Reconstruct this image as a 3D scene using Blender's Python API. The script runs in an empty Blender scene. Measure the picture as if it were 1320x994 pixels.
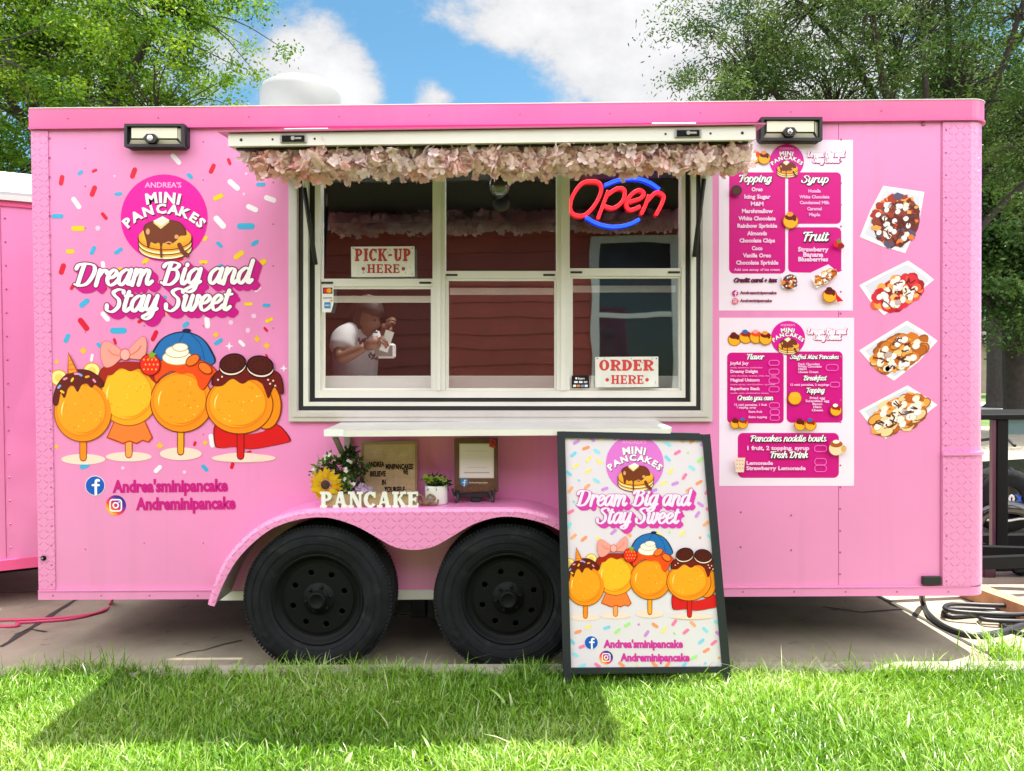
import bpy, math, random
import numpy as np
from mathutils import Vector, Matrix, Euler
random.seed(7); RNG = np.random.default_rng(7)
R = math.radians
scene = bpy.context.scene
col = scene.collection

# ---------------------------------------------------------------- camera
CAM = Vector((0.0401, -3.674, 1.3568))
YAW, PITCH, ROLL = 0.00794, -0.01623, 0.00694
FPX = 992.0                                   # focal length in photo pixels (photo 1320 x 994)
RM = Matrix.Rotation(YAW, 3, 'Z') @ Matrix.Rotation(PITCH, 3, 'X') @ Matrix.Rotation(ROLL, 3, 'Y')
cd = bpy.data.cameras.new('camera'); cam = bpy.data.objects.new('camera', cd); col.objects.link(cam)
cd.sensor_width = 36.0; cd.lens = FPX / 1320 * 36.0; cd.clip_start = 0.05; cd.clip_end = 2000
_m = Matrix((RM.col[0], RM.col[2], -RM.col[1])).transposed().to_4x4(); _m.translation = CAM
cam.matrix_world = _m; scene.camera = cam

# ---------------------------------------------------------------- light
SUNV = Vector((0.27, 0.133, 1.0)).normalized()        # towards the sun: high, a little right of and behind the trailer
sd = bpy.data.lights.new('sun', 'SUN'); sd.energy = 5.0; sd.angle = R(0.53); sd.color = (1.0, 0.95, 0.86)
sun = bpy.data.objects.new('sun', sd); col.objects.link(sun)
sun.rotation_euler = SUNV.to_track_quat('Z', 'Y').to_euler(); sun.location = (6, 4, 20)
EXPOSURE = 1.55
scene.view_settings.view_transform = 'Standard'; scene.view_settings.look = 'None'
scene.view_settings.gamma = 1.0; scene.view_settings.exposure = EXPOSURE; scene.view_settings.use_curve_mapping = False
scene.cycles.max_bounces = 10; scene.cycles.transparent_max_bounces = 24

def dirpx(px, py):
    d = RM @ Vector(((px - 660) / FPX, 1.0, -(py - 497) / FPX)); return d
def P(px, py, Y=0.0):
    d = dirpx(px, py); return CAM + d * ((Y - CAM.y) / d.y)
def G(px, py, z=0.0):
    d = dirpx(px, py); return CAM + d * ((z - CAM.z) / d.z)

w = bpy.data.worlds.new('World'); scene.world = w; w.use_nodes = True
nt = w.node_tree; N = nt.nodes; L = nt.links; N.clear()
out = N.new('ShaderNodeOutputWorld'); bg = N.new('ShaderNodeBackground'); L.new(bg.outputs[0], out.inputs[0])
sky = N.new('ShaderNodeTexSky'); sky.sky_type = 'NISHITA'; sky.sun_disc = False
sky.sun_elevation = math.asin(SUNV.z); sky.sun_rotation = math.atan2(SUNV.x, SUNV.y)
sky.air_density = 1.0; sky.dust_density = 0.3; sky.ozone_density = 2.0
SKY_STR = 0.05
bg.inputs[1].default_value = SKY_STR
tc = N.new('ShaderNodeTexCoord'); sep = N.new('ShaderNodeSeparateXYZ'); L.new(tc.outputs['Generated'], sep.inputs[0])
def mth(op, a, b=None, c=None, clamp=False):
    n = N.new('ShaderNodeMath'); n.operation = op; n.use_clamp = clamp
    for i, v in enumerate((a, b, c)):
        if v is None: continue
        if isinstance(v, (int, float)): n.inputs[i].default_value = v
        else: L.new(v, n.inputs[i])
    return n.outputs[0]
mp = N.new('ShaderNodeMapping'); mp.inputs['Scale'].default_value = (6.5, 6.5, 10.0); mp.inputs['Location'].default_value = (2.3, 0.4, 1.7)
L.new(tc.outputs['Generated'], mp.inputs[0])
nz = N.new('ShaderNodeTexNoise'); nz.inputs['Scale'].default_value = 1.0; nz.inputs['Detail'].default_value = 9; nz.inputs['Roughness'].default_value = 0.64
L.new(mp.outputs[0], nz.inputs['Vector'])
dens = nz.outputs['Fac']
def blob(px, py, rad, amt):                   # a cloud bank in a given direction of the sky
    global dens
    d = dirpx(px, py).normalized()
    vn = N.new('ShaderNodeVectorMath'); vn.operation = 'DISTANCE'; L.new(tc.outputs['Generated'], vn.inputs[0]); vn.inputs[1].default_value = d
    f = N.new('ShaderNodeMapRange'); f.interpolation_type = 'SMOOTHSTEP'; L.new(vn.outputs['Value'], f.inputs[0])
    f.inputs[1].default_value = 0; f.inputs[2].default_value = rad; f.inputs[3].default_value = amt; f.inputs[4].default_value = 0
    dens = mth('ADD', dens, f.outputs[0])
blob(395, 105, 0.10, 0.26); blob(450, 130, 0.065, 0.18); blob(565, 128, 0.050, 0.24); blob(700, 55, 0.13, 0.17); blob(850, 40, 0.20, 0.22); blob(600, -10, 0.16, 0.15); blob(1000, 90, 0.2, 0.14)
blob(520, 70, 0.075, -0.20); blob(480, 15, 0.06, -0.10); blob(660, 118, 0.08, -0.18); blob(600, 80, 0.07, -0.10); blob(770, 125, 0.05, -0.05); blob(1150, 60, 0.3, 0.14); blob(150, 60, 0.25, 0.10)
# extra cloud added behind the camera, out of view, as fill light
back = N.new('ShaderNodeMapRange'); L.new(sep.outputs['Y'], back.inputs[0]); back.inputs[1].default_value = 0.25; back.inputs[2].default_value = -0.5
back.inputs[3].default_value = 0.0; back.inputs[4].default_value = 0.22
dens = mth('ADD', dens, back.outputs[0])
cr = N.new('ShaderNodeMapRange'); cr.interpolation_type = 'SMOOTHSTEP'; L.new(dens, cr.inputs[0]); cr.inputs[1].default_value = 0.50; cr.inputs[2].default_value = 0.71
cl = N.new('ShaderNodeMapRange'); L.new(dens, cl.inputs[0]); cl.inputs[1].default_value = 0.5; cl.inputs[2].default_value = 0.85; cl.inputs[3].default_value = 4.8; cl.inputs[4].default_value = 6.8
brt = N.new('ShaderNodeMapRange'); L.new(sep.outputs['Y'], brt.inputs[0]); brt.inputs[1].default_value = 0.3; brt.inputs[2].default_value = -0.35; brt.inputs[3].default_value = 1.0; brt.inputs[4].default_value = 4.2   # clouds behind the camera brightened for fill light
top = N.new('ShaderNodeMapRange'); L.new(sep.outputs['Z'], top.inputs[0]); top.inputs[1].default_value = 0.55; top.inputs[2].default_value = 0.8; top.inputs[3].default_value = 1.0; top.inputs[4].default_value = 3.6   # overhead cloud, out of view, brightened for more fill
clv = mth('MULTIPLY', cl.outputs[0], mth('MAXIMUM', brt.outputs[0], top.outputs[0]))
topd = N.new('ShaderNodeMapRange'); L.new(sep.outputs['Z'], topd.inputs[0]); topd.inputs[1].default_value = 0.5; topd.inputs[2].default_value = 0.8; topd.inputs[3].default_value = 0.0; topd.inputs[4].default_value = 0.13  # adds unseen cloud overhead for the same fill
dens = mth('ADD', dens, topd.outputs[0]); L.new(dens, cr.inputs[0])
blue = N.new('ShaderNodeMix'); blue.data_type = 'RGBA'; blue.blend_type = 'MULTIPLY'; blue.inputs['Factor'].default_value = 1; L.new(sky.outputs[0], blue.inputs['A']); blue.inputs['B'].default_value = (.86, 1.28, 1.26, 1)
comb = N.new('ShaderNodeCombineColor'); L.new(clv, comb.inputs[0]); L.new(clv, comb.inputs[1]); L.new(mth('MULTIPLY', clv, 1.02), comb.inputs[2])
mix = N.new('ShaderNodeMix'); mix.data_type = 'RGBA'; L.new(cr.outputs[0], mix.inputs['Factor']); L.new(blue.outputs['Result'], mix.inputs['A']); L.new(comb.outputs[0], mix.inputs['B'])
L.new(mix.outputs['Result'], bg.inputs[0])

# ---------------------------------------------------------------- materials
def lin(h):
    h = h.lstrip('#'); c = [int(h[i:i + 2], 16) / 255 for i in (0, 2, 4)]
    return tuple(x / 12.92 if x <= .04045 else ((x + .055) / 1.055) ** 2.4 for x in c)
MATS = {}
def M(name, rgb, rough=.5, metal=0., spec=.5, noise=None, bump=None, coat=0., emit=None, trans=0.):
    if name in MATS: return MATS[name]
    m = bpy.data.materials.new(name); m.use_nodes = True; MATS[name] = m
    n = m.node_tree.nodes; l = m.node_tree.links; b = n['Principled BSDF']
    if isinstance(rgb, str): rgb = lin(rgb)
    rgb = tuple(min(.86, c) for c in rgb)
    b.inputs['Base Color'].default_value = (*rgb, 1); b.inputs['Roughness'].default_value = rough
    b.inputs['Metallic'].default_value = metal; b.inputs['Specular IOR Level'].default_value = spec
    b.inputs['Coat Weight'].default_value = coat; b.inputs['Coat Roughness'].default_value = .12
    if emit: b.inputs['Emission Color'].default_value = (*rgb, 1); b.inputs['Emission Strength'].default_value = emit
    tcn = n.new('ShaderNodeTexCoord')
    if noise:
        sc, amt = noise[:2]
        t = n.new('ShaderNodeTexNoise'); t.inputs['Scale'].default_value = sc; t.inputs['Detail'].default_value = 6; t.inputs['Roughness'].default_value = .65
        l.new(tcn.outputs['Object'], t.inputs['Vector'])
        r = n.new('ShaderNodeMapRange'); l.new(t.outputs['Fac'], r.inputs[0]); r.inputs[1].default_value = .3; r.inputs[2].default_value = .7
        r.inputs[3].default_value = 1 - amt; r.inputs[4].default_value = 1 + amt
        v = n.new('ShaderNodeVectorMath'); v.operation = 'SCALE'; v.inputs[0].default_value = rgb; l.new(r.outputs[0], v.inputs['Scale'])
        l.new(v.outputs[0], b.inputs['Base Color'])
    if bump:
        t = n.new('ShaderNodeTexNoise'); t.inputs['Scale'].default_value = bump[0]; t.inputs['Detail'].default_value = 5
        l.new(tcn.outputs['Object'], t.inputs['Vector'])
        k = n.new('ShaderNodeBump'); k.inputs['Strength'].default_value = bump[1]; k.inputs['Distance'].default_value = bump[2] if len(bump) > 2 else .01
        l.new(t.outputs['Fac'], k.inputs['Height']); l.new(k.outputs[0], b.inputs['Normal'])
    if trans:
        o = n['Material Output']; tr = n.new('ShaderNodeBsdfTranslucent'); tr.inputs[0].default_value = (*rgb, 1)
        mx = n.new('ShaderNodeMixShader'); mx.inputs[0].default_value = trans
        l.new(b.outputs[0], mx.inputs[1]); l.new(tr.outputs[0], mx.inputs[2]); l.new(mx.outputs[0], o.inputs[0])
    return m

def leaf_mat(name, cols, rough=.45, trans=.35, tmul=(1.25, 1.3, .55), spec=.4):
    """foliage: every leaf has its own hue value (point attribute 'hue')"""
    m = bpy.data.materials.new(name); m.use_nodes = True; MATS[name] = m
    n = m.node_tree.nodes; l = m.node_tree.links; b = n['Principled BSDF']; o = n['Material Output']
    a = n.new('ShaderNodeAttribute'); a.attribute_name = 'hue'
    r = n.new('ShaderNodeValToRGB'); l.new(a.outputs['Fac'], r.inputs[0]); e = r.color_ramp.elements
    for i, c in enumerate(cols):
        p = i / (len(cols) - 1)
        if i == 0: e[0].position = 0; e[0].color = (*c, 1)
        elif i == len(cols) - 1: e[-1].position = 1; e[-1].color = (*c, 1)
        else: k = e.new(p); k.color = (*c, 1)
    l.new(r.outputs[0], b.inputs['Base Color']); b.inputs['Roughness'].default_value = rough; b.inputs['Specular IOR Level'].default_value = spec
    v = n.new('ShaderNodeVectorMath'); v.operation = 'MULTIPLY'; l.new(r.outputs[0], v.inputs[0]); v.inputs[1].default_value = tmul
    tr = n.new('ShaderNodeBsdfTranslucent'); l.new(v.outputs[0], tr.inputs[0])
    mx = n.new('ShaderNodeMixShader'); mx.inputs[0].default_value = trans
    l.new(b.outputs[0], mx.inputs[1]); l.new(tr.outputs[0], mx.inputs[2]); l.new(mx.outputs[0], o.inputs[0])
    return m

# ---------------------------------------------------------------- mesh building
def tagit(o, label=None, cat=None, group=None, kind=None):
    if label: o['label'] = label
    if cat: o['category'] = cat
    if group: o['group'] = group
    if kind: o['kind'] = kind
    return o
def thing(name, label, cat, loc=(0, 0, 0), group=None):
    o = bpy.data.objects.new(name, None); col.objects.link(o); o.location = loc; o.empty_display_size = .1
    return tagit(o, label, cat, group)
def wloc(o):
    v = Vector((0, 0, 0))
    while o is not None: v = v + o.location; o = o.parent
    return v
class MB:
    def __init__(s): s.v = []; s.f = []; s.fm = []; s.sm = []; s.mats = []; s.cur = 0; s.smooth = False
    def m(s, mat, smooth=None):
        if isinstance(mat, str): mat = MATS[mat]
        if mat not in s.mats: s.mats.append(mat)
        s.cur = s.mats.index(mat)
        if smooth is not None: s.smooth = smooth
        return s
    def add(s, vs, fs):
        b = len(s.v); s.v.extend([tuple(v) for v in vs])
        for f in fs: s.f.append([b + i for i in f]); s.fm.append(s.cur); s.sm.append(s.smooth)
        return s
    def poly(s, pts): return s.add(pts, [list(range(len(pts)))])
    def hexa(s, a):                       # 8 corners: 0-3 one face, 4-7 the opposite
        return s.add(a, [(0, 3, 2, 1), (4, 5, 6, 7), (0, 1, 5, 4), (1, 2, 6, 5), (2, 3, 7, 6), (3, 0, 4, 7)])
    def box(s, lo, hi):
        x0, y0, z0 = lo; x1, y1, z1 = hi
        return s.hexa([(x0, y0, z0), (x1, y0, z0), (x1, y1, z0), (x0, y1, z0), (x0, y0, z1), (x1, y0, z1), (x1, y1, z1), (x0, y1, z1)])
    def bbox(s, lo, hi, b=.004):          # a box with its edges eased
        lo = Vector(lo); hi = Vector(hi); c = (lo + hi) / 2; h = (hi - lo) / 2; b = min(b, min(h) * .9)
        vs = []; idx = {}
        for ax in range(3):
            for sx in (-1, 1):
                for sy in (-1, 1):
                    for sz in (-1, 1):
                        q = [sx * h[0], sy * h[1], sz * h[2]]
                        for k in range(3):
                            if k != ax: q[k] -= (sx, sy, sz)[k] * b
                        idx[(ax, sx, sy, sz)] = len(vs); vs.append(c + Vector(q))
        fs = []
        S = (-1, 1)
        for ax in range(3):
            o1, o2 = [k for k in range(3) if k != ax]
            for sg in S:
                q = []
                for a_, b_ in ((-1, -1), (1, -1), (1, 1), (-1, 1)):
                    t = [0, 0, 0]; t[ax] = sg; t[o1] = a_; t[o2] = b_; q.append(idx[(ax, *t)])
                fs.append(q)
        for ax in range(3):               # edge chamfers run along axis ax
            o1, o2 = [k for k in range(3) if k != ax]
            for a_ in S:
                for b_ in S:
                    t0 = [0, 0, 0]; t0[o1] = a_; t0[o2] = b_; t1 = list(t0); t0[ax] = -1; t1[ax] = 1
                    fs.append([idx[(o1, *t0)], idx[(o1, *t1)], idx[(o2, *t1)], idx[(o2, *t0)]])
        for sx in S:
            for sy in S:
                for sz in S: fs.append([idx[(0, sx, sy, sz)], idx[(1, sx, sy, sz)], idx[(2, sx, sy, sz)]])
        return s.add(vs, fs)
    def bar(s, a, b, w_, t, nrm):         # rectangular bar from a to b; w_ across, t along nrm
        a = Vector(a); b = Vector(b); d = (b - a).normalized(); n = Vector(nrm).normalized(); n = (n - d * n.dot(d)).normalized(); c = d.cross(n)
        o = [c * (-w_ / 2) - n * (t / 2), c * (w_ / 2) - n * (t / 2), c * (w_ / 2) + n * (t / 2), c * (-w_ / 2) + n * (t / 2)]
        return s.hexa([a + q for q in o] + [b + q for q in o])
    def tube(s, pts, r, n=8, cap=True, closed=False):
        pts = [Vector(p) for p in pts]; k = len(pts); rs = r if isinstance(r, (list, tuple)) else [r] * k
        vs = []; prev = None
        for i, p in enumerate(pts):
            a = pts[(i - 1) % k] if (closed or i > 0) else p; b = pts[(i + 1) % k] if (closed or i < k - 1) else p
            d = (b - a).normalized() if (b - a).length > 1e-9 else Vector((0, 0, 1))
            if prev is None: u = d.cross(Vector((0, 0, 1)) if abs(d.z) < .9 else Vector((1, 0, 0))).normalized()
            else: u = (prev - d * prev.dot(d)).normalized()
            prev = u; q = d.cross(u)
            for j in range(n):
                t = 2 * math.pi * j / n; vs.append(p + (u * math.cos(t) + q * math.sin(t)) * rs[i])
        fs = [(i * n + j, i * n + (j + 1) % n, ((i + 1) % k) * n + (j + 1) % n, ((i + 1) % k) * n + j) for i in range(k if closed else k - 1) for j in range(n)]
        if cap and not closed: fs += [tuple(range(n))[::-1], tuple((k - 1) * n + j for j in range(n))]
        return s.add(vs, fs)
    def lathe(s, prof, c, axis='Z', n=32):   # prof: (radius, height)
        c = Vector(c); vs = []
        for r, h in prof:
            for j in range(n):
                t = 2 * math.pi * j / n; x, y = r * math.cos(t), r * math.sin(t)
                vs.append(c + (Vector((x, y, h)) if axis == 'Z' else Vector((x, h, y)) if axis == 'Y' else Vector((h, x, y))))
        k = len(prof)
        return s.add(vs, [(i * n + j, i * n + (j + 1) % n, (i + 1) * n + (j + 1) % n, (i + 1) * n + j) for i in range(k - 1) for j in range(n)])
    def ball(s, c, r, n=12, sc=(1, 1, 1)):
        c = Vector(c); k = max(4, n // 2)
        prof = [(math.sin(math.pi * i / k), -math.cos(math.pi * i / k)) for i in range(k + 1)]
        vs = [c + Vector((a * math.cos(2 * math.pi * j / n) * r * sc[0], a * math.sin(2 * math.pi * j / n) * r * sc[1], h * r * sc[2])) for a, h in prof for j in range(n)]
        return s.add(vs, [(i * n + j, i * n + (j + 1) % n, (i + 1) * n + (j + 1) % n, (i + 1) * n + j) for i in range(k) for j in range(n)])
    def prism(s, pts, d):                 # flat outline pushed along vector d
        pts = [Vector(p) for p in pts]; d = Vector(d); k = len(pts)
        return s.add(pts + [p + d for p in pts], [list(range(k))[::-1], list(range(k, 2 * k))] + [(i, (i + 1) % k, k + (i + 1) % k, k + i) for i in range(k)])
    def build(s, name, parent=None, mat=None, label=None):
        if mat is not None: s.m(mat); s.fm = [s.cur] * len(s.f)
        me = bpy.data.meshes.new(name); off = wloc(parent) if parent else Vector((0, 0, 0))
        v = np.array(s.v, dtype=np.float64).reshape(-1, 3) - np.array(off)
        me.from_pydata(v.tolist(), [], s.f)
        for m_ in s.mats: me.materials.append(m_)
        me.polygons.foreach_set('material_index', s.fm); me.polygons.foreach_set('use_smooth', s.sm); me.update()
        o = bpy.data.objects.new(name, me); col.objects.link(o)
        if parent: o.parent = parent
        if label: o['label'] = label
        return o
def fastmesh(name, v, f, mat, hue=None, parent=None, smooth=False):
    """numpy mesh: v (n,3), f (m,4) quads"""
    me = bpy.data.meshes.new(name); n, k = f.shape
    if parent: v = v - np.array(wloc(parent))
    me.vertices.add(len(v)); me.vertices.foreach_set('co', v.astype(np.float32).ravel())
    me.loops.add(n * k); me.loops.foreach_set('vertex_index', f.astype(np.int32).ravel())
    me.polygons.add(n); me.polygons.foreach_set('loop_start', np.arange(0, n * k, k, dtype=np.int32))
    try: me.polygons.foreach_set('loop_total', np.full(n, k, dtype=np.int32))
    except Exception: pass
    if smooth: me.polygons.foreach_set('use_smooth', np.ones(n, dtype=bool))
    if hue is not None:
        a = me.attributes.new('hue', 'FLOAT', 'POINT'); a.data.foreach_set('value', hue.astype(np.float32))
    me.materials.append(mat if not isinstance(mat, str) else MATS[mat]); me.update(); me.validate()
    o = bpy.data.objects.new(name, me); col.objects.link(o)
    if parent: o.parent = parent
    return o
def shade_auto(o, deg=35):
    me = o.data; me.polygons.foreach_set('use_smooth', np.ones(len(me.polygons), dtype=bool))
    try: me.set_sharp_from_angle(angle=R(deg))
    except Exception: pass
    return o
def cr_spline(pts, n=8, closed=False):
    pts = [Vector(p) for p in pts]; k = len(pts); o = []
    rng = range(k) if closed else range(k - 1)
    for i in rng:
        p0 = pts[(i - 1) % k] if (closed or i > 0) else pts[i] * 2 - pts[i + 1]
        p1 = pts[i]; p2 = pts[(i + 1) % k]; p3 = pts[(i + 2) % k] if (closed or i + 2 < k) else p2 * 2 - p1
        for j in range(n):
            t = j / n
            o.append(.5 * ((2 * p1) + (p2 - p0) * t + (2 * p0 - 5 * p1 + 4 * p2 - p3) * t * t + (3 * p1 - p0 - 3 * p2 + p3) * t ** 3))
    if not closed: o.append(pts[-1])
    return o
# ---------------------------------------------------------------- printed graphics: flat inks laid on a surface
GLY = {}; ADV = {}; CAPH = [1.0]
def prepare_font():
    chars = "ABCDEFGHIJKLMNOPQRSTUVWXYZabcdefghijklmnopqrstuvwxyz0123456789'&,.+-/!"
    bolds = (0.0, 0.02, 0.045)
    tmp = []
    for bo in bolds:
        for c in chars:
            for s in (c, c + c):
                cu = bpy.data.curves.new('t', 'FONT'); cu.body = s; cu.size = 1; cu.offset = bo; cu.resolution_u = 2
                o = bpy.data.objects.new('t', cu); col.objects.link(o); tmp.append((bo, c, s, o))
    dg = bpy.context.evaluated_depsgraph_get(); dg.update()
    ext = {}
    for bo, c, s, o in tmp:
        me = bpy.data.meshes.new_from_object(o.evaluated_get(dg))
        v = [(q.co.x, q.co.y) for q in me.vertices]
        if s == c: GLY[(bo, c)] = (v, [list(p.vertices) for p in me.polygons])
        ext[(bo, s)] = max(a for a, b in v) if v else 0
        bpy.data.meshes.remove(me)
    for bo, c, s, o in tmp:
        if s == c: ADV[(bo, c)] = ext[(bo, c + c)] - ext[(bo, c)]
        cu = o.data; bpy.data.objects.remove(o); 
        if s != c: bpy.data.curves.remove(cu)
    CAPH[0] = max(y for x, y in GLY[(0.0, 'H')][0])
prepare_font()

# joined-up brush script: centre lines in units of the x-height, slanted and swelled by a broad nib
SCR = {
 'a': (.98, [[(.74,.86),(.48,1.0),(.14,.72),(.1,.28),(.32,.0),(.6,.3),(.76,.8)], [(.8,.98),(.74,.3),(.84,.02),(1.06,.22)]]),
 'b': (.92, [[(.2,1.9),(.14,.9),(.14,.3),(.36,.0),(.7,.2),(.78,.62),(.56,.96),(.22,.72)]]),
 'c': (.8, [[(.7,.8),(.52,1.0),(.18,.8),(.1,.36),(.34,.0),(.62,.08),(.84,.3)]]),
 'd': (1.0, [[(.74,.86),(.48,1.0),(.14,.72),(.1,.28),(.32,.0),(.6,.3),(.76,.8)], [(.84,1.9),(.78,.9),(.76,.3),(.86,.02),(1.06,.22)]]),
 'e': (.82, [[(.14,.44),(.46,.52),(.66,.78),(.46,1.0),(.18,.76),(.12,.32),(.36,.0),(.66,.1),(.86,.32)]]),
 'f': (.62, [[(.74,1.72),(.56,1.9),(.36,1.6),(.28,.7),(.2,-.4),(.02,-.78),(-.12,-.6)], [(.0,.92),(.3,.9),(.62,.98)]]),
 'g': (.94, [[(.74,.86),(.48,1.0),(.14,.72),(.1,.3),(.32,.04),(.6,.32),(.76,.8)], [(.8,.98),(.74,.1),(.62,-.6),(.3,-.82),(.06,-.6),(.34,-.3),(.98,.16)]]),
 'h': (1.0, [[(.2,1.9),(.14,.9),(.1,.0)], [(.14,.5),(.44,.96),(.72,.86),(.68,.3),(.8,.0),(1.04,.2)]]),
 'i': (.5, [[(.22,.98),(.16,.3),(.28,.0),(.54,.22)], [(.3,1.42),(.31,1.52)]]),
 'k': (.9, [[(.2,1.9),(.14,.9),(.1,.0)], [(.14,.46),(.5,.96),(.68,.82),(.44,.52),(.2,.5)], [(.3,.5),(.56,.4),(.66,.06),(.94,.2)]]),
 'l': (.5, [[(.26,1.9),(.18,.9),(.18,.2),(.32,.0),(.54,.22)]]),
 'm': (1.46, [[(.18,.98),(.12,.0)], [(.14,.5),(.42,.96),(.62,.86),(.56,.0)], [(.6,.5),(.88,.96),(1.12,.84),(1.08,.28),(1.2,.0),(1.46,.22)]]),
 'n': (1.0, [[(.18,.98),(.12,.0)], [(.14,.5),(.44,.96),(.72,.86),(.68,.3),(.8,.0),(1.04,.22)]]),
 'o': (.86, [[(.5,1.0),(.16,.78),(.1,.3),(.34,.0),(.66,.2),(.74,.66),(.5,1.0)], [(.66,.9),(.78,.72),(.94,.78)]]),
 'p': (.94, [[(.2,.98),(.14,.1),(.04,-.8)], [(.14,.6),(.44,1.0),(.74,.8),(.74,.34),(.5,.0),(.2,.16)]]),
 'r': (.72, [[(.18,.98),(.12,.0)], [(.14,.5),(.38,.92),(.6,.98),(.68,.8)]]),
 's': (.72, [[(.56,.84),(.4,1.0),(.2,.82),(.36,.54),(.58,.28),(.42,.0),(.1,.1)], [(.5,.06),(.78,.26)]]),
 't': (.58, [[(.28,1.5),(.2,.8),(.18,.2),(.32,.0),(.58,.22)], [(.02,1.02),(.28,1.0),(.54,1.06)]]),
 'u': (1.0, [[(.18,.98),(.12,.3),(.3,.0),(.56,.24),(.72,.8)], [(.76,.98),(.7,.3),(.82,.0),(1.04,.22)]]),
 'v': (.88, [[(.08,.9),(.2,.98),(.22,.4),(.38,.0),(.64,.4),(.7,.98),(.88,.84)]]),
 'w': (1.24, [[(.08,.9),(.2,.98),(.16,.3),(.34,.0),(.56,.3),(.66,.96)], [(.66,.96),(.6,.3),(.78,.0),(1.02,.4),(1.04,.98),(1.22,.84)]]),
 'x': (.86, [[(.1,.86),(.3,.96),(.46,.3),(.62,.0),(.84,.2)], [(.76,.96),(.5,.6),(.1,.04)]]),
 'y': (.94, [[(.18,.98),(.12,.36),(.3,.04),(.56,.28),(.72,.8)], [(.78,.98),(.7,.0),(.56,-.62),(.26,-.82),(.06,-.58),(.34,-.3),(.94,.16)]]),
 'D': (1.5, [[(.5,1.7),(.42,.8),(.34,.06)], [(.0,1.2),(.14,1.66),(.7,1.78),(1.2,1.5),(1.3,.8),(1.0,.16),(.5,.0),(.1,.1)]]),
 'B': (1.34, [[(.5,1.7),(.42,.8),(.34,.04)], [(.04,1.3),(.2,1.68),(.7,1.8),(1.08,1.5),(.9,1.04),(.5,.94)], [(.56,.96),(1.0,.86),(1.14,.44),(.84,.04),(.4,.0),(.08,.14)]]),
 'S': (1.12, [[(1.02,1.4),(.94,1.72),(.6,1.8),(.3,1.5),(.42,1.1),(.8,.74),(.84,.3),(.5,.0),(.12,.1),(.02,.42)]]),
 'T': (1.06, [[(.02,1.4),(.14,1.74),(.6,1.7),(1.22,1.78)], [(.66,1.7),(.56,.8),(.48,.1),(.3,.0)]]),
 'F': (1.06, [[(.02,1.4),(.14,1.74),(.6,1.7),(1.24,1.78)], [(.6,1.7),(.5,.8),(.42,.0)], [(.3,.88),(.62,.9),(.96,.98)]]),
 'C': (1.16, [[(1.08,1.36),(1.0,1.72),(.66,1.8),(.22,1.3),(.12,.6),(.42,.04),(.84,.1),(1.12,.44)]]),
 'M': (1.76, [[(.1,.04),(.34,.2),(.5,1.76)], [(.5,1.76),(.7,.9),(.84,.1)], [(.84,.1),(1.1,1.0),(1.36,1.76)], [(1.36,1.76),(1.36,.6),(1.46,.0),(1.72,.2)]]),
 'P': (1.16, [[(.48,1.7),(.4,.8),(.32,.0)], [(.02,1.26),(.16,1.66),(.68,1.8),(1.08,1.5),(1.0,.98),(.62,.74),(.42,.8)]]),
 '+': (.8, [[(.4,.95),(.36,.2)], [(.1,.6),(.68,.6)]]),
}
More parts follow.
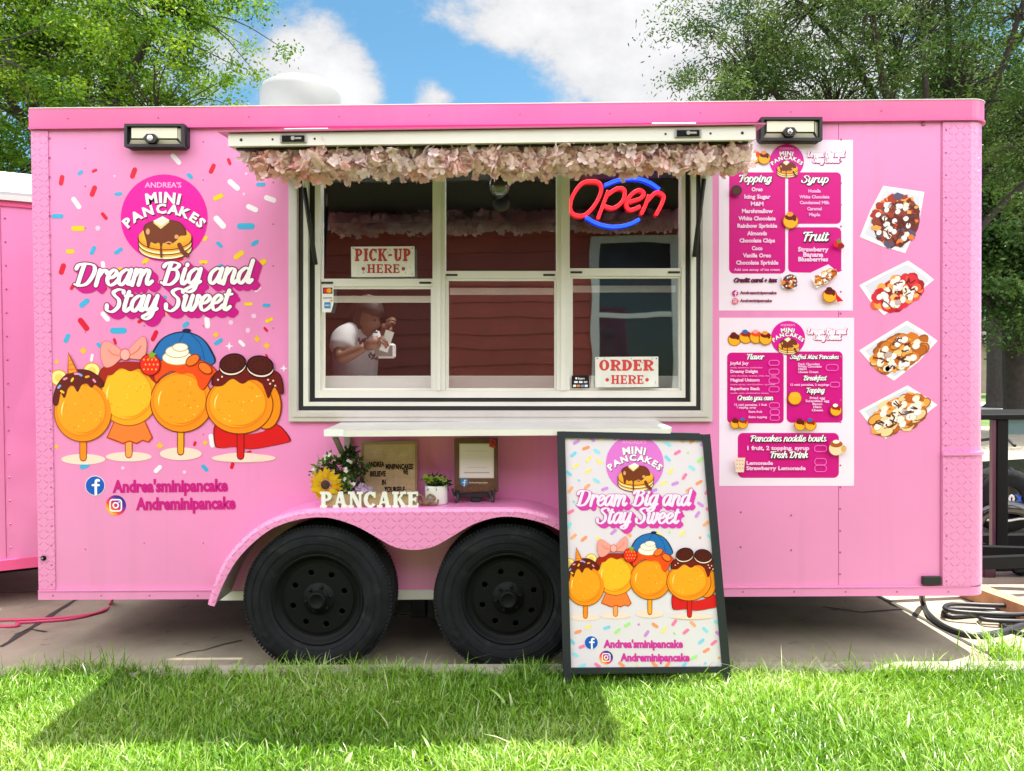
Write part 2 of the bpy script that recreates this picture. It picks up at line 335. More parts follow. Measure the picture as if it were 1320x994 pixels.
class Flat(MB):
    """draws in photo-pixel units through a map onto a real surface; every ink layer lies a fraction of a millimetre above the last"""
    def __init__(s, mapf, nrm, base=.0006, step=.0004):
        super().__init__(); s.mapf = mapf; s.n = Vector(nrm).normalized(); s.h = base; s.step = step; s.k = 0; s.T = None
    def layer(s, n=1): s.h += s.step * n; s.k = 0; return s
    def pt(s, x, y, e=0.0):
        if s.T: x, y = s.T(x, y)
        return s.mapf(x, y) + s.n * (s.h + e)
    def _e(s): s.k += 1; return (s.k % 40) * .000007
    def shape(s, pts, mat=None):
        if mat is not None: s.m(mat)
        e = s._e(); return s.poly([s.pt(x, y, e) for x, y in pts])
    def ell(s, cx, cy, rx, ry=None, mat=None, rot=0, n=28, a0=0, a1=360):
        ry = rx if ry is None else ry; c, d = math.cos(R(rot)), math.sin(R(rot)); pts = []
        full = abs(a1 - a0) >= 360; k = n if full else n + 1
        for i in range(k):
            t = R(a0 + (a1 - a0) * i / n); x, y = rx * math.cos(t), -ry * math.sin(t)
            pts.append((cx + x * c + y * d, cy - x * d + y * c))
        return s.shape(pts, mat)
    def rect(s, x0, y0, x1, y1, mat=None, r=0, n=4):
        if r <= 0: return s.shape([(x0, y0), (x1, y0), (x1, y1), (x0, y1)], mat)
        pts = []
        for cx, cy, a in ((x1 - r, y0 + r, 0), (x0 + r, y0 + r, 90), (x0 + r, y1 - r, 180), (x1 - r, y1 - r, 270)):
            for i in range(n + 1): t = R(a + 90 * i / n); pts.append((cx + r * math.cos(t), cy - r * math.sin(t)))
        return s.shape(pts, mat)
    def caps(s, cx, cy, ln, wd, ang, mat=None):
        a = R(ang); ux, uy = math.cos(a), -math.sin(a); h = max(0, (ln - wd) / 2); r = wd / 2; pts = []
        for sg, st in ((1, -90), (-1, 90)):
            for i in range(7):
                t = R(st + 180 * i / 6); x = sg * h + r * math.cos(t); y = r * math.sin(t)
                pts.append((cx + ux * x - uy * y, cy + uy * x + ux * y))
        return s.shape(pts, mat)
    def stroke(s, pts, wid, mat=None, closed=False, smooth=5, taper=None):
        """pts in px; wid number or f(direction angle)->px"""
        if mat is not None: s.m(mat)
        q = [Vector((x, y, 0)) for x, y in pts]
        if smooth and len(q) > 2: q = cr_spline(q, smooth, closed)
        if closed: q = q + [q[0]]
        k = len(q); e0 = s._e(); vs = []
        for i in range(k):
            a = q[max(0, i - 1)]; b = q[min(k - 1, i + 1)]
            if closed and i in (0, k - 1): a = q[k - 2]; b = q[1]
            d = b - a; d = d.normalized() if d.length > 1e-9 else Vector((1, 0, 0))
            wv = wid(math.atan2(-d.y, d.x)) if callable(wid) else wid
            if taper: wv *= taper(i / (k - 1))
            nx, ny = -d.y * wv / 2, d.x * wv / 2; e = e0 + .00006 * i / k
            vs += [s.pt(q[i].x + nx, q[i].y + ny, e), s.pt(q[i].x - nx, q[i].y - ny, e)]
        s.add(vs, [(2 * i, 2 * i + 1, 2 * i + 3, 2 * i + 2) for i in range(k - 1)])
        if not closed:                    # round ends
            for i in (0, k - 1):
                wv = (wid(math.atan2(-(q[1] - q[0]).y, (q[1] - q[0]).x)) if i == 0 else wid(math.atan2(-(q[-1] - q[-2]).y, (q[-1] - q[-2]).x))) if callable(wid) else wid
                if taper: wv *= taper(i / (k - 1))
                if wv > .8: s.ell(q[i].x, q[i].y, wv / 2, n=8)
        return s
    def width(s, t, h, bold=0.02, xs=1.0, sp=0.0):
        sc = h / CAPH[0]; return sum((ADV.get((bold, c), .32) + sp) * sc * xs for c in t)
    def text(s, t, x, y, h, mat=None, bold=.02, align='l', fit=None, xs=1.0, sp=0.0, slope=0.0, slant=0.0):
        """y = baseline, h = cap height (px)"""
        if mat is not None: s.m(mat)
        wd = s.width(t, h, bold, xs, sp)
        if fit: xs *= fit / wd; wd = fit
        sc = h / CAPH[0]
        x0 = x - (wd / 2 if align == 'c' else wd if align == 'r' else 0); cx = x0
        for c in t:
            if (bold, c) in GLY:
                v, f = GLY[(bold, c)]; e = s._e()
                s.add([s.pt(cx + (a * xs + slant * b) * sc, y - b * sc - slope * (cx - x0), e) for a, b in v], f)
            cx += (ADV.get((bold, c), .32) + sp) * sc * xs
        return s
    def glyph(s, c, x, y, h, rot, mat=None, bold=.045, xs=1.0, dx=0, dy=0):
        """one letter centred on x, y (baseline), turned by rot degrees (clockwise +)"""
        if mat is not None: s.m(mat)
        if (bold, c) not in GLY: return s
        v, f = GLY[(bold, c)]; sc = h / CAPH[0]; mx = (min(a for a, b in v) + max(a for a, b in v)) / 2; ca, sa = math.cos(R(rot)), math.sin(R(rot)); e = s._e()
        return s.add([s.pt(x + dx + ((a - mx) * xs * ca + b * sa) * sc, y + dy + ((a - mx) * xs * sa - b * ca) * sc, e) for a, b in v], f)
    def arc_text(s, t, cx, cy, r, h, mat, a0, a1, bold=.045, xs=1.0, dx=0, dy=0):
        """letters stand on a circle about cx, cy; angles from the top, clockwise"""
        ws = [ADV[(bold, c)] for c in t]; tot = sum(ws); acc = 0
        for c, wv in zip(t, ws):
            a = a0 + (a1 - a0) * (acc + wv / 2) / tot; acc += wv
            s.glyph(c, cx + r * math.sin(R(a)), cy - r * math.cos(R(a)), h, a, mat, bold, xs, dx, dy)
        return s
    def script_w(s, t): return sum(SCR[c][0] if c in SCR else .55 for c in t)
    def script(s, t, x, y, xh, mat, fit=None, align='l', thick=.36, thin=.15, grow=0.0, dx=0, dy=0, slope=0.0, slant=.24, sm=5):
        k = s.script_w(t); ux = xh if not fit else fit / k
        x0 = x - (k * ux / 2 if align == 'c' else 0)
        def wid(a): return (thin + (thick - thin) * abs(math.sin(a + .25)) ** 1.3) * xh + grow
        cx = 0; yk = lambda b: b if 0 <= b <= 1 else (1 + (b - 1) * .52 if b > 1 else b * .62)
        for c in t:
            if c not in SCR: cx += .55; continue
            ad, st = SCR[c]
            for p in st:
                q = [(x0 + (cx + a + slant * yk(b)) * ux + dx, y - yk(b) * xh + dy - slope * ((cx + a) * ux)) for a, b in p]
                s.stroke(q, wid, mat, smooth=sm)
            cx += ad
        return s
def wallmap(px, py): return P(px, py, 0.0)
# ---------------------------------------------------------------- shared materials
M('concrete', (.30, .26, .19), .9, noise=(3.0, .16), bump=(90, .35, .004))
M('concrete_joint', (.05, .045, .04), .95, noise=(40, .4))
M('kerb_concrete', (.32, .29, .235), .9, noise=(14, .2), bump=(120, .4, .004))
M('soil', (.075, .085, .028), .95, noise=(20, .4))
M('lawn_far', (.07, .13, .02), .9, noise=(2.2, .35), bump=(60, .8, .03))
M('road', (.28, .27, .25), .9, noise=(1.5, .1))
M('bark', (.030, .024, .020), .95, noise=(9, .4), bump=(26, .9, .02))
M('black_metal', (.006, .0065, .007), .55, spec=.12)
M('black_plastic', (.014, .014, .016), .5)
M('black_rubber', (.0085, .010, .012), .85, spec=.22, noise=(7, .55), bump=(120, .12, .002))
def dusty(mat, sc, lo, hi, colr):
    m = MATS[mat]; n = m.node_tree.nodes; l = m.node_tree.links; b = n['Principled BSDF']; s_ = b.inputs['Base Color'].links[0].from_socket
    t = n.new('ShaderNodeTexNoise'); t.inputs['Scale'].default_value = sc; t.inputs['Detail'].default_value = 8; t.inputs['Roughness'].default_value = .7; tc_ = n.new('ShaderNodeTexCoord'); l.new(tc_.outputs['Object'], t.inputs['Vector'])
    r = n.new('ShaderNodeMapRange'); l.new(t.outputs['Fac'], r.inputs[0]); r.inputs[1].default_value = lo; r.inputs[2].default_value = hi; r.inputs[4].default_value = .8
    x = n.new('ShaderNodeMix'); x.data_type = 'RGBA'; l.new(r.outputs[0], x.inputs['Factor']); l.new(s_, x.inputs['A']); x.inputs['B'].default_value = (*colr, 1); l.new(x.outputs['Result'], b.inputs['Base Color'])
dusty('black_rubber', 11, .54, .74, (.035, .034, .033)); dusty('concrete', 1.7, .50, .72, (.19, .165, .125)); dusty('concrete', 9, .60, .70, (.14, .12, .095))
M('white_paint', (.78, .78, .76), .4)
M('cream_metal', (.71, .70, .64), .42, noise=(3, .06))
M('aluminium', (.66, .65, .62), .38, metal=.35, noise=(5, .07))
M('grey_metal', (.34, .33, .31), .45, metal=.5)

# ---------------------------------------------------------------- ground
def structure(mb, name, mat=None): o = mb.build(name, None, mat); o['kind'] = 'structure'; return o
mb = MB().poly([(-220, -200, -.05), (220, -200, -.05), (220, 260, -.05), (-220, 260, -.05)]); structure(mb, 'ground', 'lawn_far')
mb = MB()
mb.poly([(-9, -.235, 0), (9, -.235, 0), (9, 8.2, 0), (-9, 8.2, 0)])
structure(mb, 'driveway', 'concrete')
# joints and cracks in the slab
mb = MB()
def crack(pts, wd, z=.004, jit=.006):
    pts = [Vector(p) for p in pts]; q = []
    for a, b in zip(pts[:-1], pts[1:]):
        k = max(2, int((b - a).length / .07))
        for i in range(k): q.append(a.lerp(b, i / k) + Vector((random.uniform(-jit, jit), random.uniform(-jit, jit), 0)))
    q.append(pts[-1]); vs = []
    for i, p in enumerate(q):
        d = (q[min(i + 1, len(q) - 1)] - q[max(i - 1, 0)]).normalized(); n = Vector((-d.y, d.x, 0)) * wd * random.uniform(.35, .75)
        vs += [Vector((p.x + n.x, p.y + n.y, z)), Vector((p.x - n.x, p.y - n.y, z))]
    mb.add(vs, [(2 * i, 2 * i + 1, 2 * i + 3, 2 * i + 2) for i in range(len(q) - 1)])
a = G(1128, 766); b = G(1292, 852); d = (a - b); crack([b, a, a + d * 2.2], .028)
a = G(100, 772); b = G(2, 834); d = (a - b); crack([b, a, a + d * 2.0], .026)
crack([G(0, 765), G(50, 763), G(95, 762)], .008); crack([G(1060, 783), G(1110, 790), G(1165, 786)], .012); crack([G(225, 846), G(262, 838), G(312, 826)], .010, jit=.012); crack([G(18, 818), G(40, 812), G(60, 815)], .010)
structure(mb, 'driveway_joints', 'concrete_joint')
mb = MB()                                       # flush kerb between slab and lawn, a little proud of the slab
x = -9.0
while x < 9:
    n_ = min(9, x + random.uniform(1.2, 1.5)); a_ = random.uniform(-.004, .004)
    mb.bbox((x + .003, -.335, -.04), (n_ - .003, -.236, .052 + a_), .008); x = n_
structure(mb, 'kerb', 'kerb_concrete')
mb = MB().poly([(-12, -12, .03), (12, -12, .03), (12, -.337, .03), (-12, -.337, .03)]); structure(mb, 'lawn_soil', 'soil')
mb = MB().poly([(-120, 22, -.046), (120, 22, -.046), (120, 30, -.046), (-120, 30, -.046)]); structure(mb, 'road', 'road')
mb = MB().poly([(5.2, 8.3, -.045), (60, 8.3, -.045), (60, 15.5, -.045), (5.2, 15.5, -.045)]); structure(mb, 'parking_apron', 'concrete')

# ---------------------------------------------------------------- grass blades
G1 = leaf_mat('grass_blade', [(.040, .12, .004), (.095, .24, .008), (.18, .37, .018), (.33, .51, .10), (.56, .62, .36)], .36, .36, (1.25, 1.2, .5), .5)
def blades(n, x0, x1, y0, y1, lmin, lmax, wd, clump=None, z=.03):
    cx = RNG.uniform(x0, x1, n); cy = RNG.uniform(y0, y1, n)
    if clump is not None:
        k = clump.shape[0]; i = RNG.integers(0, k, n); cx = clump[i, 0] + RNG.normal(0, clump[i, 2]); cy = clump[i, 1] + RNG.normal(0, clump[i, 2])
    ln = RNG.uniform(lmin, lmax, n) * RNG.choice([1, 1, 1, .7, 1.25], n)
    ln *= 1 + .28 * np.sin(cx * 5.1 + 1.3 * np.sin(cy * 4.3)) * np.cos(cy * 6.7 + 1.1)
    az = RNG.uniform(0, 2 * np.pi, n); az = np.where(RNG.random(n) < .82, az, 1.9 * np.sin(cx * 2.7 + 2 * np.cos(cy * 3.1)) + RNG.normal(0, .7, n))
    lean = np.abs(RNG.normal(.55, .32, n)) + .1; w_ = wd * RNG.uniform(.55, 1.3, n) * np.where(RNG.random(n) < .06, 1.8, 1)
    dx, dy = np.cos(az), np.sin(az); tw = az + np.pi / 2 + RNG.normal(0, .5, n); sx, sy = np.cos(tw), np.sin(tw)
    v = np.zeros((n, 8, 3)); tz = (0, .4, .75, 1.0)
    for i, t in enumerate(tz):
        bend = lean * t ** 1.8; h = t * (1 - .32 * np.minimum(lean, 1.3) * t); ww = w_ * (1, .95, .62, .06)[i] / 2
        px = cx + dx * ln * bend; py = cy + dy * ln * bend; pz = z + ln * h
        v[:, 2 * i] = np.stack([px - sx * ww, py - sy * ww, pz], 1); v[:, 2 * i + 1] = np.stack([px + sx * ww, py + sy * ww, pz], 1)
    b = np.arange(n)[:, None] * 8; q = np.array([[0, 1, 3, 2], [2, 3, 5, 4], [4, 5, 7, 6]])
    f = (b[:, :, None] + q[None]).reshape(-1, 4)
    hue = np.clip(RNG.normal(.46, .17, n) + .20 * np.sin(cx * 3.3 + 1.0) * np.sin(cy * 5.2 + .5) + (RNG.random(n) < .07) * .45, 0, 1)
    return v.reshape(-1, 3), f, np.repeat(hue, 8)
def lawn(name, specs):
    V, F, H = [], [], []; o = 0
    for sp in specs:
        v, f, h = blades(*sp[0], **sp[1]); V.append(v); F.append(f + o); H.append(h); o += len(v)
    ob = fastmesh(name, np.concatenate(V), np.concatenate(F), G1, np.concatenate(H)); ob['kind'] = 'stuff'
    return tagit(ob, 'mown bright green lawn grass along the kerb in front of the pink trailer', 'grass')
n_c = 170
edge = np.stack([RNG.uniform(-3.4, 3.4, n_c), RNG.uniform(-.37, -.30, n_c), RNG.uniform(.012, .05, n_c)], 1)
lawn('grass', [((105000, -2.6, 2.6, -1.4, -.335, .022, .052, .0036), {}), ((46000, -4.6, 4.6, -3.2, -.335, .03, .062, .005), {}), ((42000, -8, 8, -6, -.4, .035, .07, .010), {}),
               ((9000, 0, 0, 0, 0, .035, .085, .0036), dict(clump=edge)), ((900, -3, 3, -.9, -.34, .09, .14, .003), {})])
# taller weeds at the slab's edge
def weed(name, label, cx, cy, n, sp, hmax):
    v, f, h = blades(n, 0, 0, 0, 0, hmax * .5, hmax, .006, clump=np.array([[cx, cy, sp]]), z=.0)
    o = fastmesh(name, v, f, G1, h); tagit(o, label, 'weed', 'weeds at the slab edge')
p = G(1295, 848); weed('weed_tuft', 'leafy light green weed tuft at the slab edge under the black cable', p.x, p.y, 170, .07, .16)
p = G(1062, 838, .0); weed('weed_tuft', 'few dry thin stalks growing through the slab in the trailer shadow', p.x, -.15, 7, .05, .2)
p = G(160, 848); weed('weed_tuft', 'loose tuft of long grass at the slab edge near the pink cord', p.x, -.27, 60, .05, .13)

# ---------------------------------------------------------------- trees
def rand_unit(n): a = RNG.normal(size=(n, 3)); return a / np.linalg.norm(a, axis=1, keepdims=True)
def leaves_mesh(centers, per, spread, ln, wd, hue0, droop=.25):
    n = len(centers) * per; c = np.repeat(centers, per, 0); sc = np.repeat(RNG.uniform(.6, 1.3, len(centers)), per)
    off = RNG.normal(0, 1, (n, 3)) * np.array([1, 1, .62]) * (spread * sc)[:, None]
    p = c + off; d = rand_unit(n); d[:, 2] = d[:, 2] * .6 - droop; d /= np.linalg.norm(d, axis=1, keepdims=True)
    s = np.cross(d, rand_unit(n)); s /= np.linalg.norm(s, axis=1, keepdims=True) + 1e-9
    L_ = (ln * RNG.uniform(.6, 1.25, n))[:, None]; W_ = (wd * RNG.uniform(.7, 1.2, n))[:, None]
    v = np.stack([p, p + d * L_ * .45 + s * W_ / 2, p + d * L_, p + d * L_ * .45 - s * W_ / 2], 1).reshape(-1, 3)
    f = np.arange(n * 4).reshape(n, 4)
    hue = np.clip(hue0 + np.repeat(RNG.normal(0, .19, len(centers)), per) + RNG.normal(0, .12, n), 0, 1)
    return v, f, np.repeat(hue, 4)
def tree(name, label, base, trunk_top, blobs, limbs, ncl, per, spread, ln, wd, mat, hue0=.5, tr=.22, group='trees beyond the trailer', fill=.45, droop=.25, twig=.012):
    """blobs: (cx,cy,cz, rx,ry,rz) volumes of the crown; limbs: number of main limbs"""
    root = thing(name, label, 'tree', base, group); base = Vector(base); top = Vector(trunk_top)
    tot = sum(b[3] * b[4] * b[5] for b in blobs); C = []
    for b in blobs:
        k = int(ncl * b[3] * b[4] * b[5] / tot); u = rand_unit(k); r = RNG.random(k) ** fill
        q = u * r[:, None] * np.array(b[3:6]); q *= (1 + .2 * np.sin(u[:, :1] * 7 + b[0]) * np.cos(u[:, 2:] * 6 + b[1])); C.append(q + np.array(b[:3]))
    C = np.concatenate(C)
    mb = MB(); mb.m('bark', True)
    mid = base.lerp(top, .5) + Vector((random.uniform(-.1, .1), random.uniform(-.1, .1), 0))
    mb.tube(cr_spline([base, base.lerp(mid, .35), mid, top], 5), [tr * (1.5 if i == 0 else 1.15 - .022 * i) for i in range(16)], 10)
    # main limbs: aim at k-means-like spread of cluster centres
    idx = RNG.choice(len(C), limbs, replace=False); ends = C[idx]
    for _ in range(4):
        dd = ((C[:, None] - ends[None]) ** 2).sum(2); lab = dd.argmin(1)
        ends = np.array([C[lab == i].mean(0) if (lab == i).any() else ends[i] for i in range(limbs)])
    for i in range(limbs):
        e = Vector(ends[i]); t0 = random.uniform(.7, 1.0); st = base.lerp(top, t0)
        m1 = st.lerp(e, .45) + Vector((0, 0, (e - st).length * .1)) + Vector([random.uniform(-.25, .25) for _ in range(3)])
        e2 = e + (e - st) * .08; pth = cr_spline([st, m1, e, e2], 6)
        r0 = tr * random.uniform(.32, .52); rs = [r0 * (1 - .88 * j / (len(pth) - 1)) + .008 for j in range(len(pth))]
        mb.tube(pth, rs, 7)
        own = np.where(lab == i)[0]; own = own if len(own) < 70 else RNG.choice(own, 70, replace=False)
        for j in own:
            c = Vector(C[j]); k = min(range(3, len(pth)), key=lambda q: (pth[q] - c).length + .25 * abs(len(pth) * .55 - q))
            s = pth[k]; mm = s.lerp(c, .5) + Vector([random.uniform(-.15, .15) for _ in range(3)]) + Vector((0, 0, .1))
            rr = max(twig, rs[k] * .4); mb.tube(cr_spline([s, mm, c], 3), [rr, rr * .85, rr * .7, rr * .6, rr * .5, rr * .4, rr * .25], 5, cap=False)
    mb.build('trunk', root)
    v, f, h = leaves_mesh(C, per, spread, ln, wd, hue0, droop)
    fastmesh('crown', v, f, mat, h, root)
    return root
LG = leaf_mat('locust_leaf', [(.014, .045, .005), (.032, .09, .008), (.07, .155, .012), (.13, .235, .018), (.22, .32, .03)], .6, .30, (1.3, 1.3, .4), .12)
OG = leaf_mat('willow_leaf', [(.010, .026, .006), (.021, .05, .011), (.038, .08, .017), (.07, .118, .026), (.13, .18, .06)], .6, .22, (1.2, 1.25, .5), .12)
DG = leaf_mat('dark_leaf', [(.010, .03, .008), (.02, .055, .012), (.038, .09, .018), (.06, .12, .02), (.10, .17, .03)], .5, .25, (1.1, 1.2, .5), .3)
tree('locust_tree', 'feathery light green tree rising behind the left end of the trailer roof', (-6.6, 7.6, -.05), (-6.3, 7.4, 4.3),
     [(-6.9, 7.4, 6.3, 2.6, 2.4, 2.9), (-5.2, 7.0, 5.2, 1.55, 1.6, 1.7), (-4.7, 7.2, 6.6, 1.3, 1.5, 1.3), (-4.2, 7.3, 4.75, .75, 1.0, .7), (-7.3, 6.6, 4.4, 1.5, 1.4, 1.3)], 10, 760, 125, .140, .066, .031, LG, .62, .15, fill=.6, twig=.006)
tree('willow_tree', 'broad olive green tree with dark spreading limbs above the right half of the roof', (5.9, 7.0, -.05), (5.6, 7.0, 3.2),
     [(5.4, 7.0, 6.3, 2.7, 2.3, 2.6), (3.5, 6.8, 5.7, 1.6, 1.6, 1.7), (2.75, 6.9, 5.0, .95, 1.2, .85), (6.9, 6.8, 4.6, 1.5, 1.6, 1.6)], 13, 700, 112, .145, .074, .024, OG, .60, .14, fill=.6, droop=.5, twig=.006)
tree('elm_tree', 'dense dark green tree hanging low beyond the black steel frame', (11.2, 13.5, -.05), (11.0, 13.4, 3.0),
     [(10.7, 13.0, 5.6, 3.2, 2.4, 3.0), (9.6, 12.6, 3.5, 1.6, 1.8, 1.7), (11.6, 12.6, 2.9, 1.6, 1.6, 1.3)], 8, 620, 120, .24, .11, .06, DG, .5, .3, fill=.55)
tree('maple_tree', 'thick trunked shade tree on the far verge with leaves cut high above the grass', (18.0, 25.0, -.05), (17.8, 25.0, 5.0),
     [(17.5, 25, 7.6, 4.2, 3.5, 3.2)], 7, 260, 90, .4, .17, .10, DG, .55, .48)
for x_, y_, h_, lb in ((-14, 19, 7.5, 'round green tree far behind the small pink trailer'), (-2.6, 34, 6.6, 'small distant tree whose tip shows just above the middle of the roof'),
                      (26, 37, 9, 'distant dark tree beyond the road on the right')):
    tree('shade_tree', lb, (x_, y_, -.05), (x_, y_, h_ * .45), [(x_, y_, h_ * .65, h_ * .36, h_ * .34, h_ * .36)], 6, 170, 80, .4, .17, .11, DG, .6, .25)

# ---------------------------------------------------------------- house behind the camera, seen mirrored in the window panes
M('red_siding', (.46, .085, .058), .7, noise=(2.5, .14)); M('dark_shingle', (.045, .036, .033), .9, noise=(12, .3)); M('white_trim', (.74, .74, .72), .5)
M('house_glass', (.02, .022, .025), .05, spec=.6); M('soffit_wood', (.10, .05, .03), .7, noise=(6, .2))
HY = -5.9; root = thing('house', 'red lap sided house with white framed sash window mirrored in the service window', 'house', (0, HY - 3, 0))
mb = MB().m('red_siding')
z = .25
while z < 3.15:                                 # lapped boards
    mb.hexa([(-7, HY - .02, z), (7, HY - .02, z), (7, HY + .022, z), (-7, HY + .022, z), (-7, HY - .02, z + .195), (7, HY - .02, z + .195), (7, HY + .004, z + .195), (-7, HY + .004, z + .195)]); z += .2
mb.box((-7, HY - 6, 0), (7, HY - .022, 3.3)); mb.build('wall', root)
MB().box((-7.0, HY - 5.9, -.05), (7.0, HY + .01, .25)).build('foundation', root, 'kerb_concrete')
mb = MB().m('dark_shingle'); mb.prism([(-7.5, HY + .28, 3.22), (-7.5, HY - 3, 5.6), (-7.5, HY - 6.5, 3.22)], (15, 0, 0)); mb.build('roof', root)
MB().box((-7.4, HY + .023, 3.14), (7.4, HY + .27, 3.215)).build('soffit', root, 'soffit_wood')
MB().box((-7.5, HY + .281, 3.08), (7.5, HY + .31, 3.26)).build('fascia', root, 'soffit_wood')
mb = MB().m('white_trim'); X0, X1, Z0, Z1 = 1.05, 1.95, 1.15, 2.95
for lo, hi in (((X0 - .1, HY + .024, Z0 - .1), (X0, HY + .07, Z1 + .1)), ((X1, HY + .024, Z0 - .1), (X1 + .1, HY + .07, Z1 + .1)), ((X0, HY + .024, Z1), (X1, HY + .07, Z1 + .1)), ((X0, HY + .024, Z0 - .1), (X1, HY + .08, Z0)), ((X0, HY + .024, 2.03), (X1, HY + .055, 2.09))): mb.box(lo, hi)
wn = mb.build('window', root); MB().box((X0, HY + .026, Z0), (X1, HY + .034, Z1)).build('pane', wn, 'house_glass')
# ---------------------------------------------------------------- pink food trailer
def pink_mat(name, rgb, tread=False, rough=.3, sun_fade=.03):
    m = M(name, rgb, rough, spec=.5, coat=.35); n = m.node_tree.nodes; l = m.node_tree.links; b = n['Principled BSDF']
    tcn = n.new('ShaderNodeTexCoord')
    t = n.new('ShaderNodeTexNoise'); t.inputs['Scale'].default_value = 1.3; t.inputs['Detail'].default_value = 5; l.new(tcn.outputs['Object'], t.inputs['Vector'])
    r = n.new('ShaderNodeMapRange'); l.new(t.outputs['Fac'], r.inputs[0]); r.inputs[1].default_value = .3; r.inputs[2].default_value = .7; r.inputs[3].default_value = 1 - sun_fade; r.inputs[4].default_value = 1 + sun_fade
    v = n.new('ShaderNodeVectorMath'); v.operation = 'SCALE'; v.inputs[0].default_value = rgb; l.new(r.outputs[0], v.inputs['Scale']); l.new(v.outputs[0], b.inputs['Base Color'])
    k = n.new('ShaderNodeBump')
    def mt(op, a, b_=None, c_=None):
        q = n.new('ShaderNodeMath'); q.operation = op
        for i, x in enumerate((a, b_, c_)):
            if x is None: continue
            if isinstance(x, (int, float)): q.inputs[i].default_value = x
            else: l.new(x, q.inputs[i])
        return q.outputs[0]
    if tread:                                   # raised diamond bars, alternately turned
        s = n.new('ShaderNodeSeparateXYZ'); l.new(tcn.outputs['Object'], s.inputs[0])
        A = mt('ADD', s.outputs[0], s.outputs[1]); P_ = .030
        u = mt('DIVIDE', A, P_); w_ = mt('DIVIDE', s.outputs[2], P_)
        fu = mt('SUBTRACT', mt('FRACT', u), .5); fw = mt('SUBTRACT', mt('FRACT', w_), .5)
        par = mt('MULTIPLY', mt('SUBTRACT', mt('FLOORED_MODULO', mt('ADD', mt('FLOOR', u), mt('FLOOR', w_)), 2.0), .5), 2.0)
        p = mt('MULTIPLY', fu, par); x1 = mt('MULTIPLY', mt('ADD', p, fw), .7071); y1 = mt('MULTIPLY', mt('SUBTRACT', p, fw), .7071)
        d = mt('ADD', mt('POWER', mt('MULTIPLY', mt('ABSOLUTE', x1), 1 / .43), 2.0), mt('POWER', mt('MULTIPLY', mt('ABSOLUTE', y1), 1 / .13), 2.0))
        h = n.new('ShaderNodeMapRange'); h.interpolation_type = 'SMOOTHSTEP'; l.new(d, h.inputs[0]); h.inputs[1].default_value = 1.25; h.inputs[2].default_value = .55
        l.new(h.outputs[0], k.inputs['Height']); k.inputs['Strength'].default_value = .8; k.inputs['Distance'].default_value = .005
    else:
        t2 = n.new('ShaderNodeTexNoise'); t2.inputs['Scale'].default_value = 2.6; t2.inputs['Detail'].default_value = 2; l.new(tcn.outputs['Object'], t2.inputs['Vector'])
        l.new(t2.outputs['Fac'], k.inputs['Height']); k.inputs['Strength'].default_value = .22; k.inputs['Distance'].default_value = .03
        # faint vertical rain streaks and road film
        mp_ = n.new('ShaderNodeMapping'); mp_.inputs['Scale'].default_value = (14, 14, .55); l.new(tcn.outputs['Object'], mp_.inputs[0]); t3 = n.new('ShaderNodeTexNoise'); t3.inputs['Scale'].default_value = 1; t3.inputs['Detail'].default_value = 6; l.new(mp_.outputs[0], t3.inputs['Vector'])
        r3 = n.new('ShaderNodeMapRange'); l.new(t3.outputs['Fac'], r3.inputs[0]); r3.inputs[1].default_value = .52; r3.inputs[2].default_value = .78; r3.inputs[3].default_value = 0; r3.inputs[4].default_value = .16
        dm = n.new('ShaderNodeMix'); dm.data_type = 'RGBA'; l.new(r3.outputs[0], dm.inputs['Factor']); l.new(v.outputs[0], dm.inputs['A']); dm.inputs['B'].default_value = (.42, .20, .26, 1); l.new(dm.outputs['Result'], b.inputs['Base Color'])
    l.new(k.outputs[0], b.inputs['Normal']); return m
PINK = (.79, .262, .53)
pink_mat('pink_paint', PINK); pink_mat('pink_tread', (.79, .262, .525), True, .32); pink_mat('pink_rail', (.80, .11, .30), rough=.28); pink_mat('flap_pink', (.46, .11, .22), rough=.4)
M('interior_wall', (.028, .024, .022), .6, noise=(3, .15)); M('interior_floor', (.09, .085, .08), .7); M('seam_dark', (.42, .07, .21), .6)
M('gasket', (.012, .012, .012), .6); M('rail_lip', (.62, .10, .32), .4)
def Wp(px, py, y): p = P(px, py, 0); return Vector((p.x, y, p.z))
XL, XR, ZB, ZT = -2.27, 2.27, .286, 2.617
DEEP = 2.1
RC = .085                                      # rounded front corner
trailer = thing('food_trailer', 'long pink food trailer with open service hatch and dessert graphics on concrete driveway', 'food trailer', (0, 1.05, 0))
wo = [Wp(384, 196, 0), Wp(906, 196, 0), Wp(906, 533, 0), Wp(384, 533, 0)]     # rough opening
ox0, ox1 = min(wo[0].x, wo[3].x), max(wo[1].x, wo[2].x); oz0, oz1 = min(wo[2].z, wo[3].z), max(wo[0].z, wo[1].z)
mb = MB().m('pink_paint')
def wq(x0, x1, z0, z1, y=0, fl=False): mb.poly([(x0, y, z0), (x1, y, z0), (x1, y, z1), (x0, y, z1)][::-1 if fl else 1])
xr = XR - RC
wq(XL, ox0, ZB, ZT); wq(ox1, xr, ZB, ZT); wq(ox0, ox1, ZB, oz0); wq(ox0, ox1, oz1, ZT)
wq(XL, XR, ZB, ZT, DEEP, True)
mb.poly([(XL, 0, ZB), (XL, 0, ZT), (XL, DEEP, ZT), (XL, DEEP, ZB)])
mb.smooth = True; n_ = 8; cv = []
for i in range(n_ + 1): t = R(-90 + 90 * i / n_); cv += [(xr + RC * math.cos(t), RC + RC * math.sin(t), ZB), (xr + RC * math.cos(t), RC + RC * math.sin(t), ZT)]
mb.add(cv, [(2 * i, 2 * i + 2, 2 * i + 3, 2 * i + 1) for i in range(n_)]); mb.smooth = False
